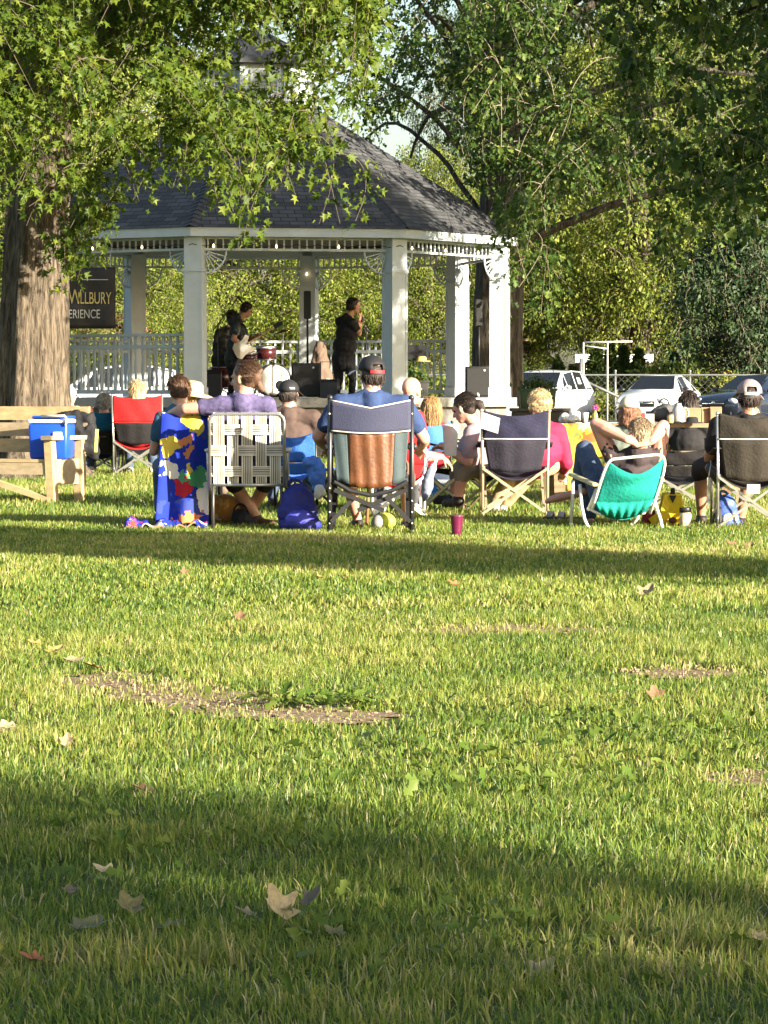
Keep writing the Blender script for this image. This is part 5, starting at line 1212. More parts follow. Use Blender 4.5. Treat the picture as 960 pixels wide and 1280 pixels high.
# ================================================================== chairs
alu = M('aluminium_tube', (.55, .54, .51), .32, .08, 20, metal=.85); blackmetal = M('black_tube', (.02, .02, .021), .4, .2, 20, spec=.5); tanmetal = M('champagne_tube', (.52, .44, .29), .35, .1, 20, metal=.5)
whitemetal = M('white_tube', (.72, .70, .64), .4, .05, 10); plastic_b = M('black_plastic', (.02, .02, .022), .45, .1)
def fabric(n, c, var=.12): return M('chair_cloth_' + n, c, .85, max(var, .2), 9, .55, 45, spec=.15)
def camp_chair(label, px, Y, w, h, s, frame, back, back2=None, top_h=.3, r=.011, lean=.05, sag=.05, depth=.5, group='folding camp chairs of the audience', piping=None, rz=0, arms=True, lower=None, cup=True):
    """quad folding chair seen from behind; origin between its rear feet, seat towards +y"""
    t = thing('camp_chair', label, 'chair', (X(px, Y), Y, 0), rad(rz), group); hw = w / 2
    for sx in (-1, 1):
        b = MB(); b.tube([(sx * hw, .02, .0), (sx * hw, 0, s), (sx * (hw + .01), -lean, h)], r, 8); b.ball((sx * (hw + .01), -lean, h), r * 1.5); b.ball((sx * hw, .02, .012), r * 1.7); b.build('upright', frame, t, True)
        b = MB(); b.tube([(sx * hw, depth, 0), (sx * hw, depth, .62)], r, 8); b.ball((sx * hw, depth, .012), r * 1.7); b.build('front_post', frame, t, True)
        b = MB(); b.bar((sx * (hw - .012), 0, s + .02), (sx * (hw - .012), depth, .03), r * 1.7, r * 1.7); b.bar((sx * (hw - .03), 0, .05), (sx * (hw - .03), depth, s), r * 1.7, r * 1.7); b.build('side_brace', frame, t)
        b = MB(); b.bar((sx * hw, -.022, s + .01), (-sx * hw, -.022 + sx * .012, .02), r * 1.8, r * 1.8); b.build('rear_brace', frame, t)
        b = MB(); b.bar((sx * hw, depth, s), (-sx * hw, depth + sx * .012, .02), r * 1.8, r * 1.8); b.build('front_brace', frame, t)
        if arms:
            b = MB(); b.sheet(lambda u, v: V(sx * (hw + .01) + (v - .5) * .07, -.02 + u * (depth + .05), .63 - .045 * math.sin(u * math.pi) + .0 * v), 10, 2, .01)
            am = b.build('armrest', back2 or back, t, True)
            if cup and sx > 0:
                b = MB(); b.lathe([(.036, .60), (.04, .5), (.042, .61), (.045, .612)], (sx * hw + .01, depth - .06, 0), 14); b.build('cup_holder', back2 or back, am, True)
    # back cloth: curved band from upright to upright
    def bk(z0, z1, sagx, n0=0.0):
        def fn(u, v):
            z = z0 + (z1 - z0) * v; y = -lean * max(0, (z - s)) / (h - s)
            k = math.sin(u * math.pi); dip = .03 * k * v + (0.02 * k * (v > .95))
            return V((u - .5) * 2 * (hw + .006), y - sagx * k * (.35 + .65 * (1 - abs(v - .4))) - n0 + .007 * math.sin(u * 13 + v * 5) * k, z - dip)
        return fn
    b = MB(); b.sheet(bk(h - top_h, h + .005, sag, .004), 22, 8, .008); b.build('headband', back, t, True)
    b = MB()
    def lowfn(u, v):
        z = s + .0 + (h - top_h - s + .01) * v; k = math.sin(u * math.pi); wq = hw * (.80 + .18 * v)
        return V((u - .5) * 2 * wq, -lean * max(0, (z - s)) / (h - s) - sag * 1.05 * k * (.5 + .5 * v) + .006 * math.sin(u * 17) * k, z - .02 * k * v - .03 * k * (1 - v))
    b.sheet(lowfn, 22, 8, .008); b.build('backrest', back2 or back, t, True)
    b = MB()
    def seat(u, v):
        k = math.sin(u * math.pi); return V((u - .5) * 2 * hw * .97, .0 + v * depth, s + .02 - .085 * k * (1 - .5 * v) - .03 * (1 - v) * k)
    b.sheet(seat, 16, 8, .008); b.build('seat', lower or back2 or back, t, True)
    if piping:
        b = MB(); f0 = bk(h - top_h, h + .005, sag, .012)
        b.tube([f0(u / 20, 0) for u in range(21)], .007, 5); b.build('piping', piping, t, True)
    return t
# dark blue chair with champagne frame
navy_cl = fabric('navy', (.022, .022, .045)); black_cl = fabric('black', (.016, .015, .016)); red_cl = fabric('red', (.45, .018, .02)); blue_cl = fabric('blue', (.03, .085, .28)); teal_cl = fabric('teal', (.015, .27, .215), .1); brown_cl = fabric('brown_black', (.035, .03, .024))
c1 = camp_chair('dark blue camp chair with a pale champagne frame and curved piping, in the sun', 644, 27.3, .555, .90, .40, tanmetal, navy_cl, fabric('slate', (.026, .024, .034)), .24, .012, .04, .06, piping=M('piping_pale', (.55, .5, .42), .6))
camp_chair('tall red camp chair with a black mesh back panel beside the trunk', 172, 39.7, .60, 1.0, .42, alu, red_cl, black_cl, .34, .012, .05, .06, lower=red_cl, piping=M('piping_red', (.4, .02, .02), .6))
camp_chair('blue camp chair holding the grey-haired person near the big trunk', 128, 40.1, .52, .82, .30, blackmetal, fabric('ocean', (.01, .10, .22)), black_cl, .26)
camp_chair('red camp chair mostly hidden behind the big trunk', 88, 41.0, .56, .84, .34, blackmetal, red_cl, black_cl, .26)
camp_chair('bright blue camp chair with black legs under the man in brown', 369, 28.2, .40, .70, .36, blackmetal, fabric('bright_blue', (.045, .14, .48)), None, .26, rz=-20)
camp_chair('folding chair under the straw-hatted person, hidden behind the boy', 240, 29.9, .5, .78, .34, blackmetal, black_cl, None, .25)
camp_chair('light blue camp chair of the long-haired girl', 537, 33.1, .44, .74, .32, blackmetal, fabric('sky', (.06, .18, .42)), fabric('deep_red', (.28, .02, .03)), .3)
camp_chair('dark camp chair turned sideways under the woman in mauve', 606, 28.2, .54, .74, .36, tanmetal, black_cl, None, .24, rz=48)
camp_chair('black camp chair with a silver frame and white label at the right edge', 941, 24.7, .535, .90, .40, alu, brown_cl, brown_cl, .20, .0105, .03, .07, piping=M('piping_silver', (.5, .5, .48), .4))
wl = thing('paper_tag', 'white paper tag hanging from the seat of the black camp chair', 'tag', W(942, 611, 24.62)); b = MB(); b.box((0, 0, 0), (.10, .004, .07), (.2, .0, .08)); b.build('sheet', M('paper_white', (.75, .74, .7), .7), wl)
camp_chair('low folding chair with crossed silver legs beyond the teal chair', 852, 28.8, .56, .56, .32, alu, black_cl, None, .16)
camp_chair('camp chair under the boy, covered by the printed towel', 231, 25.05, .32, .80, .34, blackmetal, black_cl, None, .25, cup=False)
camp_chair('white-armed camp chair with a red back under the bald man', 498, 26.9, .44, .70, .34, whitemetal, red_cl, None, .25, cup=False)
# paper over the corner of the dark blue chair
pt = thing('paper_sheet', 'folded white paper lying over the top corner of the dark blue chair', 'paper', W(611, 523, 27.2))
b = MB(); b.sheet(lambda u, v: V((u - .5) * .15 + .02 * v, -.02 + .02 * math.sin(u * 3) - .015 * (v < .5), (v - .6) * .13 - .05 * u), 8, 8, .003); b.build('sheet', M('paper_white', (.75, .74, .7), .7), pt)

# --- wide padded chair
Y = 23.95; hx = lambda px: (px - 463.5) * Y / F; hz = lambda py: EYE + (HZ - py) * Y / F
t = thing('padded_chair', 'wide padded chair with black frame, grey headband and brown back panel', 'chair', (X(463.5, Y), Y, 0))
for sx in (-1, 1):
    xo = sx * hx(515); b = MB(); b.tube([(xo, .0, 0), (xo, -.01, .45), (xo * .985, -.06, hz(497))], .0185, 10); b.ball((xo, 0, .02), .024); b.ball((xo * .985, -.06, hz(497)), .022)
    up = b.build('upright', blackmetal, t, True)
    b = MB()
    for z in (hz(654), hz(640), hz(626), hz(610), hz(517)): b = MB(); b.ball((xo, -.022 - (.05 if z > .8 else 0), z), .0065); b.build('rivet', M('rivet_pale', (.7, .68, .62), .3), up, True)
    b = MB(); b.tube([(xo, .52, 0), (xo, .52, .64)], .0185, 10); b.build('front_post', blackmetal, t, True)
    b = MB(); b.rbox((xo, .25, .655), (.075, .58, .045), .015); b.build('armrest', plastic_b, t, True)
    b = MB(); b.bar((xo * .96, .0, .42), (xo * .96, .52, .06), .03, .03); b.bar((xo * .9, .0, .06), (xo * .9, .52, .42), .03, .03); b.build('side_brace', blackmetal, t)
    b = MB(); b.bar((sx * hx(509), -.03, hz(612)), (sx * hx(447), -.03 + sx * .012, hz(638)), .038, .032); b.bar((sx * hx(482), -.035 - sx * .012, hz(620)), (sx * hx(513), -.035 - sx * .012, hz(652)), .034, .03)
    b.tube([V(sx * hx(509), -.03, hz(602)), V(sx * hx(490), -.045, hz(613)), V(sx * hx(464), -.05, hz(619))], .017, 8); b.build('rear_brace', blackmetal, t)
xw = hx(513)
def vdip(u): return abs(u - .5) * 2
b = MB(); b.sheet(lambda u, v: V((u - .5) * 2 * xw, -.055 - .05 * math.sin(u * math.pi) - .012 * v, (hz(538) - .02 * math.sin(u * math.pi)) + ((hz(501) - .058 * (1 - vdip(u)) ** 1.0) - (hz(538) - .02 * math.sin(u * math.pi))) * v), 26, 8, .022); b.build('headband', M('headband_grey', (.034, .038, .075), .75, .12, 6, .3, 120), t, True)
b = MB(); b.tube([V((u / 20 - .5) * 2 * xw, -.07 - .05 * math.sin(u / 20 * math.pi), hz(501) - .058 * (1 - vdip(u / 20)) + .004) for u in range(21)], .006, 5); b.tube([V((u / 20 - .5) * 2 * xw, -.068 - .05 * math.sin(u / 20 * math.pi), hz(538) - .02 * math.sin(u / 20 * math.pi)) for u in range(21)], .006, 5); b.build('piping', M('piping_pale', (.55, .5, .42)), t, True)
def panel(u0, u1, name, m, z1=600, wob=.004):
    b = MB()
    def fn(u, v):
        U = u0 + (u1 - u0) * u; k = math.sin(U * math.pi); zt = hz(538) - .02 * k + .012; zb = hz(z1) - .05 * k
        return V((U - .5) * 2 * xw * (.96 - .1 * (1 - v)), -.045 - .06 * k * (.4 + .6 * v) + wob * math.sin(U * 34 + v * 2), zb + (zt - zb) * v)
    b.sheet(fn, 14, 10, .008); b.build(name, m, t, True)
panel(.0, .185, 'side_panel', M('side_panel_teal', (.045, .068, .075), .75, .15, 6, .3, 120)); panel(.815, 1, 'side_panel', M('side_panel_teal', (.105, .145, .155)))
panel(.185, .815, 'centre_panel', M('copper_cloth', (.115, .043, .016), .5, .4, 5, .3, 40, spec=.5), 602, .008)
b = MB(); b.sheet(lambda u, v: V((u - .5) * 2 * xw * .94, -.03 + v * .55, .44 - .05 * math.sin(u * math.pi) - .03 * (1 - v)), 14, 8, .03); b.build('seat', M('seat_dark', (.03, .03, .035), .8), t, True)

# --- woven lawn chair
Y = 24.55; pc = thing('lawn_chair', 'folding lawn chair woven from striped white webbing on a round-cornered tube frame', 'chair', (X(309, Y), Y, 0))
hx = lambda px: (px - 309) * Y / F; hz = lambda py: EYE + (HZ - py) * Y / F
wx, zt, zb = .285, hz(517.5), hz(603); tilt = .12
yb = lambda z: -tilt * (z - .35)
b = MB(); cr = .055; pts = [V(-wx, yb(.33), .33), V(-wx, yb(zt - cr), zt - cr)] + [V(-wx + cr - cr * math.cos(rad(a)), yb(zt), zt - cr + cr * math.sin(rad(a))) for a in (30, 60, 90)] + [V(wx - cr + cr * math.sin(rad(a)), yb(zt), zt - cr + cr * math.cos(rad(a))) for a in (0, 30, 60)] + [V(wx, yb(zt - cr), zt - cr), V(wx, yb(.33), .33)]
b.tube(pts, .0125, 10); b.build('back_frame', alu, pc, True)
b = MB(); b.tube([V(-wx, yb(zb) , zb - .02), V(wx, yb(zb), zb - .02)], .011, 8); b.build('crossbar', alu, pc, True)
for sx in (-1, 1):
    b = MB(); b.tube([V(sx * (wx + .02), .50, .0), V(sx * (wx + .02), .05, .60)], .0125, 8); b.build('leg', alu, pc, True)
    b = MB(); b.tube([V(sx * (wx + .02) * .86, -.02, .0), V(sx * (wx + .02) * .86, .0, .33), V(sx * (wx + .02), .46, .60)], .0125, 8); b.build('leg', M('dark_tube', (.09, .085, .08), .4, metal=.6), pc, True)
    b = MB(); b.rbox((sx * (wx + .02), .25, .615), (.05, .46, .025), .012); b.build('armrest', whitemetal, pc, True)
b = MB(); b.tube([V(-wx, .0, .355), V(-wx, .48, .37), V(wx, .48, .37), V(wx, .0, .355)], .0125, 8); b.build('seat_frame', alu, pc, True)
def web_mat():
    m = bpy.data.materials.new('striped_webbing'); m.use_nodes = True; nt = m.node_tree; bs = nt.nodes['Principled BSDF']
    uv = nt.nodes.new('ShaderNodeUVMap'); uv.uv_map = 'UVMap'; sp = nt.nodes.new('ShaderNodeSeparateXYZ'); nt.links.new(uv.outputs[0], sp.inputs[0])
    r = nt.nodes.new('ShaderNodeValToRGB'); r.color_ramp.interpolation = 'CONSTANT'; e = r.color_ramp.elements
    wv = (.62, .58, .5, 1); gr = (.20, .175, .15, 1); dk = (.05, .045, .04, 1)
    st_ = [(0, wv), (.12, gr), (.22, wv), (.29, dk), (.38, wv), (.45, dk), (.55, wv), (.62, dk), (.71, wv), (.78, gr), (.88, wv)]
    while len(e) < len(st_): e.new(.5)
    for i, (p_, c_) in enumerate(st_): e[i].position = p_; e[i].color = c_
    nt.links.new(sp.outputs[0], r.inputs[0]); nt.links.new(r.outputs[0], bs.inputs['Base Color']); bs.inputs['Roughness'].default_value = .55
    return m
webm = web_mat()
def strips(name, specs, parent):
    vs, fs, uvs = [], [], []
    for P, wdir, wd, th in specs:                    # centre line points, width direction, width
        b0 = len(vs); n = len(P); K = 5
        for side in (1, -1):
            for i, p_ in enumerate(P):
                tn = (P[min(i + 1, n - 1)] - P[max(i - 1, 0)]).normalized(); nn = tn.cross(wdir).normalized()
                for k in range(K): vs.append(p_ + wdir * ((k / (K - 1) - .5) * wd) + nn * side * th); uvs.append((k / (K - 1) * .998 + .001, i / n))
        o2 = n * K
        for i in range(n - 1):
            for k in range(K - 1):
                q = (b0 + i * K + k, b0 + i * K + k + 1, b0 + (i + 1) * K + k + 1, b0 + (i + 1) * K + k); fs.append(q); fs.append(tuple(o2 + z_ for z_ in reversed(q)))
    me = bpy.data.meshes.new(name); me.from_pydata([v[:] for v in vs], [], fs); me.materials.append(webm); ul = me.uv_layers.new(name='UVMap')
    for l in me.loops: ul.data[l.index].uv = uvs[l.vertex_index]
    me.polygons.foreach_set('use_smooth', [True] * len(me.polygons)); me.update(); return link(name, me, parent)
xs = [-.216, -.108, .0, .108, .216]; zs = [hz(537), hz(563), hz(589)]; zs2 = zs
sp_ = []
for i, x in enumerate(xs):
    P = []
    for k in range(25):
        z = zt + .005 + (zb - .035 - zt) * k / 24; w_ = 0
        for j, zz in enumerate(zs): w_ += (.011 if (i + j) % 2 else -.011) * math.exp(-((z - zz) / .045) ** 2)
        P.append(V(x, yb(z) + w_, z))
    P[0] += V(0, .014, .008); sp_.append((P, V(1, 0, 0), .084, .0015))
for j, zz in enumerate(zs):
    P = []
    for k in range(31):
        x = -wx - .012 + (2 * wx + .024) * k / 30; w_ = 0
        for i, xx in enumerate(xs): w_ += (-.011 if (i + j) % 2 else .011) * math.exp(-((x - xx) / .04) ** 2)
        P.append(V(x, yb(zz) + w_, zz))
    sp_.append((P, V(0, 0, 1), .078, .0015))
strips('back_webbing', sp_, pc)
sp2 = [([V(x, .02 + .44 * k / 12, .362 - .03 * math.sin(k / 12 * 3.14)) for k in range(13)], V(1, 0, 0), .064, .0015) for x in xs] + [([V(-wx + 2 * wx * k / 12, yy, .358 - .03 * math.sin(k / 12 * 3.14)) for k in range(13)], V(0, 1, 0), .064, .0015) for yy in (.09, .19, .29, .39)]
strips('seat_webbing', sp2, pc)

# --- teal sling chair
Y = 24.75; tc_ = thing('beach_chair', 'low teal sling chair with white bent-tube frame and cream armrest', 'chair', (X(780, Y), Y, 0), 0)
Pq = lambda px, py, dy=0: W(px, py, Y + dy) - V(X(780, Y), Y, 0)
TL, TR, BL, BR = Pq(762, 577, -.02), Pq(830, 572, -.06), Pq(744, 632, .08), Pq(818, 628, .04)
b = MB(); b.tube(bez(Pq(741, 636, .1), TL + V(-.03, 0, -.02), TL + V(-.02, 0, .02), TL + V(.05, -.01, .022), 8) + bez(TR + V(-.06, 0, .022), TR + V(.03, 0, .02), TR + V(.04, 0, -.03), Pq(813, 642, .06), 8), .012, 8); b.build('back_frame', whitemetal, tc_, True)
b = MB()
def sl_(u, v):
    a = TL.lerp(TR, u); c = BL.lerp(BR, u); k = math.sin(u * math.pi)
    p_ = a.lerp(c, v); fold = .022 * math.sin(v * 8 + 2.2 * u) * k * (1 - abs(v - .55) * 1.1)
    return p_ + V(0, -.07 * k * math.sin(v * math.pi * .9 + .3) - fold, -.11 * k * (1 - v) ** 2.2)
b.sheet(sl_, 26, 22, .006); b.build('backrest', teal_cl, tc_, True)
b = MB()
def rl_(u, v):
    a = BL.lerp(BR, u) + V(0, -.035, .03); c = Pq(752, 644, .1).lerp(Pq(806, 641, .08), u); k = math.sin(u * math.pi)
    return a.lerp(c, v) + V(0, -.05 * math.sin(v * 3.1) + .012 * math.sin(u * 40) * v, -.035 * k * (.4 + .6 * v))
b.sheet(rl_, 40, 8, .006); b.build('lower_sling', teal_cl, tc_, True)
b = MB(); b.sheet(lambda u, v: Pq(752, 643, .1).lerp(Pq(806, 640, .08), u).lerp(Pq(738, 622, .52).lerp(Pq(800, 620, .5), u), v) + V(0, 0, -.05 * math.sin(u * math.pi) * (1 - v * .5)), 14, 8, .006); b.build('seat', teal_cl, tc_, True)
leg_pts = [[Pq(716, 600, .35), Pq(716, 622, .34), Pq(714, 655, .35)], [Pq(725, 606, .2), Pq(727, 632, .1), Pq(731, 650, -.0), Pq(736, 660, -.02)], [Pq(746, 610, .1), Pq(742, 622, .1), Pq(736, 636, .12)],
           [Pq(826, 596, .3), Pq(818, 618, .2), Pq(813, 634, .1)], [Pq(815, 616, .1), Pq(820, 632, .05), Pq(826, 650, -.0), Pq(828, 661, -.02)], [Pq(801, 632, .3), Pq(797, 648, .34), Pq(790, 656, .36)]]
for L in leg_pts: b = MB(); b.tube(L, .0135, 8); b.ball(L[-1], .017); b.build('leg', whitemetal, tc_, True)
b = MB(); b.tube([Pq(737, 636, .12), Pq(752, 644, .1), Pq(806, 641, .08), Pq(813, 634, .1)], .012, 8); b.build('crossbar', whitemetal, tc_, True)
b = MB(); p0, p1 = Pq(714, 593, .42), Pq(744, 606, .02); b.rbox((p0 + p1) / 2, ((p1 - p0).length + .02, .055, .03), .014, Matrix.Rotation(math.atan2((p1 - p0).y, (p1 - p0).x), 3, 'Z') @ Matrix.Rotation(-math.asin((p1 - p0).z / (p1 - p0).length), 3, 'Y')); b.build('armrest', M('cream_arm', (.50, .44, .25), .5, .15, 12), tc_, True)
b = MB(); p0, p1 = Pq(812, 596, .4), Pq(826, 600, .0); b.bar(p0, p1, .055, .03); b.build('armrest', M('cream_arm', (.50, .44, .25)), tc_)

# --- printed towel over the boy's chair
Y = 24.85
tw = thing('towel', 'royal blue towel printed with red, white and orange patches draped to the ground', 'towel', (X(226, Y), Y, 0))
twm = blob_mat('printed_towel', (.012, .03, .30), [(.45, .02, .03), (.62, .6, .56), (.012, .03, .30), (.55, .19, .07), (.03, .05, .22), (.40, .03, .04), (.6, .58, .52), (.55, .42, .06), (.08, .28, .12)], 6.5, thresh=.30)
b = MB()
def twf(u, v):
    px = (202 + 58 * u) * (1 - v) + (194 + 67 * u) * v; py = (517 + 3 * math.sin(u * 5)) * (1 - v) + 668.5 * v
    p_ = W(px, py, Y) - V(X(226, Y), Y, 0); p_.z = max(p_.z, .022)
    return p_ + V(0, -.02 - .035 * math.sin(u * 11 + v * 2.2) * (.3 + .7 * v) - .03 * v - .10 * max(0, v - .93) * 6, 0)
b.sheet(twf, 40, 40, .009); 
def twt(u, v): p0 = twf(u, 0); return p0 + V(0, .16 * v, .02 * math.sin(v * 3.1) - .05 * v * v)
b.sheet(twt, 30, 6, .009)
b.build('cloth', twm, tw, True)
b = MB()
def spill(u, v):
    p_ = W(157 + 102 * u, 664, Y - .1) - V(X(226, Y), Y, 0); return V(p_.x, -.02 - .26 * v, .05 + .035 * math.sin(u * 13 + v * 4) * (1 - v * .4) + .02 * math.sin(u * 31) - .04 * v * (1 - u * .5))
b.sheet(spill, 40, 10, .01); b.build('hem', blob_mat('printed_hem', (.012, .03, .30), [(.45, .05, .03), (.3, .03, .12), (.012, .03, .30), (.5, .2, .08), (.4, .38, .36)], 14, thresh=.3), tw, True)

# ================================================================== bench on the left, cooler, jacket
wood = M('pale_pine', (.42, .31, .16), .75, .25, 3, .4, 40, stretch=(1, 6, 6)); wood2 = M('weathered_pine', (.33, .26, .16), .8, .25, 3, .4, 40, stretch=(1, 6, 6))
Y = 30.2; bo = V(X(66, Y), Y, 0); bn_ = thing('bench', 'pale wooden garden bench with slatted back and broad armrest in front of the trunk', 'bench', bo)
ax = V(-.93, .36, 0).normalized(); bk_ = V(.62, .79, 0).normalized()          # along the seat; from front to back
LB = 1.75
def plank(name, c, L_, w_, th, m=wood, up=V(0, 0, 1), d=ax): q_ = MB(); q_.bar(c - d * L_ / 2, c + d * L_ / 2, w_, th, up); q_.build(name, m, bn_)
fx, bx_ = V(0, 0, 0), V(X(96, 30.3) - X(66, 30.2), .36, 0)
bk_ = bx_.normalized()
for k, (off, h_) in enumerate(((fx, .60), (bx_, .60))):
    for e in (0, LB): q_ = MB(); p_ = off + ax * e; q_.bar(p_, p_ + V(.012 if k else -.03, 0, h_), .10, .075, up=ax) ; q_.build('leg', wood, bn_)
for e in (0, LB):
    q_ = MB(); c = (fx + bx_) / 2 + ax * e + V(0, 0, .622); q_.bar(c - bk_ * .31, c + bk_ * .31, .13, .038); q_.build('armrest', wood, bn_)
    q_ = MB(); c = (fx + bx_) / 2 + ax * e; q_.bar(c + V(0, 0, .30) - bk_ * .2, c + V(0, 0, .30) + bk_ * .2, .05, .24, up=V(0, 0, 1)); q_.build('end_panel', wood2, bn_)
for k in range(4): plank('seat_slat', fx + bk_ * (.02 + .115 * k) + ax * (LB / 2) + V(0, 0, .405 - .006 * k), LB + .02, .10, .03, wood)
plank('apron', fx - bk_ * .03 + ax * LB / 2 + V(0, 0, .33), LB, .032, .11, wood2)
for k in range(3): plank('back_slat', bx_ + bk_ * (.03 + .03 * k) + ax * (LB / 2) + V(0, 0, .54 + .155 * k), LB + .1, .03, .13, wood if k != 1 else wood2)
for e in (.12, LB - .12): q_ = MB(); p_ = bx_ + ax * e + bk_ * .075; q_.bar(p_ + V(0, 0, .36), p_ + bk_ * .06 + V(0, 0, .92), .07, .04, up=ax); q_.build('back_post', wood2, bn_)
q_ = MB(); q_.bar(V(-.02, -.01, .03), V(-.62, .2, .22), .08, .05); q_.build('brace', wood, bn_)
# cooler
ck = thing('cooler', 'royal blue picnic cooler with a white lid rim standing on the bench', 'cooler', bo + bk_ * .18 + ax * .13 + V(0, 0, .418), math.atan2(ax.y, ax.x) + math.pi + rad(10))
blu = M('cooler_blue', (.012, .07, .52), .35, .06, 5); whp = M('cooler_white', (.72, .72, .70), .4, .04)
b = MB(); b.rbox((0, 0, .17), (.37, .27, .34), .03, taper=1.06); b.build('tub', blu, ck, 'auto')
b = MB(); b.rbox((0, 0, .361), (.40, .295, .042), .02); lid = b.build('lid', whp, ck, 'auto'); b = MB(); b.rbox((.02, 0, .397), (.36, .26, .03), .02); b.build('lid_top', blu, lid, 'auto')
b = MB(); b.tube([V(.18, -.155, .32), V(.195, -.16, .38), V(.18, -.175, .41), V(-.05, -.18, .41)], .012, 6); b.rbox((.1, -.15, .23), (.09, .02, .06), .008); b.build('handle', whp, ck, True)
# jacket
jk = thing('jacket', 'black jacket slumped over the end of the bench back beside the cooler', 'jacket', bo + bx_ + V(0, .05, .58)); b = MB()
for p_, r_ in (((-.02, .06, .10), (.13, .1, .2)), ((.09, .02, .02), (.1, .09, .18)), ((-.13, .08, .2), (.12, .08, .1)), ((.13, .02, -.06), (.06, .06, .14)), ((.02, .0, -.02), (.12, .08, .12)), ((.06, .04, .2), (.08, .07, .1))): b.ball(p_, r_)
b.fuse('cloth', black_c, jk, .014, 3, .06, .09)
b = MB(); b.bar((.155, -.05, -.10), (.17, -.05, .12), .03, .012); b.build('trim', M('reflective_yellow', (.55, .52, .12), .6), jk)

# ================================================================== things on the lawn
def backpack(label, px, py, Y, w, h, m1, m2, rz=0, name='backpack'):
    t = thing(name, label, name.replace('_', ' '), (X(px, Y), Y, 0), rad(rz)); b = MB()
    b.ball((0, 0, h * .36), (w * .5, w * .36, h * .38)); b.ball((0, .02, h * .66), (w * .40, w * .3, h * .34)); b.ball((.02, -.02, h * .14), (w * .52, w * .38, h * .2))
    b.fuse('pack', m1, t, .012, 3, .035, .09)
    b = MB(); b.ball((.01, -w * .30, h * .26), (w * .34, w * .12, h * .22)); b.fuse('pocket', m2, t, .01, 2, .02, .06)
    b = MB(); b.tube(bez((-w * .2, w * .2, h * .95), (-w * .3, w * .3, h * 1.15), (w * .1, w * .3, h * 1.12), (w * .12, w * .15, h * .93), 10), .012, 6); b.build('strap', m1, t, True)
    return t
backpack('royal blue backpack slumped on the grass between the webbed and padded chairs', 372, 640, 24.5, .32, .36, M('pack_navy', (.02, .025, .20), .6, .2, 8), M('pack_blue', (.06, .065, .50), .55, .15, 8))
backpack('blue lunch bag standing under the black camp chair', 909, 648, 25.1, .20, .26, M('bag_blue', (.05, .10, .40), .55, .15, 8), M('bag_pale', (.45, .48, .55), .5, .15, 8), 10, 'lunch_bag')
t = thing('pillow', 'mustard patterned cushion lying under the webbed lawn chair', 'cushion', (X(285, 25.3), 25.3, 0)); b = MB(); b.ball((0, 0, .125), (.19, .12, .12), Euler((0, .35, .2)).to_matrix()); b.ball((.07, 0, .08), (.13, .1, .08)); b.fuse('cover', blob_mat('mustard_print', (.36, .17, .04), [(.36, .17, .04), (.55, .42, .3), (.3, .1, .03), (.5, .3, .1)], 14, thresh=.4), t, .012, 3, .02)
t = thing('shoulder_bag', 'black bag lying beside the mustard cushion', 'bag', (X(300, 25.1), 25.1, 0)); b = MB(); b.ball((0, 0, .07), (.07, .09, .08)); b.ball((.05, .02, .04), (.08, .08, .05)); b.fuse('pouch', black_c, t, .01, 3, .03, .06); b = MB(); b.tube(bez((-.05, 0, .12), (-.04, 0, .22), (.06, 0, .2), (.07, 0, .08), 8), .008, 6); b.build('strap', black_c, t, True)
t = thing('tumbler', 'maroon tumbler standing alone on the grass', 'tumbler', (X(571, 23.5), 23.5, 0)); b = MB(); b.lathe([(.034, 0), (.037, .004), (.038, .05), (.049, .150), (.05, .156), (.047, .156), (.044, .148), (.034, .02)], n=26); b.build('cup', M('maroon_metal', (.15, .016, .06), .3, .12, 14, metal=.35, coat=.3), t, True)
b = MB(); b.lathe([(.045, .146), (.051, .151), (.051, .160), (.03, .163), (.0, .163)], n=26); b.build('lid', M('lid_smoke', (.12, .03, .06), .3), t, True)
t = thing('plastic_cup', 'blue plastic cup standing on the grass beyond the tumbler', 'cup', (X(540, 32), 32, 0)); b = MB(); b.lathe([(.036, 0), (.039, .005), (.052, .11), (.055, .112), (.052, .115), (.048, .11), (.034, .012)], n=20); b.build('cup', M('cup_blue', (.03, .17, .55), .4), t, True); b = MB(); b.tube([V(.052 * math.cos(k * .314), .052 * math.sin(k * .314), .113) for k in range(21)], .004, 5); b.build('rim', M('cup_blue', (.03, .17, .55)), t, True)
t = thing('ball', 'half yellow half grey play ball on the grass under the padded chair', 'ball', (X(481, 24.7), 24.7, .062)); b = MB(); b.ball((0, 0, 0), (.085, .07, .07), None, 20, 14); b.build('skin', M('ball_yellow', (.50, .58, .06), .6, .1, 10), t, True); b = MB(); b.ball((-.045, -.012, -.004), (.06, .066, .066), Euler((0, .5, 0)).to_matrix(), 18, 12); b.build('panel', M('ball_grey', (.30, .29, .28), .7, .1, 10), t, True)
t = thing('walking_cane', 'wooden cane leaning under the padded chair', 'cane', (X(459, 24.9), 24.9, 0)); b = MB(); b.tube([V(-.005, 0, 0), V(.01, .02, .30), V(.005, .05, .55)] + [V(.005 + .04 - .04 * math.cos(a), .05, .55 + .05 * math.sin(a)) for a in (.6, 1.2, 1.8, 2.4, 3.0)], .0125, 8); b.build('shaft', M('cane_wood', (.26, .13, .06), .5, .2, 10), t, True); b = MB(); b.lathe([(.016, 0), (.015, .03)], (-.005, 0, 0), 10); b.build('tip', plastic_b, t, True)
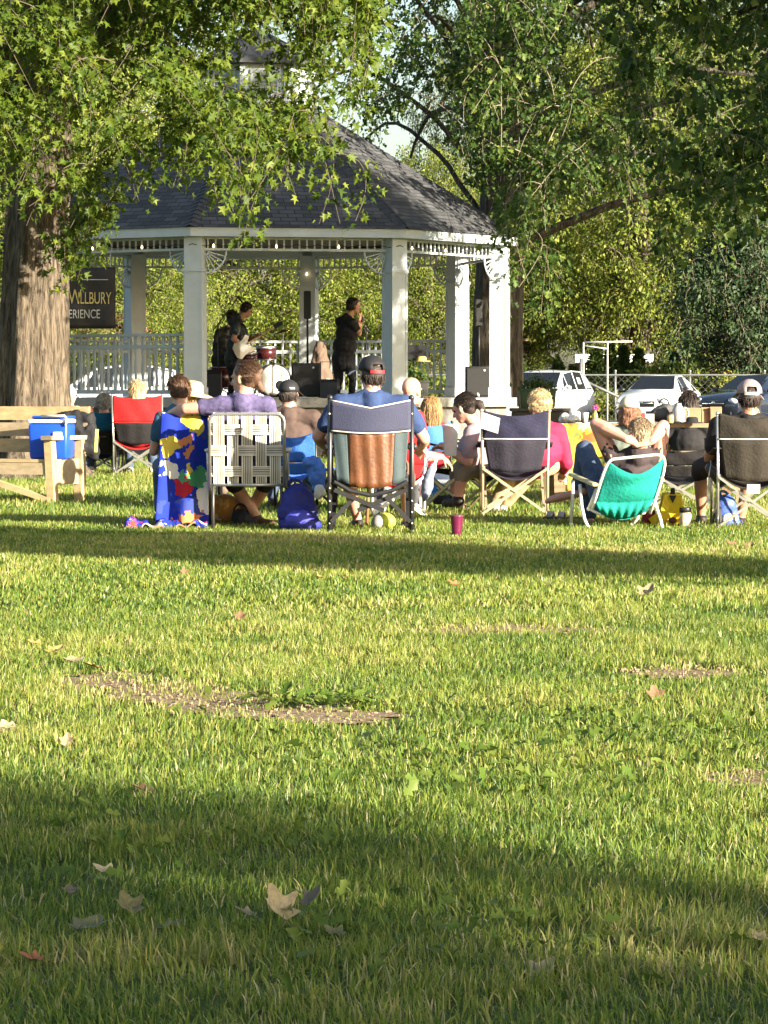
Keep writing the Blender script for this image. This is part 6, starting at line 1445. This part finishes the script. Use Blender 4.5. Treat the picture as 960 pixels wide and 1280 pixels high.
t = thing('small_cooler', 'small navy soft cooler on the grass beyond the mauve-shirted woman', 'cooler', (X(554, 33.0), 33, 0)); b = MB(); b.rbox((0, 0, .11), (.24, .18, .22), .03); b.build('body', M('cooler_navy', (.03, .045, .08), .6, .2, 9), t, 'auto'); b = MB(); b.rbox((0, 0, .235), (.25, .19, .03), .012); b.build('lid', M('cooler_grey', (.2, .22, .25), .5), t, 'auto'); b = MB(); b.rbox((0, -.095, .1), (.16, .01, .1), .004); b.build('label_patch', M('cooler_grey', (.2, .22, .25)), t)
t = thing('water_bottle', 'clear water bottle tilted in the cup holder beside the bald man', 'bottle', W(533, 605, 26.9)); Rb = Euler((0, .38, 0)).to_matrix(); b = MB(); b.lathe([(.03, 0), (.034, .01), (.034, .06), (.031, .07), (.034, .08), (.034, .15), (.014, .19), (.013, .2)], n=16, R=Rb); b.build('bottle', M('bottle_plastic', (.45, .50, .55), .1, .15, 20, spec=.9), t, True); b = MB(); b.lathe([(.016, .2), (.016, .222), (.0, .223)], n=12, R=Rb); b.build('cap', whp, t, True)
t = thing('tote_bag', 'grey-blue cloth bag hanging beside the bald man', 'bag', (X(535, 26.7), 26.7, .30)); b = MB(); b.ball((0, 0, 0), (.05, .05, .16), Euler((0, .2, 0)).to_matrix()); b.fuse('cloth', M('greyblue_cloth', (.16, .18, .24), .8), t, .011, 3, .03, .06); b = MB(); b.tube(bez((-.02, 0, .13), (.0, 0, .25), (.05, 0, .25), (.06, 0, .13), 8), .006, 5); b.build('handle', M('greyblue_cloth', (.16, .18, .24)), t, True)
t = thing('drink_tub', 'large white lidded cup held before the woman in mauve', 'cup', W(563, 570, 27.6)); b = MB(); b.lathe([(.05, 0), (.054, .01), (.068, .245), (.07, .25), (.06, .256)], n=22); b.build('cup', M('frosted_plastic', (.55, .57, .57), .35, .06, 10), t, True); b = MB(); b.lathe([(.072, .248), (.072, .268), (.06, .275), (.0, .276)], n=22); b.build('lid', whp, t, True)
t = thing('blue_jacket', 'bright blue jacket hanging from the arm of the blue camp chair', 'jacket', W(395, 590, 27.9)); b = MB(); b.ball((0, 0, 0), (.08, .06, .13)); b.ball((.02, 0, -.1), (.06, .05, .1)); b.ball((-.05, 0, .08), (.07, .05, .06)); b.fuse('cloth', M('jacket_blue', (.06, .16, .50), .7, .3, 10), t, .011, 3, .05, .07); b = MB(); b.ball((.03, -.03, -.17), (.05, .04, .07)); b.fuse('lining', white_t, t, .011, 3, .03, .06)
t = thing('gift_bag', 'yellow paper bag with pointed handle on the grass right of the teal chair', 'bag', (X(840, 25.2), 25.2, 0)); yb_ = M('bag_yellow', (.62, .46, .02), .5, .15, 8); b = MB(); b.sheet(lambda u, v: V((u - .5) * (.24 - .10 * v), .06 * math.sin(u * 3.1) * (1 - v) - .06, .0 + v * .27 - .02 * abs(u - .5)), 10, 10, .006); b.sheet(lambda u, v: V((u - .5) * (.24 - .10 * v), .06 - .05 * math.sin(u * 3.1) * (1 - v), .0 + v * .27), 10, 10, .006); b.bar((-.12, -.02, .11), (-.045, -.03, .0), .02, .16, up=(1, 0, 1)); b.build('bag', yb_, t, True); b = MB(); b.prism([(-.03, -.072, .25), (.03, -.072, .25), (0, -.075, .19)], (0, -.004, 0)); b.prism([(-.02, -.068, .26), (.02, -.068, .26), (.015, -.068, .31), (-.015, -.068, .31)], (0, -.004, 0)); b.build('tab', black_c, t); b = MB(); b.ball((0, -.085, .055), (.035, .01, .025)); b.build('emblem', M('emblem_brown', (.10, .03, .02), .6), t, True)
t = thing('red_box', 'small dark red box beside the yellow paper bag', 'box', (X(811, 25.3), 25.3, 0)); b = MB(); b.rbox((0, 0, .06), (.09, .07, .12), .008, (0, .1, .4)); b.build('carton', M('box_red', (.25, .015, .02), .5), t, 'auto'); b = MB(); b.rbox((0, 0, .125), (.092, .072, .012), .004, (0, .1, .4)); b.build('flap', M('box_dark', (.05, .01, .012), .5), t, 'auto')
t = thing('snack_jar', 'clear jar of pale snacks with a black lid on the grass', 'jar', (X(857, 25.0), 25, 0)); b = MB(); b.lathe([(.042, 0), (.046, .008), (.046, .115), (.04, .125)], n=20); b.build('jar', M('snack_mix', (.52, .44, .30), .35, .5, 34, .5, 40, spec=.7), t, True); b = MB(); b.lathe([(.047, .122), (.048, .155), (.045, .16), (.0, .16)], n=20); b.build('lid', plastic_b, t, True)
t = thing('speaker_pouch', 'black drink pouch hanging from the arm of the black camp chair', 'pouch', W(888, 590, 25.0)); b = MB(); b.cap((0, 0, .03), .045, (.08, 0, -.07), .05, 12); b.fuse('pouch', M('pouch_black', (.02, .02, .022), .35, .3, 12, spec=.6), t, .01, 2, .01); b = MB(); b.tube([V(.0, -.05, .07), V(-.02, -.05, -.05), V(.05, -.055, -.14), V(.14, -.05, -.08)], .005, 5); b.build('ring', alu, t, True)
for px, Y, lab in ((698, 26.4, 'left dark sandal lying under the lounging person'), (712, 26.3, 'right dark sandal lying nearer the teal chair leg')):
    t = thing('sandal', lab, 'sandal', (X(px, Y), Y, 0), rad(70)); b = MB(); b.rbox((0, 0, .018), (.085, .25, .03), .03); b.build('sole', shoe_b, t, 'auto'); b = MB(); b.sheet(lambda u, v: V((u - .5) * .09, .04 + v * .05, .03 + .045 * math.sin(u * math.pi)), 8, 3, .006); b.build('strap', M('strap_pale', (.3, .28, .26), .6), t, True)
t = thing('beach_towel', 'yellow floral towel hanging from the picnic table edge', 'towel', W(732, 532, 29.3)); b = MB(); b.sheet(lambda u, v: V((u - .5) * .42 + .06 * v * (.5 - u), -.02 - .03 * math.sin(u * 12 + v) * v - .04 * v, .02 - v * (.50 + .12 * math.sin(u * 2.5 + 1.2)) ), 24, 16, .008); b.build('cloth', blob_mat('floral_yellow', (.40, .28, .03), [(.36, .26, .03), (.32, .11, .03), (.5, .44, .25), (.13, .15, .04), (.40, .2, .04)], 15, thresh=.2), t, True); b = MB(); b.sheet(lambda u, v: V(-.235 + .03 * u + .03 * v, -.03 - .05 * v, .02 - v * .56), 3, 12, .02); b.build('hem', M('towel_hem', (.5, .38, .24), .8), t, True)

# ================================================================== picnic tables and what stands on them
tw_ = M('table_wood', (.24, .165, .095), .8, .3, 3, .4, 40, stretch=(1, 6, 6))
def picnic_table(label, px, Y, L, rz=0):
    t = thing('picnic_table', label, 'table', (X(px, Y), Y, 0), rad(rz), 'picnic tables'); 
    for k in range(5): b = MB(); b.box((0, -.3 + .15 * k, .735), (L, .14, .04)); b.build('top_plank', tw_, t)
    for s_ in (-1, 1):
        for k in range(2): b = MB(); b.box((0, s_ * (.60 + .15 * k), .45), (L, .14, .04)); b.build('bench_plank', tw_, t)
    for e in (-L / 2 + .25, L / 2 - .25):
        for s_ in (-1, 1): b = MB(); b.bar((e, s_ * .25, .715), (e, s_ * .68, .0), .04, .10, up=(1, 0, 0)); b.build('leg', tw_, t)
        b = MB(); b.box((e + .045, 0, .405), (.04, 1.5, .09)); b.box((e + .045, 0, .69), (.04, .7, .05)); b.build('cross_beam', tw_, t)
    return t
picnic_table('wooden picnic table with a white plastic bag on it', 735, 30.3, 1.1)
picnic_table('wooden picnic table carrying brown paper bags', 862, 31.0, 1.35)
TT = .757
def on_table(px, Y): return V(X(px, Y), Y, TT)
t = thing('plastic_bag', 'crumpled white plastic bag lying on the picnic table', 'bag', on_table(713, 30.2)); b = MB()
for p_, r_ in (((0, 0, .045), (.1, .08, .045)), ((.04, 0, .075), (.06, .05, .045)), ((-.05, .01, .05), (.06, .06, .05))): b.ball(p_, r_)
b.fuse('film', M('film_white', (.62, .61, .57), .35, .12, 14), t, .009, 1, .05, .05); b = MB(); b.ball((.02, 0, .125), (.025, .02, .03)); b.fuse('knot', M('film_white', (.62, .61, .57)), t, .006, 1, .02, .02)
t = thing('paper_cup', 'white paper cup standing beside the plastic bag', 'cup', on_table(731, 30.25)); b = MB(); b.lathe([(.026, 0), (.036, .1), (.038, .103), (.034, .102)], n=16); b.build('cup', white_t, t, True); b = MB(); b.tube([V(.037 * math.cos(k * .314), .037 * math.sin(k * .314), .102) for k in range(21)], .003, 5); b.build('rim', white_t, t, True)
t = thing('spray_bottle', 'small bottle with a bright pink flower-shaped top on the picnic table', 'bottle', on_table(744, 30.1)); b = MB(); b.lathe([(.02, 0), (.022, .01), (.022, .09), (.01, .11), (.01, .125)], n=14); b.build('bottle', M('bottle_lime', (.42, .44, .12), .3), t, True); b = MB()
for k in range(5): b.ball((.016 * math.cos(k * 1.257), .0, .15 + .016 * math.sin(k * 1.257)), (.014, .012, .014))
b.tube([V(0, 0, .12), V(0, 0, .15)], .008, 6); b.build('flower_top', M('hot_pink', (.62, .02, .16), .5), t, True)
kraft = M('kraft_paper', (.28, .18, .10), .8, .15, 9, .3, 40)
for i, (px, Y, w_, h_, lab) in enumerate(((864, 30.75, .17, .14, 'left brown paper bag on the picnic table behind the dark hat'), (881, 30.8, .08, .145, 'narrow brown paper bag in the middle on the picnic table'), (894, 30.75, .11, .15, 'right brown paper bag on the picnic table near the pink-capped man'))):
    t = thing('paper_bag', lab, 'bag', on_table(px, Y), 0, 'paper bags on the picnic table'); b = MB(); b.rbox((0, 0, h_ / 2), (w_, .1, h_), .006, taper=1.04, n=1); b.build('bag', kraft, t); b = MB(); b.bar((-w_ * .5, -.053, h_ * .97), (w_ * .5, -.053, h_ * .97), .004, .02); b.build('folded_rim', kraft, t)
t = thing('black_hat', 'flat black hat lying on the picnic table before the paper bags', 'hat', on_table(865, 30.5)); b = MB(); b.lathe([(.11, 0), (.112, .008), (.06, .014), (.056, .05), (.04, .06), (0, .06)], n=22); b.build('crown', black_c, t, True); b = MB(); b.lathe([(.0575, .016), (.058, .028), (.0565, .03)], n=22); b.build('band', M('hat_band', (.05, .045, .04), .7), t, True)
t = thing('candle_jar', 'small amber jar standing on the picnic table left of the hat', 'jar', on_table(838, 30.6)); b = MB(); b.lathe([(.03, 0), (.033, .006), (.033, .07), (.028, .078)], n=16); b.build('jar', M('amber_glass', (.42, .30, .14), .2, .2, 20, spec=.8), t, True); b = MB(); b.lathe([(.03, .076), (.03, .09), (0, .09)], n=16); b.build('lid', M('lid_dark', (.1, .08, .06), .5), t, True)
t = thing('clear_jug', 'clear plastic jug standing on the picnic table beside the paper bags', 'jug', on_table(848, 30.7)); b = MB(); b.lathe([(.055, 0), (.06, .01), (.06, .13), (.03, .17), (.028, .19)], n=18); b.build('jug', M('jug_plastic', (.30, .31, .30), .12, .25, 14, spec=.9), t, True); b = MB(); b.tube(bez((.05, 0, .15), (.11, 0, .15), (.11, 0, .05), (.06, 0, .04), 8), .008, 6); b.build('handle', M('jug_plastic', (.30, .31, .30)), t, True)
t = thing('grey_backpack', 'dark grey rounded bag on the picnic table right of the cream cap', 'bag', on_table(826, 30.9)); b = MB(); b.ball((0, 0, .08), (.11, .09, .08)); b.ball((.05, 0, .12), (.08, .08, .07)); b.fuse('pack', M('pack_grey', (.07, .068, .066), .7, .2, 8), t, .011, 3, .03, .07); b = MB(); b.tube(bez((-.02, 0, .18), (0, 0, .25), (.06, 0, .25), (.08, 0, .18), 8), .008, 5); b.build('strap', black_c, t, True)
t = thing('red_tag', 'red and white card standing on the picnic table right of the cream cap', 'card', on_table(804, 30.3)); b = MB(); b.box((0, 0, .05), (.03, .01, .1)); b.build('red_side', M('card_red', (.5, .03, .04), .6), t); b = MB(); b.box((.06, .004, .045), (.085, .01, .09)); b.build('white_side', white_t, t)

# planter boxes
def planter(label, px, base, Y, w, h, d, m, H, n, leaf, seed, lm):
    t = thing('planter_box', label, 'planter', (X(px, Y), Y, base)); b = MB(); b.rbox((0, 0, h / 2), (w, d, h), .02, taper=1.08); b.build('box', m, t, 'auto'); b = MB(); b.rbox((0, 0, h + .01), (w * 1.12, d * 1.12, .05), .015); b.build('rim', m, t, 'auto')
    rg = np.random.default_rng(seed); p = rg.normal(0, .42, (n, 3)) * np.array([w * .62, d * .55, H * .5]); p[:, 2] = np.abs(p[:, 2]) * (1.2 - .6 * np.minimum(1, np.abs(p[:, 0:1] / (w * .7))[:, 0])) + h
    o = leaves('foliage', p, rg.normal(0, 1, (n, 3)) + np.array([0, 0, .6]), rg.normal(0, .6, (n, 3)) + np.array([.2, -.4, .7]), leaf * rg.uniform(.6, 1.3, n), lm, DIA_T, DIA_F, rg.random(n), t); return t
ped = thing('pedestal', 'dark low plinth wall at the bandstand side carrying the green planter', 'plinth', (X(676, 47.6), 47.6, 0)); b = MB(); b.rbox((0, 0, .37), (.86, .5, .74), .02); b.build('block', M('dark_plinth', (.035, .032, .03), .85, .25, 5, .4, 30), ped, 'auto'); b = MB(); b.rbox((0, 0, .765), (.92, .56, .05), .012); b.build('cap_slab', M('dark_slab', (.05, .046, .042), .8), ped, 'auto')
planter('dark green planter box with leafy plants in front of the white SUV', 672, .79, 47.6, .50, .26, .3, M('planter_green', (.025, .05, .02), .6, .15, 6), .42, 420, .055, 41, MATS['arborvitae_sprays'])
planter('dark planter full of green leaves on the bandstand floor right of the singer', 511, FL, 53.3, .62, .26, .32, M('planter_dark', (.02, .022, .018), .7), .62, 620, .07, 42, MATS['oak_leaves'])

# ================================================================== band gear on the stage
gear = M('gear_black', (.013, .013, .014), .5, .2, 12); gearm = M('gear_metal', (.35, .35, .36), .3, .1, metal=.9)
def pa(label, px, top, base_top, Y, w, ctop, cbot):
    z0 = FL; zt_ = W(0, base_top, Y).z; t = thing('column_speaker', label, 'loudspeaker', (X(px, Y), Y, z0), 0, 'column loudspeakers on the bandstand'); h_ = zt_ - z0
    b = MB(); b.rbox((0, 0, h_ / 2 + .01), (w, .5, h_ - .02), .02); sb = b.build('subwoofer', gear, t, 'auto'); b = MB(); b.rbox((0, -.256, h_ / 2), (w * .88, .012, h_ * .86), .004); b.build('grille', M('grille_mesh', (.018, .018, .018), .7, .4, 120), sb)
    b = MB(); b.ball((w * .25, -.265, h_ * .87), (.018, .006, .018)); b.build('badge', M('badge_pale', (.6, .6, .6), .4), sb, True)
    c0, c1 = W(0, cbot, Y).z - z0, W(0, ctop, Y).z - z0
    b = MB(); b.tube([(0.02, .0, h_ - .02), (0.02, 0, c0 + .05)], .018, 8); b.build('pole', gear, t, True)
    b = MB(); b.rbox((.02, -.02, (c0 + c1) / 2), (.12, .14, c1 - c0), .02); cl = b.build('column', gear, t, 'auto'); b = MB(); b.rbox((.02, -.094, (c0 + c1) / 2), (.1, .01, (c1 - c0) * .95), .003); b.build('grille', M('grille_mesh', (.018, .018, .018)), cl)
pa('black column loudspeaker on its subwoofer between the drums and the singer', 383, 0, 454, 53.6, .49, 364, 399)
pa('black column loudspeaker on its subwoofer at the right side of the bandstand', 597, 0, 458, 56.3, .44, 374, 408)
Yd = 56.2; wz = lambda px, py, Y=Yd: W(px, py, Y)
dr = M('drum_wine', (.06, .012, .014), .25, .2, 6, coat=.6); skin_d = M('drum_skin', (.62, .60, .55), .55, .06, 8); brass = M('cymbal_brass', (.45, .33, .12), .25, .2, 10, metal=1)
c = wz(340, 466); t = thing('bass_drum', 'bass drum with a pale round front head beneath the toms', 'drum', (c.x, c.y, FL)); Rd = Matrix.Rotation(rad(18), 3, 'Z') @ Matrix.Rotation(rad(90), 3, 'X'); r_ = .285; cc = V(0, 0, r_ + .02)
b = MB(); b.lathe([(r_, -.2), (r_, .2)], cc, 30, Rd); b.build('shell', dr, t, True); b = MB(); b.lathe([(0, .202), (r_ * .97, .204), (r_ * .97, .208), (0, .209)], cc, 30, Rd); hd_ = b.build('front_head', skin_d, t, True)
b = MB(); b.lathe([(r_ * .3, .2105), (r_ * .3, .213), (0, .214)], cc + Rd @ V(.09, -.09, 0), 20, Rd); b.build('port_ring', gear, hd_, True); b = MB(); b.tube([cc + Rd @ V(r_ * math.cos(k * .2094), r_ * math.sin(k * .2094), .2) for k in range(31)], .02, 6); b.build('hoop', gear, t, True)
def drum(label, px, py, r_, h_, Y=Yd, tilt=.15, cat='drum', name='tom_drum'):
    c = wz(px, py, Y); t = thing(name, label, cat, (c.x, c.y, FL), 0, 'drums of the drum kit'); Rt_ = Euler((tilt, 0, 0)).to_matrix(); zc = V(0, 0, c.z - FL)
    b = MB(); b.lathe([(r_, -h_ / 2), (r_, h_ / 2)], zc, 24, Rt_); b.build('shell', dr, t, True); b = MB(); b.lathe([(0, h_ / 2 + .002), (r_ * .97, h_ / 2 + .004), (0, h_ / 2 + .008)], zc, 24, Rt_); b.build('head', skin_d, t, True)
    b = MB()
    for s_ in (-1, 1): b.tube([zc + Rt_ @ V(r_ * math.cos(k * .2618), r_ * math.sin(k * .2618), s_ * h_ / 2) for k in range(25)], .011, 5)
    b.build('hoop', gearm, t, True); b = MB(); b.tube([zc - V(0, 0, h_ / 2), V(0, .02, .25)], .012, 6)
    for k in range(3): b.tube([V(0, .02, .3), V(.22 * math.cos(k * 2.09 + .4), .02 + .22 * math.sin(k * 2.09 + .4), .012)], .009, 6)
    b.build('stand', gearm, t, True)
drum('wine red tom mounted above the bass drum', 333, 441, .175, .2); drum('wine red snare on a stand left of the bass drum', 309, 446, .18, .14, 55.9); drum('low floor drum beside the front left post', 277, 472, .2, .36, 56.0, .0, name='floor_tom')
def cymbal(label, px, py, r_, tilt, Y=Yd + .2):
    c = wz(px, py, Y); t = thing('cymbal', label, 'cymbal', (c.x, c.y, FL), 0, 'cymbals of the drum kit'); zc = V(0, 0, c.z - FL); Rc = Euler((.1, tilt, 0)).to_matrix()
    b = MB(); b.lathe([(.008, .03), (.04, .026), (.06, .012), (r_, -.008), (r_, -.011), (.06, .008), (.008, .024)], zc, 28, Rc); b.build('plate', brass, t, True); b = MB(); b.tube([zc + V(0, 0, .06), V(0, 0, .3)], .011, 6)
    for k in range(3): b.tube([V(0, 0, .36), V(.27 * math.cos(k * 2.09), .27 * math.sin(k * 2.09), .012)], .009, 6)
    b.build('stand', gearm, t, True)
cymbal('tilted cymbal on a stand beside the lit rear post', 354, 414, .21, -.25); cymbal('small cymbal on a stand just above the tom', 326, 419, .15, .2, Yd + .3)
# boom microphone stands
def boom(label, base_px, Y, kz, tip):
    bx__ = X(base_px, Y); t = thing('microphone_stand', label, 'microphone stand', (bx__, Y, FL), 0, 'microphone stands on the bandstand'); k = V(0, 0, kz); tp = W(tip[0], tip[1], Y) - V(bx__, Y, FL)
    b = MB(); b.tube([V(0, 0, .1), k], .012, 6); b.build('pole', gear, t, True); b = MB(); b.tube([k + (k - tp) * .25, k, tp], .010, 6); b.build('boom_arm', gear, t, True)
    b = MB(); dd = V(.25, 0, -.3).normalized(); b.tube([tp, tp + dd * .12], [.022, .014], 8); b.ball(tp, .028); b.build('microphone_head', gear, t, True)
    b = MB()
    for q in range(3): b.tube([V(0, 0, .18), V(.28 * math.cos(q * 2.09), .28 * math.sin(q * 2.09), .012)], .010, 6)
    b.build('tripod', gear, t, True)
boom('boom microphone stand slanting up behind the guitarist', 273, 55.6, 1.28, (298, 372)); boom('straight microphone stand at the lit railing right of the singer', 458, 54.6, 1.2, (456, 408))
# guitar
gp_ = W(306, 434, 54.9); t = thing('electric_guitar', 'electric guitar with a pale body held by the guitarist', 'guitar', gp_); ang = math.atan2(16, 26); Rg = Matrix.Rotation(rad(-10), 3, 'Z') @ Matrix.Rotation(-ang, 3, 'Y')
b = MB(); o = [(-.20, -.0), (-.19, .09), (-.12, .15), (-.03, .12), (.04, .13), (.12, .17), (.17, .12), (.10, .07), (.10, -.04), (.16, -.10), (.11, -.15), (.02, -.115), (-.07, -.125), (-.15, -.15), (-.20, -.09)]
b.prism([Rg @ V(x, -.02, z) for x, z in o], Rg @ V(0, .04, 0)); b.build('body', M('guitar_cream', (.58, .50, .38), .25, .08, coat=.5), t)
b = MB(); b.prism([Rg @ V(x * .55 + .02, -.025, z * .55 + .01) for x, z in o], Rg @ V(0, .004, 0)); b.build('pickguard', M('pickguard_white', (.62, .6, .55), .3), t); b = MB(); b.bar(Rg @ V(.09, -.02, .015), Rg @ V(.62, -.02, .015), .03, .05, up=(0, 1, 0)); nk = b.build('neck', M('maple_neck', (.42, .28, .14), .4), t); b = MB(); b.prism([Rg @ V(.62, -.03, -.02), Rg @ V(.78, -.03, -.03), Rg @ V(.80, -.03, .03), Rg @ V(.70, -.03, .06), Rg @ V(.62, -.03, .05)], Rg @ V(0, .018, 0)); b.build('headstock', gear, nk)
b = MB(); b.tube(bez(Rg @ V(.15, .0, .12), V(-.02, .05, .5), V(-.12, .3, .5), Rg @ V(-.19, .04, .05), 14), .018, 6); b.build('strap', gear, t, True)
# other dark boxes and a cloth-covered case
def wedge(label, px, py_top, Y, w, d=.35): zt_ = W(0, py_top, Y).z - FL; t = thing('stage_monitor', label, 'loudspeaker', (X(px, Y), Y, FL), 0, 'boxes on the stage floor'); b = MB(); b.prism([(-w / 2, -d / 2, 0), (-w / 2, d / 2, 0), (-w / 2, d / 2 - .04, zt_), (-w / 2, -d / 2 + .1, zt_ * .85)], (w, 0, 0)); b.build('cabinet', gear, t); b = MB(); b.box((0, d / 2 + .006, zt_ * .5), (w * .85, .01, zt_ * .7)); b.build('grille', M('grille_mesh', (.018, .018, .018)), t)
wedge('black amplifier behind the front left post', 266, 462, 55.0, .3); wedge('black wedge monitor at the feet of the singer', 411, 474, 53.0, .28)
t = thing('covered_case', 'tall case under a brown cloth beside the lit rear post', 'case', (X(400, 57.4), 57.4, FL)); b = MB(); b.lathe([(.24, 0), (.22, .3), (.12, .85), (.06, .98), (0, 1.0)], n=16); b.ball((.04, 0, .3), (.2, .18, .3)); b.fuse('cloth', M('brown_cover', (.13, .09, .065), .85, .2, 6), t, .02, 2, .08, .16); b = MB(); b.tube([V(.24 * math.cos(k * .3307), .24 * math.sin(k * .3307), .03) for k in range(20)], .02, 5); b.build('hem', M('brown_cover', (.13, .09, .065)), t, True)
t = thing('music_stand', 'black music stand right of the front right post', 'music stand', (X(517, 54.0), 54, FL)); b = MB(); zt_ = W(0, 441, 54).z - FL; b.tube([V(0, 0, .1), V(0, 0, zt_ - .05)], .012, 6); b.build('pole', gear, t, True); b = MB(); b.box((0, 0, zt_), (.42, .02, .28), (rad(-25), 0, 0)); b.build('desk', gear, t); b = MB()
for q in range(3): b.tube([V(0, 0, .16), V(.24 * math.cos(q * 2.09), .24 * math.sin(q * 2.09), .012)], .010, 6)
b.build('tripod', gear, t, True)
t = thing('straw_hat', 'small yellow straw hat resting on the music stand edge', 'hat', (X(527, 53.9), 53.9, W(0, 452, 53.9).z)); b = MB(); b.lathe([(.15, 0), (.155, .008), (.085, .014), (.08, .07), (.05, .09), (0, .09)], n=22); b.build('crown', M('straw_yellow', (.52, .38, .12), .8, .2, 30), t, True); b = MB(); b.lathe([(.082, .018), (.083, .035), (.081, .036)], n=22); b.build('band', gear, t, True)
t = thing('folding_cart', 'small folding cart with pale bags beside the singer', 'cart', (X(409, 55.6), 55.6, FL)); b = MB(); b.tube([V(-.12, 0, .05), V(-.12, .05, .62), V(.12, .05, .62), V(.12, 0, .05)], .014, 6); b.bar((-.15, -.12, .04), (.15, -.12, .04), .03, .03); b.build('frame', gear, t, True); b = MB(); b.ball((0, -.05, .2), (.12, .09, .14)); b.fuse('bag', M('bag_stone', (.35, .31, .26), .8), t, .014, 2, .04, .08)
for s_ in (-1, 1): b = MB(); b.lathe([(.06, -.015), (.06, .015)], (s_ * .14, 0, .06), 14, Euler((0, rad(90), 0)).to_matrix()); b.build('wheel', plastic_b, t, True)

# ================================================================== fallen leaves
lf_cols = {'tan': (.30, .235, .13), 'pale': (.34, .29, .17), 'brown': (.16, .09, .05), 'rust': (.30, .12, .05), 'olive': (.13, .13, .06), 'grey': (.15, .125, .085), 'ochre': (.36, .24, .08)}
def fallen(px, py, size, col, tilt, rz, curl, label, zoff=.03):
    Y = GY(py); size *= .72; curl *= 1.0; t = MB(); out = [(0, 0), (.1, .02), (.5, .06), (.30, .22), (.42, .34), (.66, .62), (.40, .60), (.26, .62), (.22, .82), (0, 1.08)]; ol = out + [(-x, y) for x, y in reversed(out[1:-1])]
    R = Matrix.Rotation(rad(rz), 3, 'Z') @ Matrix.Rotation(rad(tilt), 3, 'X')
    cx = (0, .42); rings = [1, .66, .33]; vs = []
    for k in rings:
        for x, y in ol:
            X_, Y_ = cx[0] + (x - cx[0]) * k, cx[1] + (y - cx[1]) * k; zz = curl * (abs(X_) ** 1.4 * .7 + (Y_ - .4) ** 2 * .6) + .03 * math.sin(X_ * 9 + Y_ * 5) * k
            vs.append(R @ (V(X_, Y_ - .3, zz) * size))
    vs.append(R @ (V(cx[0], cx[1] - .3, 0) * size)); n = len(ol); fs = [(j * n + i, j * n + (i + 1) % n, (j + 1) * n + (i + 1) % n, (j + 1) * n + i) for j in range(2) for i in range(n)] + [(2 * n + i, 2 * n + (i + 1) % n, 3 * n) for i in range(n)]
    t.add(vs, fs); t.tube([R @ (V(0, -.3, 0) * size), R @ (V(.05, -.75, .04) * size)], size * .018, 5)
    o = t.build('fallen_leaf', M('dry_leaf_' + col, lf_cols[col], .75, .3, 30, .4, 90, spec=.3), None, True, loc=V(X(px, Y), Y, zoff - .008)); md = o.modifiers.new('thick', 'SOLIDIFY'); md.thickness = .0008; sd_ = o.modifiers.new('round', 'SUBSURF'); sd_.levels = 2; sd_.render_levels = 2
    tag(o, label, 'leaf', 'fallen leaves on the grass')
fallen(348, 1166, .12, 'pale', 48, 50, 1.0, 'large pale tan leaf standing upright in the near shade', .045)
fallen(310, 1160, .07, 'tan', 20, 80, .5, 'small tan leaf lying left of the upright pale leaf')
fallen(388, 1150, .08, 'grey', 40, -60, .9, 'curled grey leaf right of the upright pale leaf', .04)
fallen(132, 1106, .085, 'pale', 15, 60, .6, 'pale dry maple leaf lying in the left foreground grass')
fallen(85, 1130, .045, 'grey', 30, 10, .4, 'tiny grey leaf below the pale maple leaf on the left')
fallen(160, 1160, .09, 'olive', 35, 40, 1.0, 'curled dark olive leaf in the left foreground', .04)
fallen(105, 1180, .11, 'olive', 10, -30, .5, 'broad dark olive leaf lying flat in the left foreground', .035)
fallen(205, 1178, .08, 'olive', 15, -80, .6, 'small olive leaf right of the dark olive pair')
fallen(40, 1218, .07, 'rust', 12, 70, .6, 'rusty brown leaf near the bottom left corner')
fallen(420, 1186, .07, 'olive', 15, 50, .7, 'dull olive leaf to the lower right of the upright pale leaf')
fallen(675, 1236, .09, 'tan', 25, -50, .6, 'tan and brown leaf near the bottom edge right of centre')
fallen(950, 1190, .06, 'tan', 20, 30, .5, 'tan leaf at the right edge of the foreground')
fallen(6, 918, .07, 'pale', 25, 30, .6, 'pale leaf at the left edge in the sunny grass')
fallen(82, 940, .06, 'tan', 60, -10, .7, 'small upright tan leaf just above the shade on the left', .035)
fallen(45, 812, .10, 'ochre', 12, 60, .5, 'ochre leaf at the left end of the dry leaf pile'); fallen(66, 822, .12, 'ochre', 15, -40, .6, 'ochre leaf in the middle of the dry leaf pile'); fallen(92, 834, .11, 'tan', 10, 20, .5, 'tan leaf near the right of the dry leaf pile'); fallen(118, 842, .11, 'ochre', 15, 110, .5, 'ochre leaf at the right end of the dry leaf pile')
fallen(230, 723, .07, 'brown', 55, 30, .7, 'small dark brown leaf upright in the sunny lawn', .04); fallen(300, 780, .08, 'brown', 40, 0, .7, 'dark brown curled leaf left of centre in the sunny lawn', .035); fallen(370, 750, .08, 'brown', 15, 70, .5, 'flat brown leaf right of the curled brown ones'); fallen(400, 727, .11, 'ochre', 10, 85, .5, 'ochre leaf lying in the band of shade left of centre'); fallen(435, 727, .10, 'ochre', 12, -60, .5, 'ochre leaf just right of its twin in the shade band')
fallen(568, 738, .11, 'rust', 25, 60, .7, 'rust red leaf on the lawn below the maroon tumbler', .035); fallen(808, 750, .15, 'tan', 30, -40, .8, 'large tan leaf at the edge of the shade band on the right', .04); fallen(820, 882, .09, 'brown', 50, 20, .8, 'dark brown leaf upright in the sunny lawn on the right', .035); fallen(915, 686, .12, 'brown', 30, 50, .8, 'dark brown leaf in the shade left of the right edge'); fallen(938, 688, .11, 'brown', 25, -20, .8, 'dark brown leaf in the shade close to the right edge')
fallen(180, 1000, .09, 'brown', 15, 80, .5, 'brown leaf half buried at the shade edge on the left')
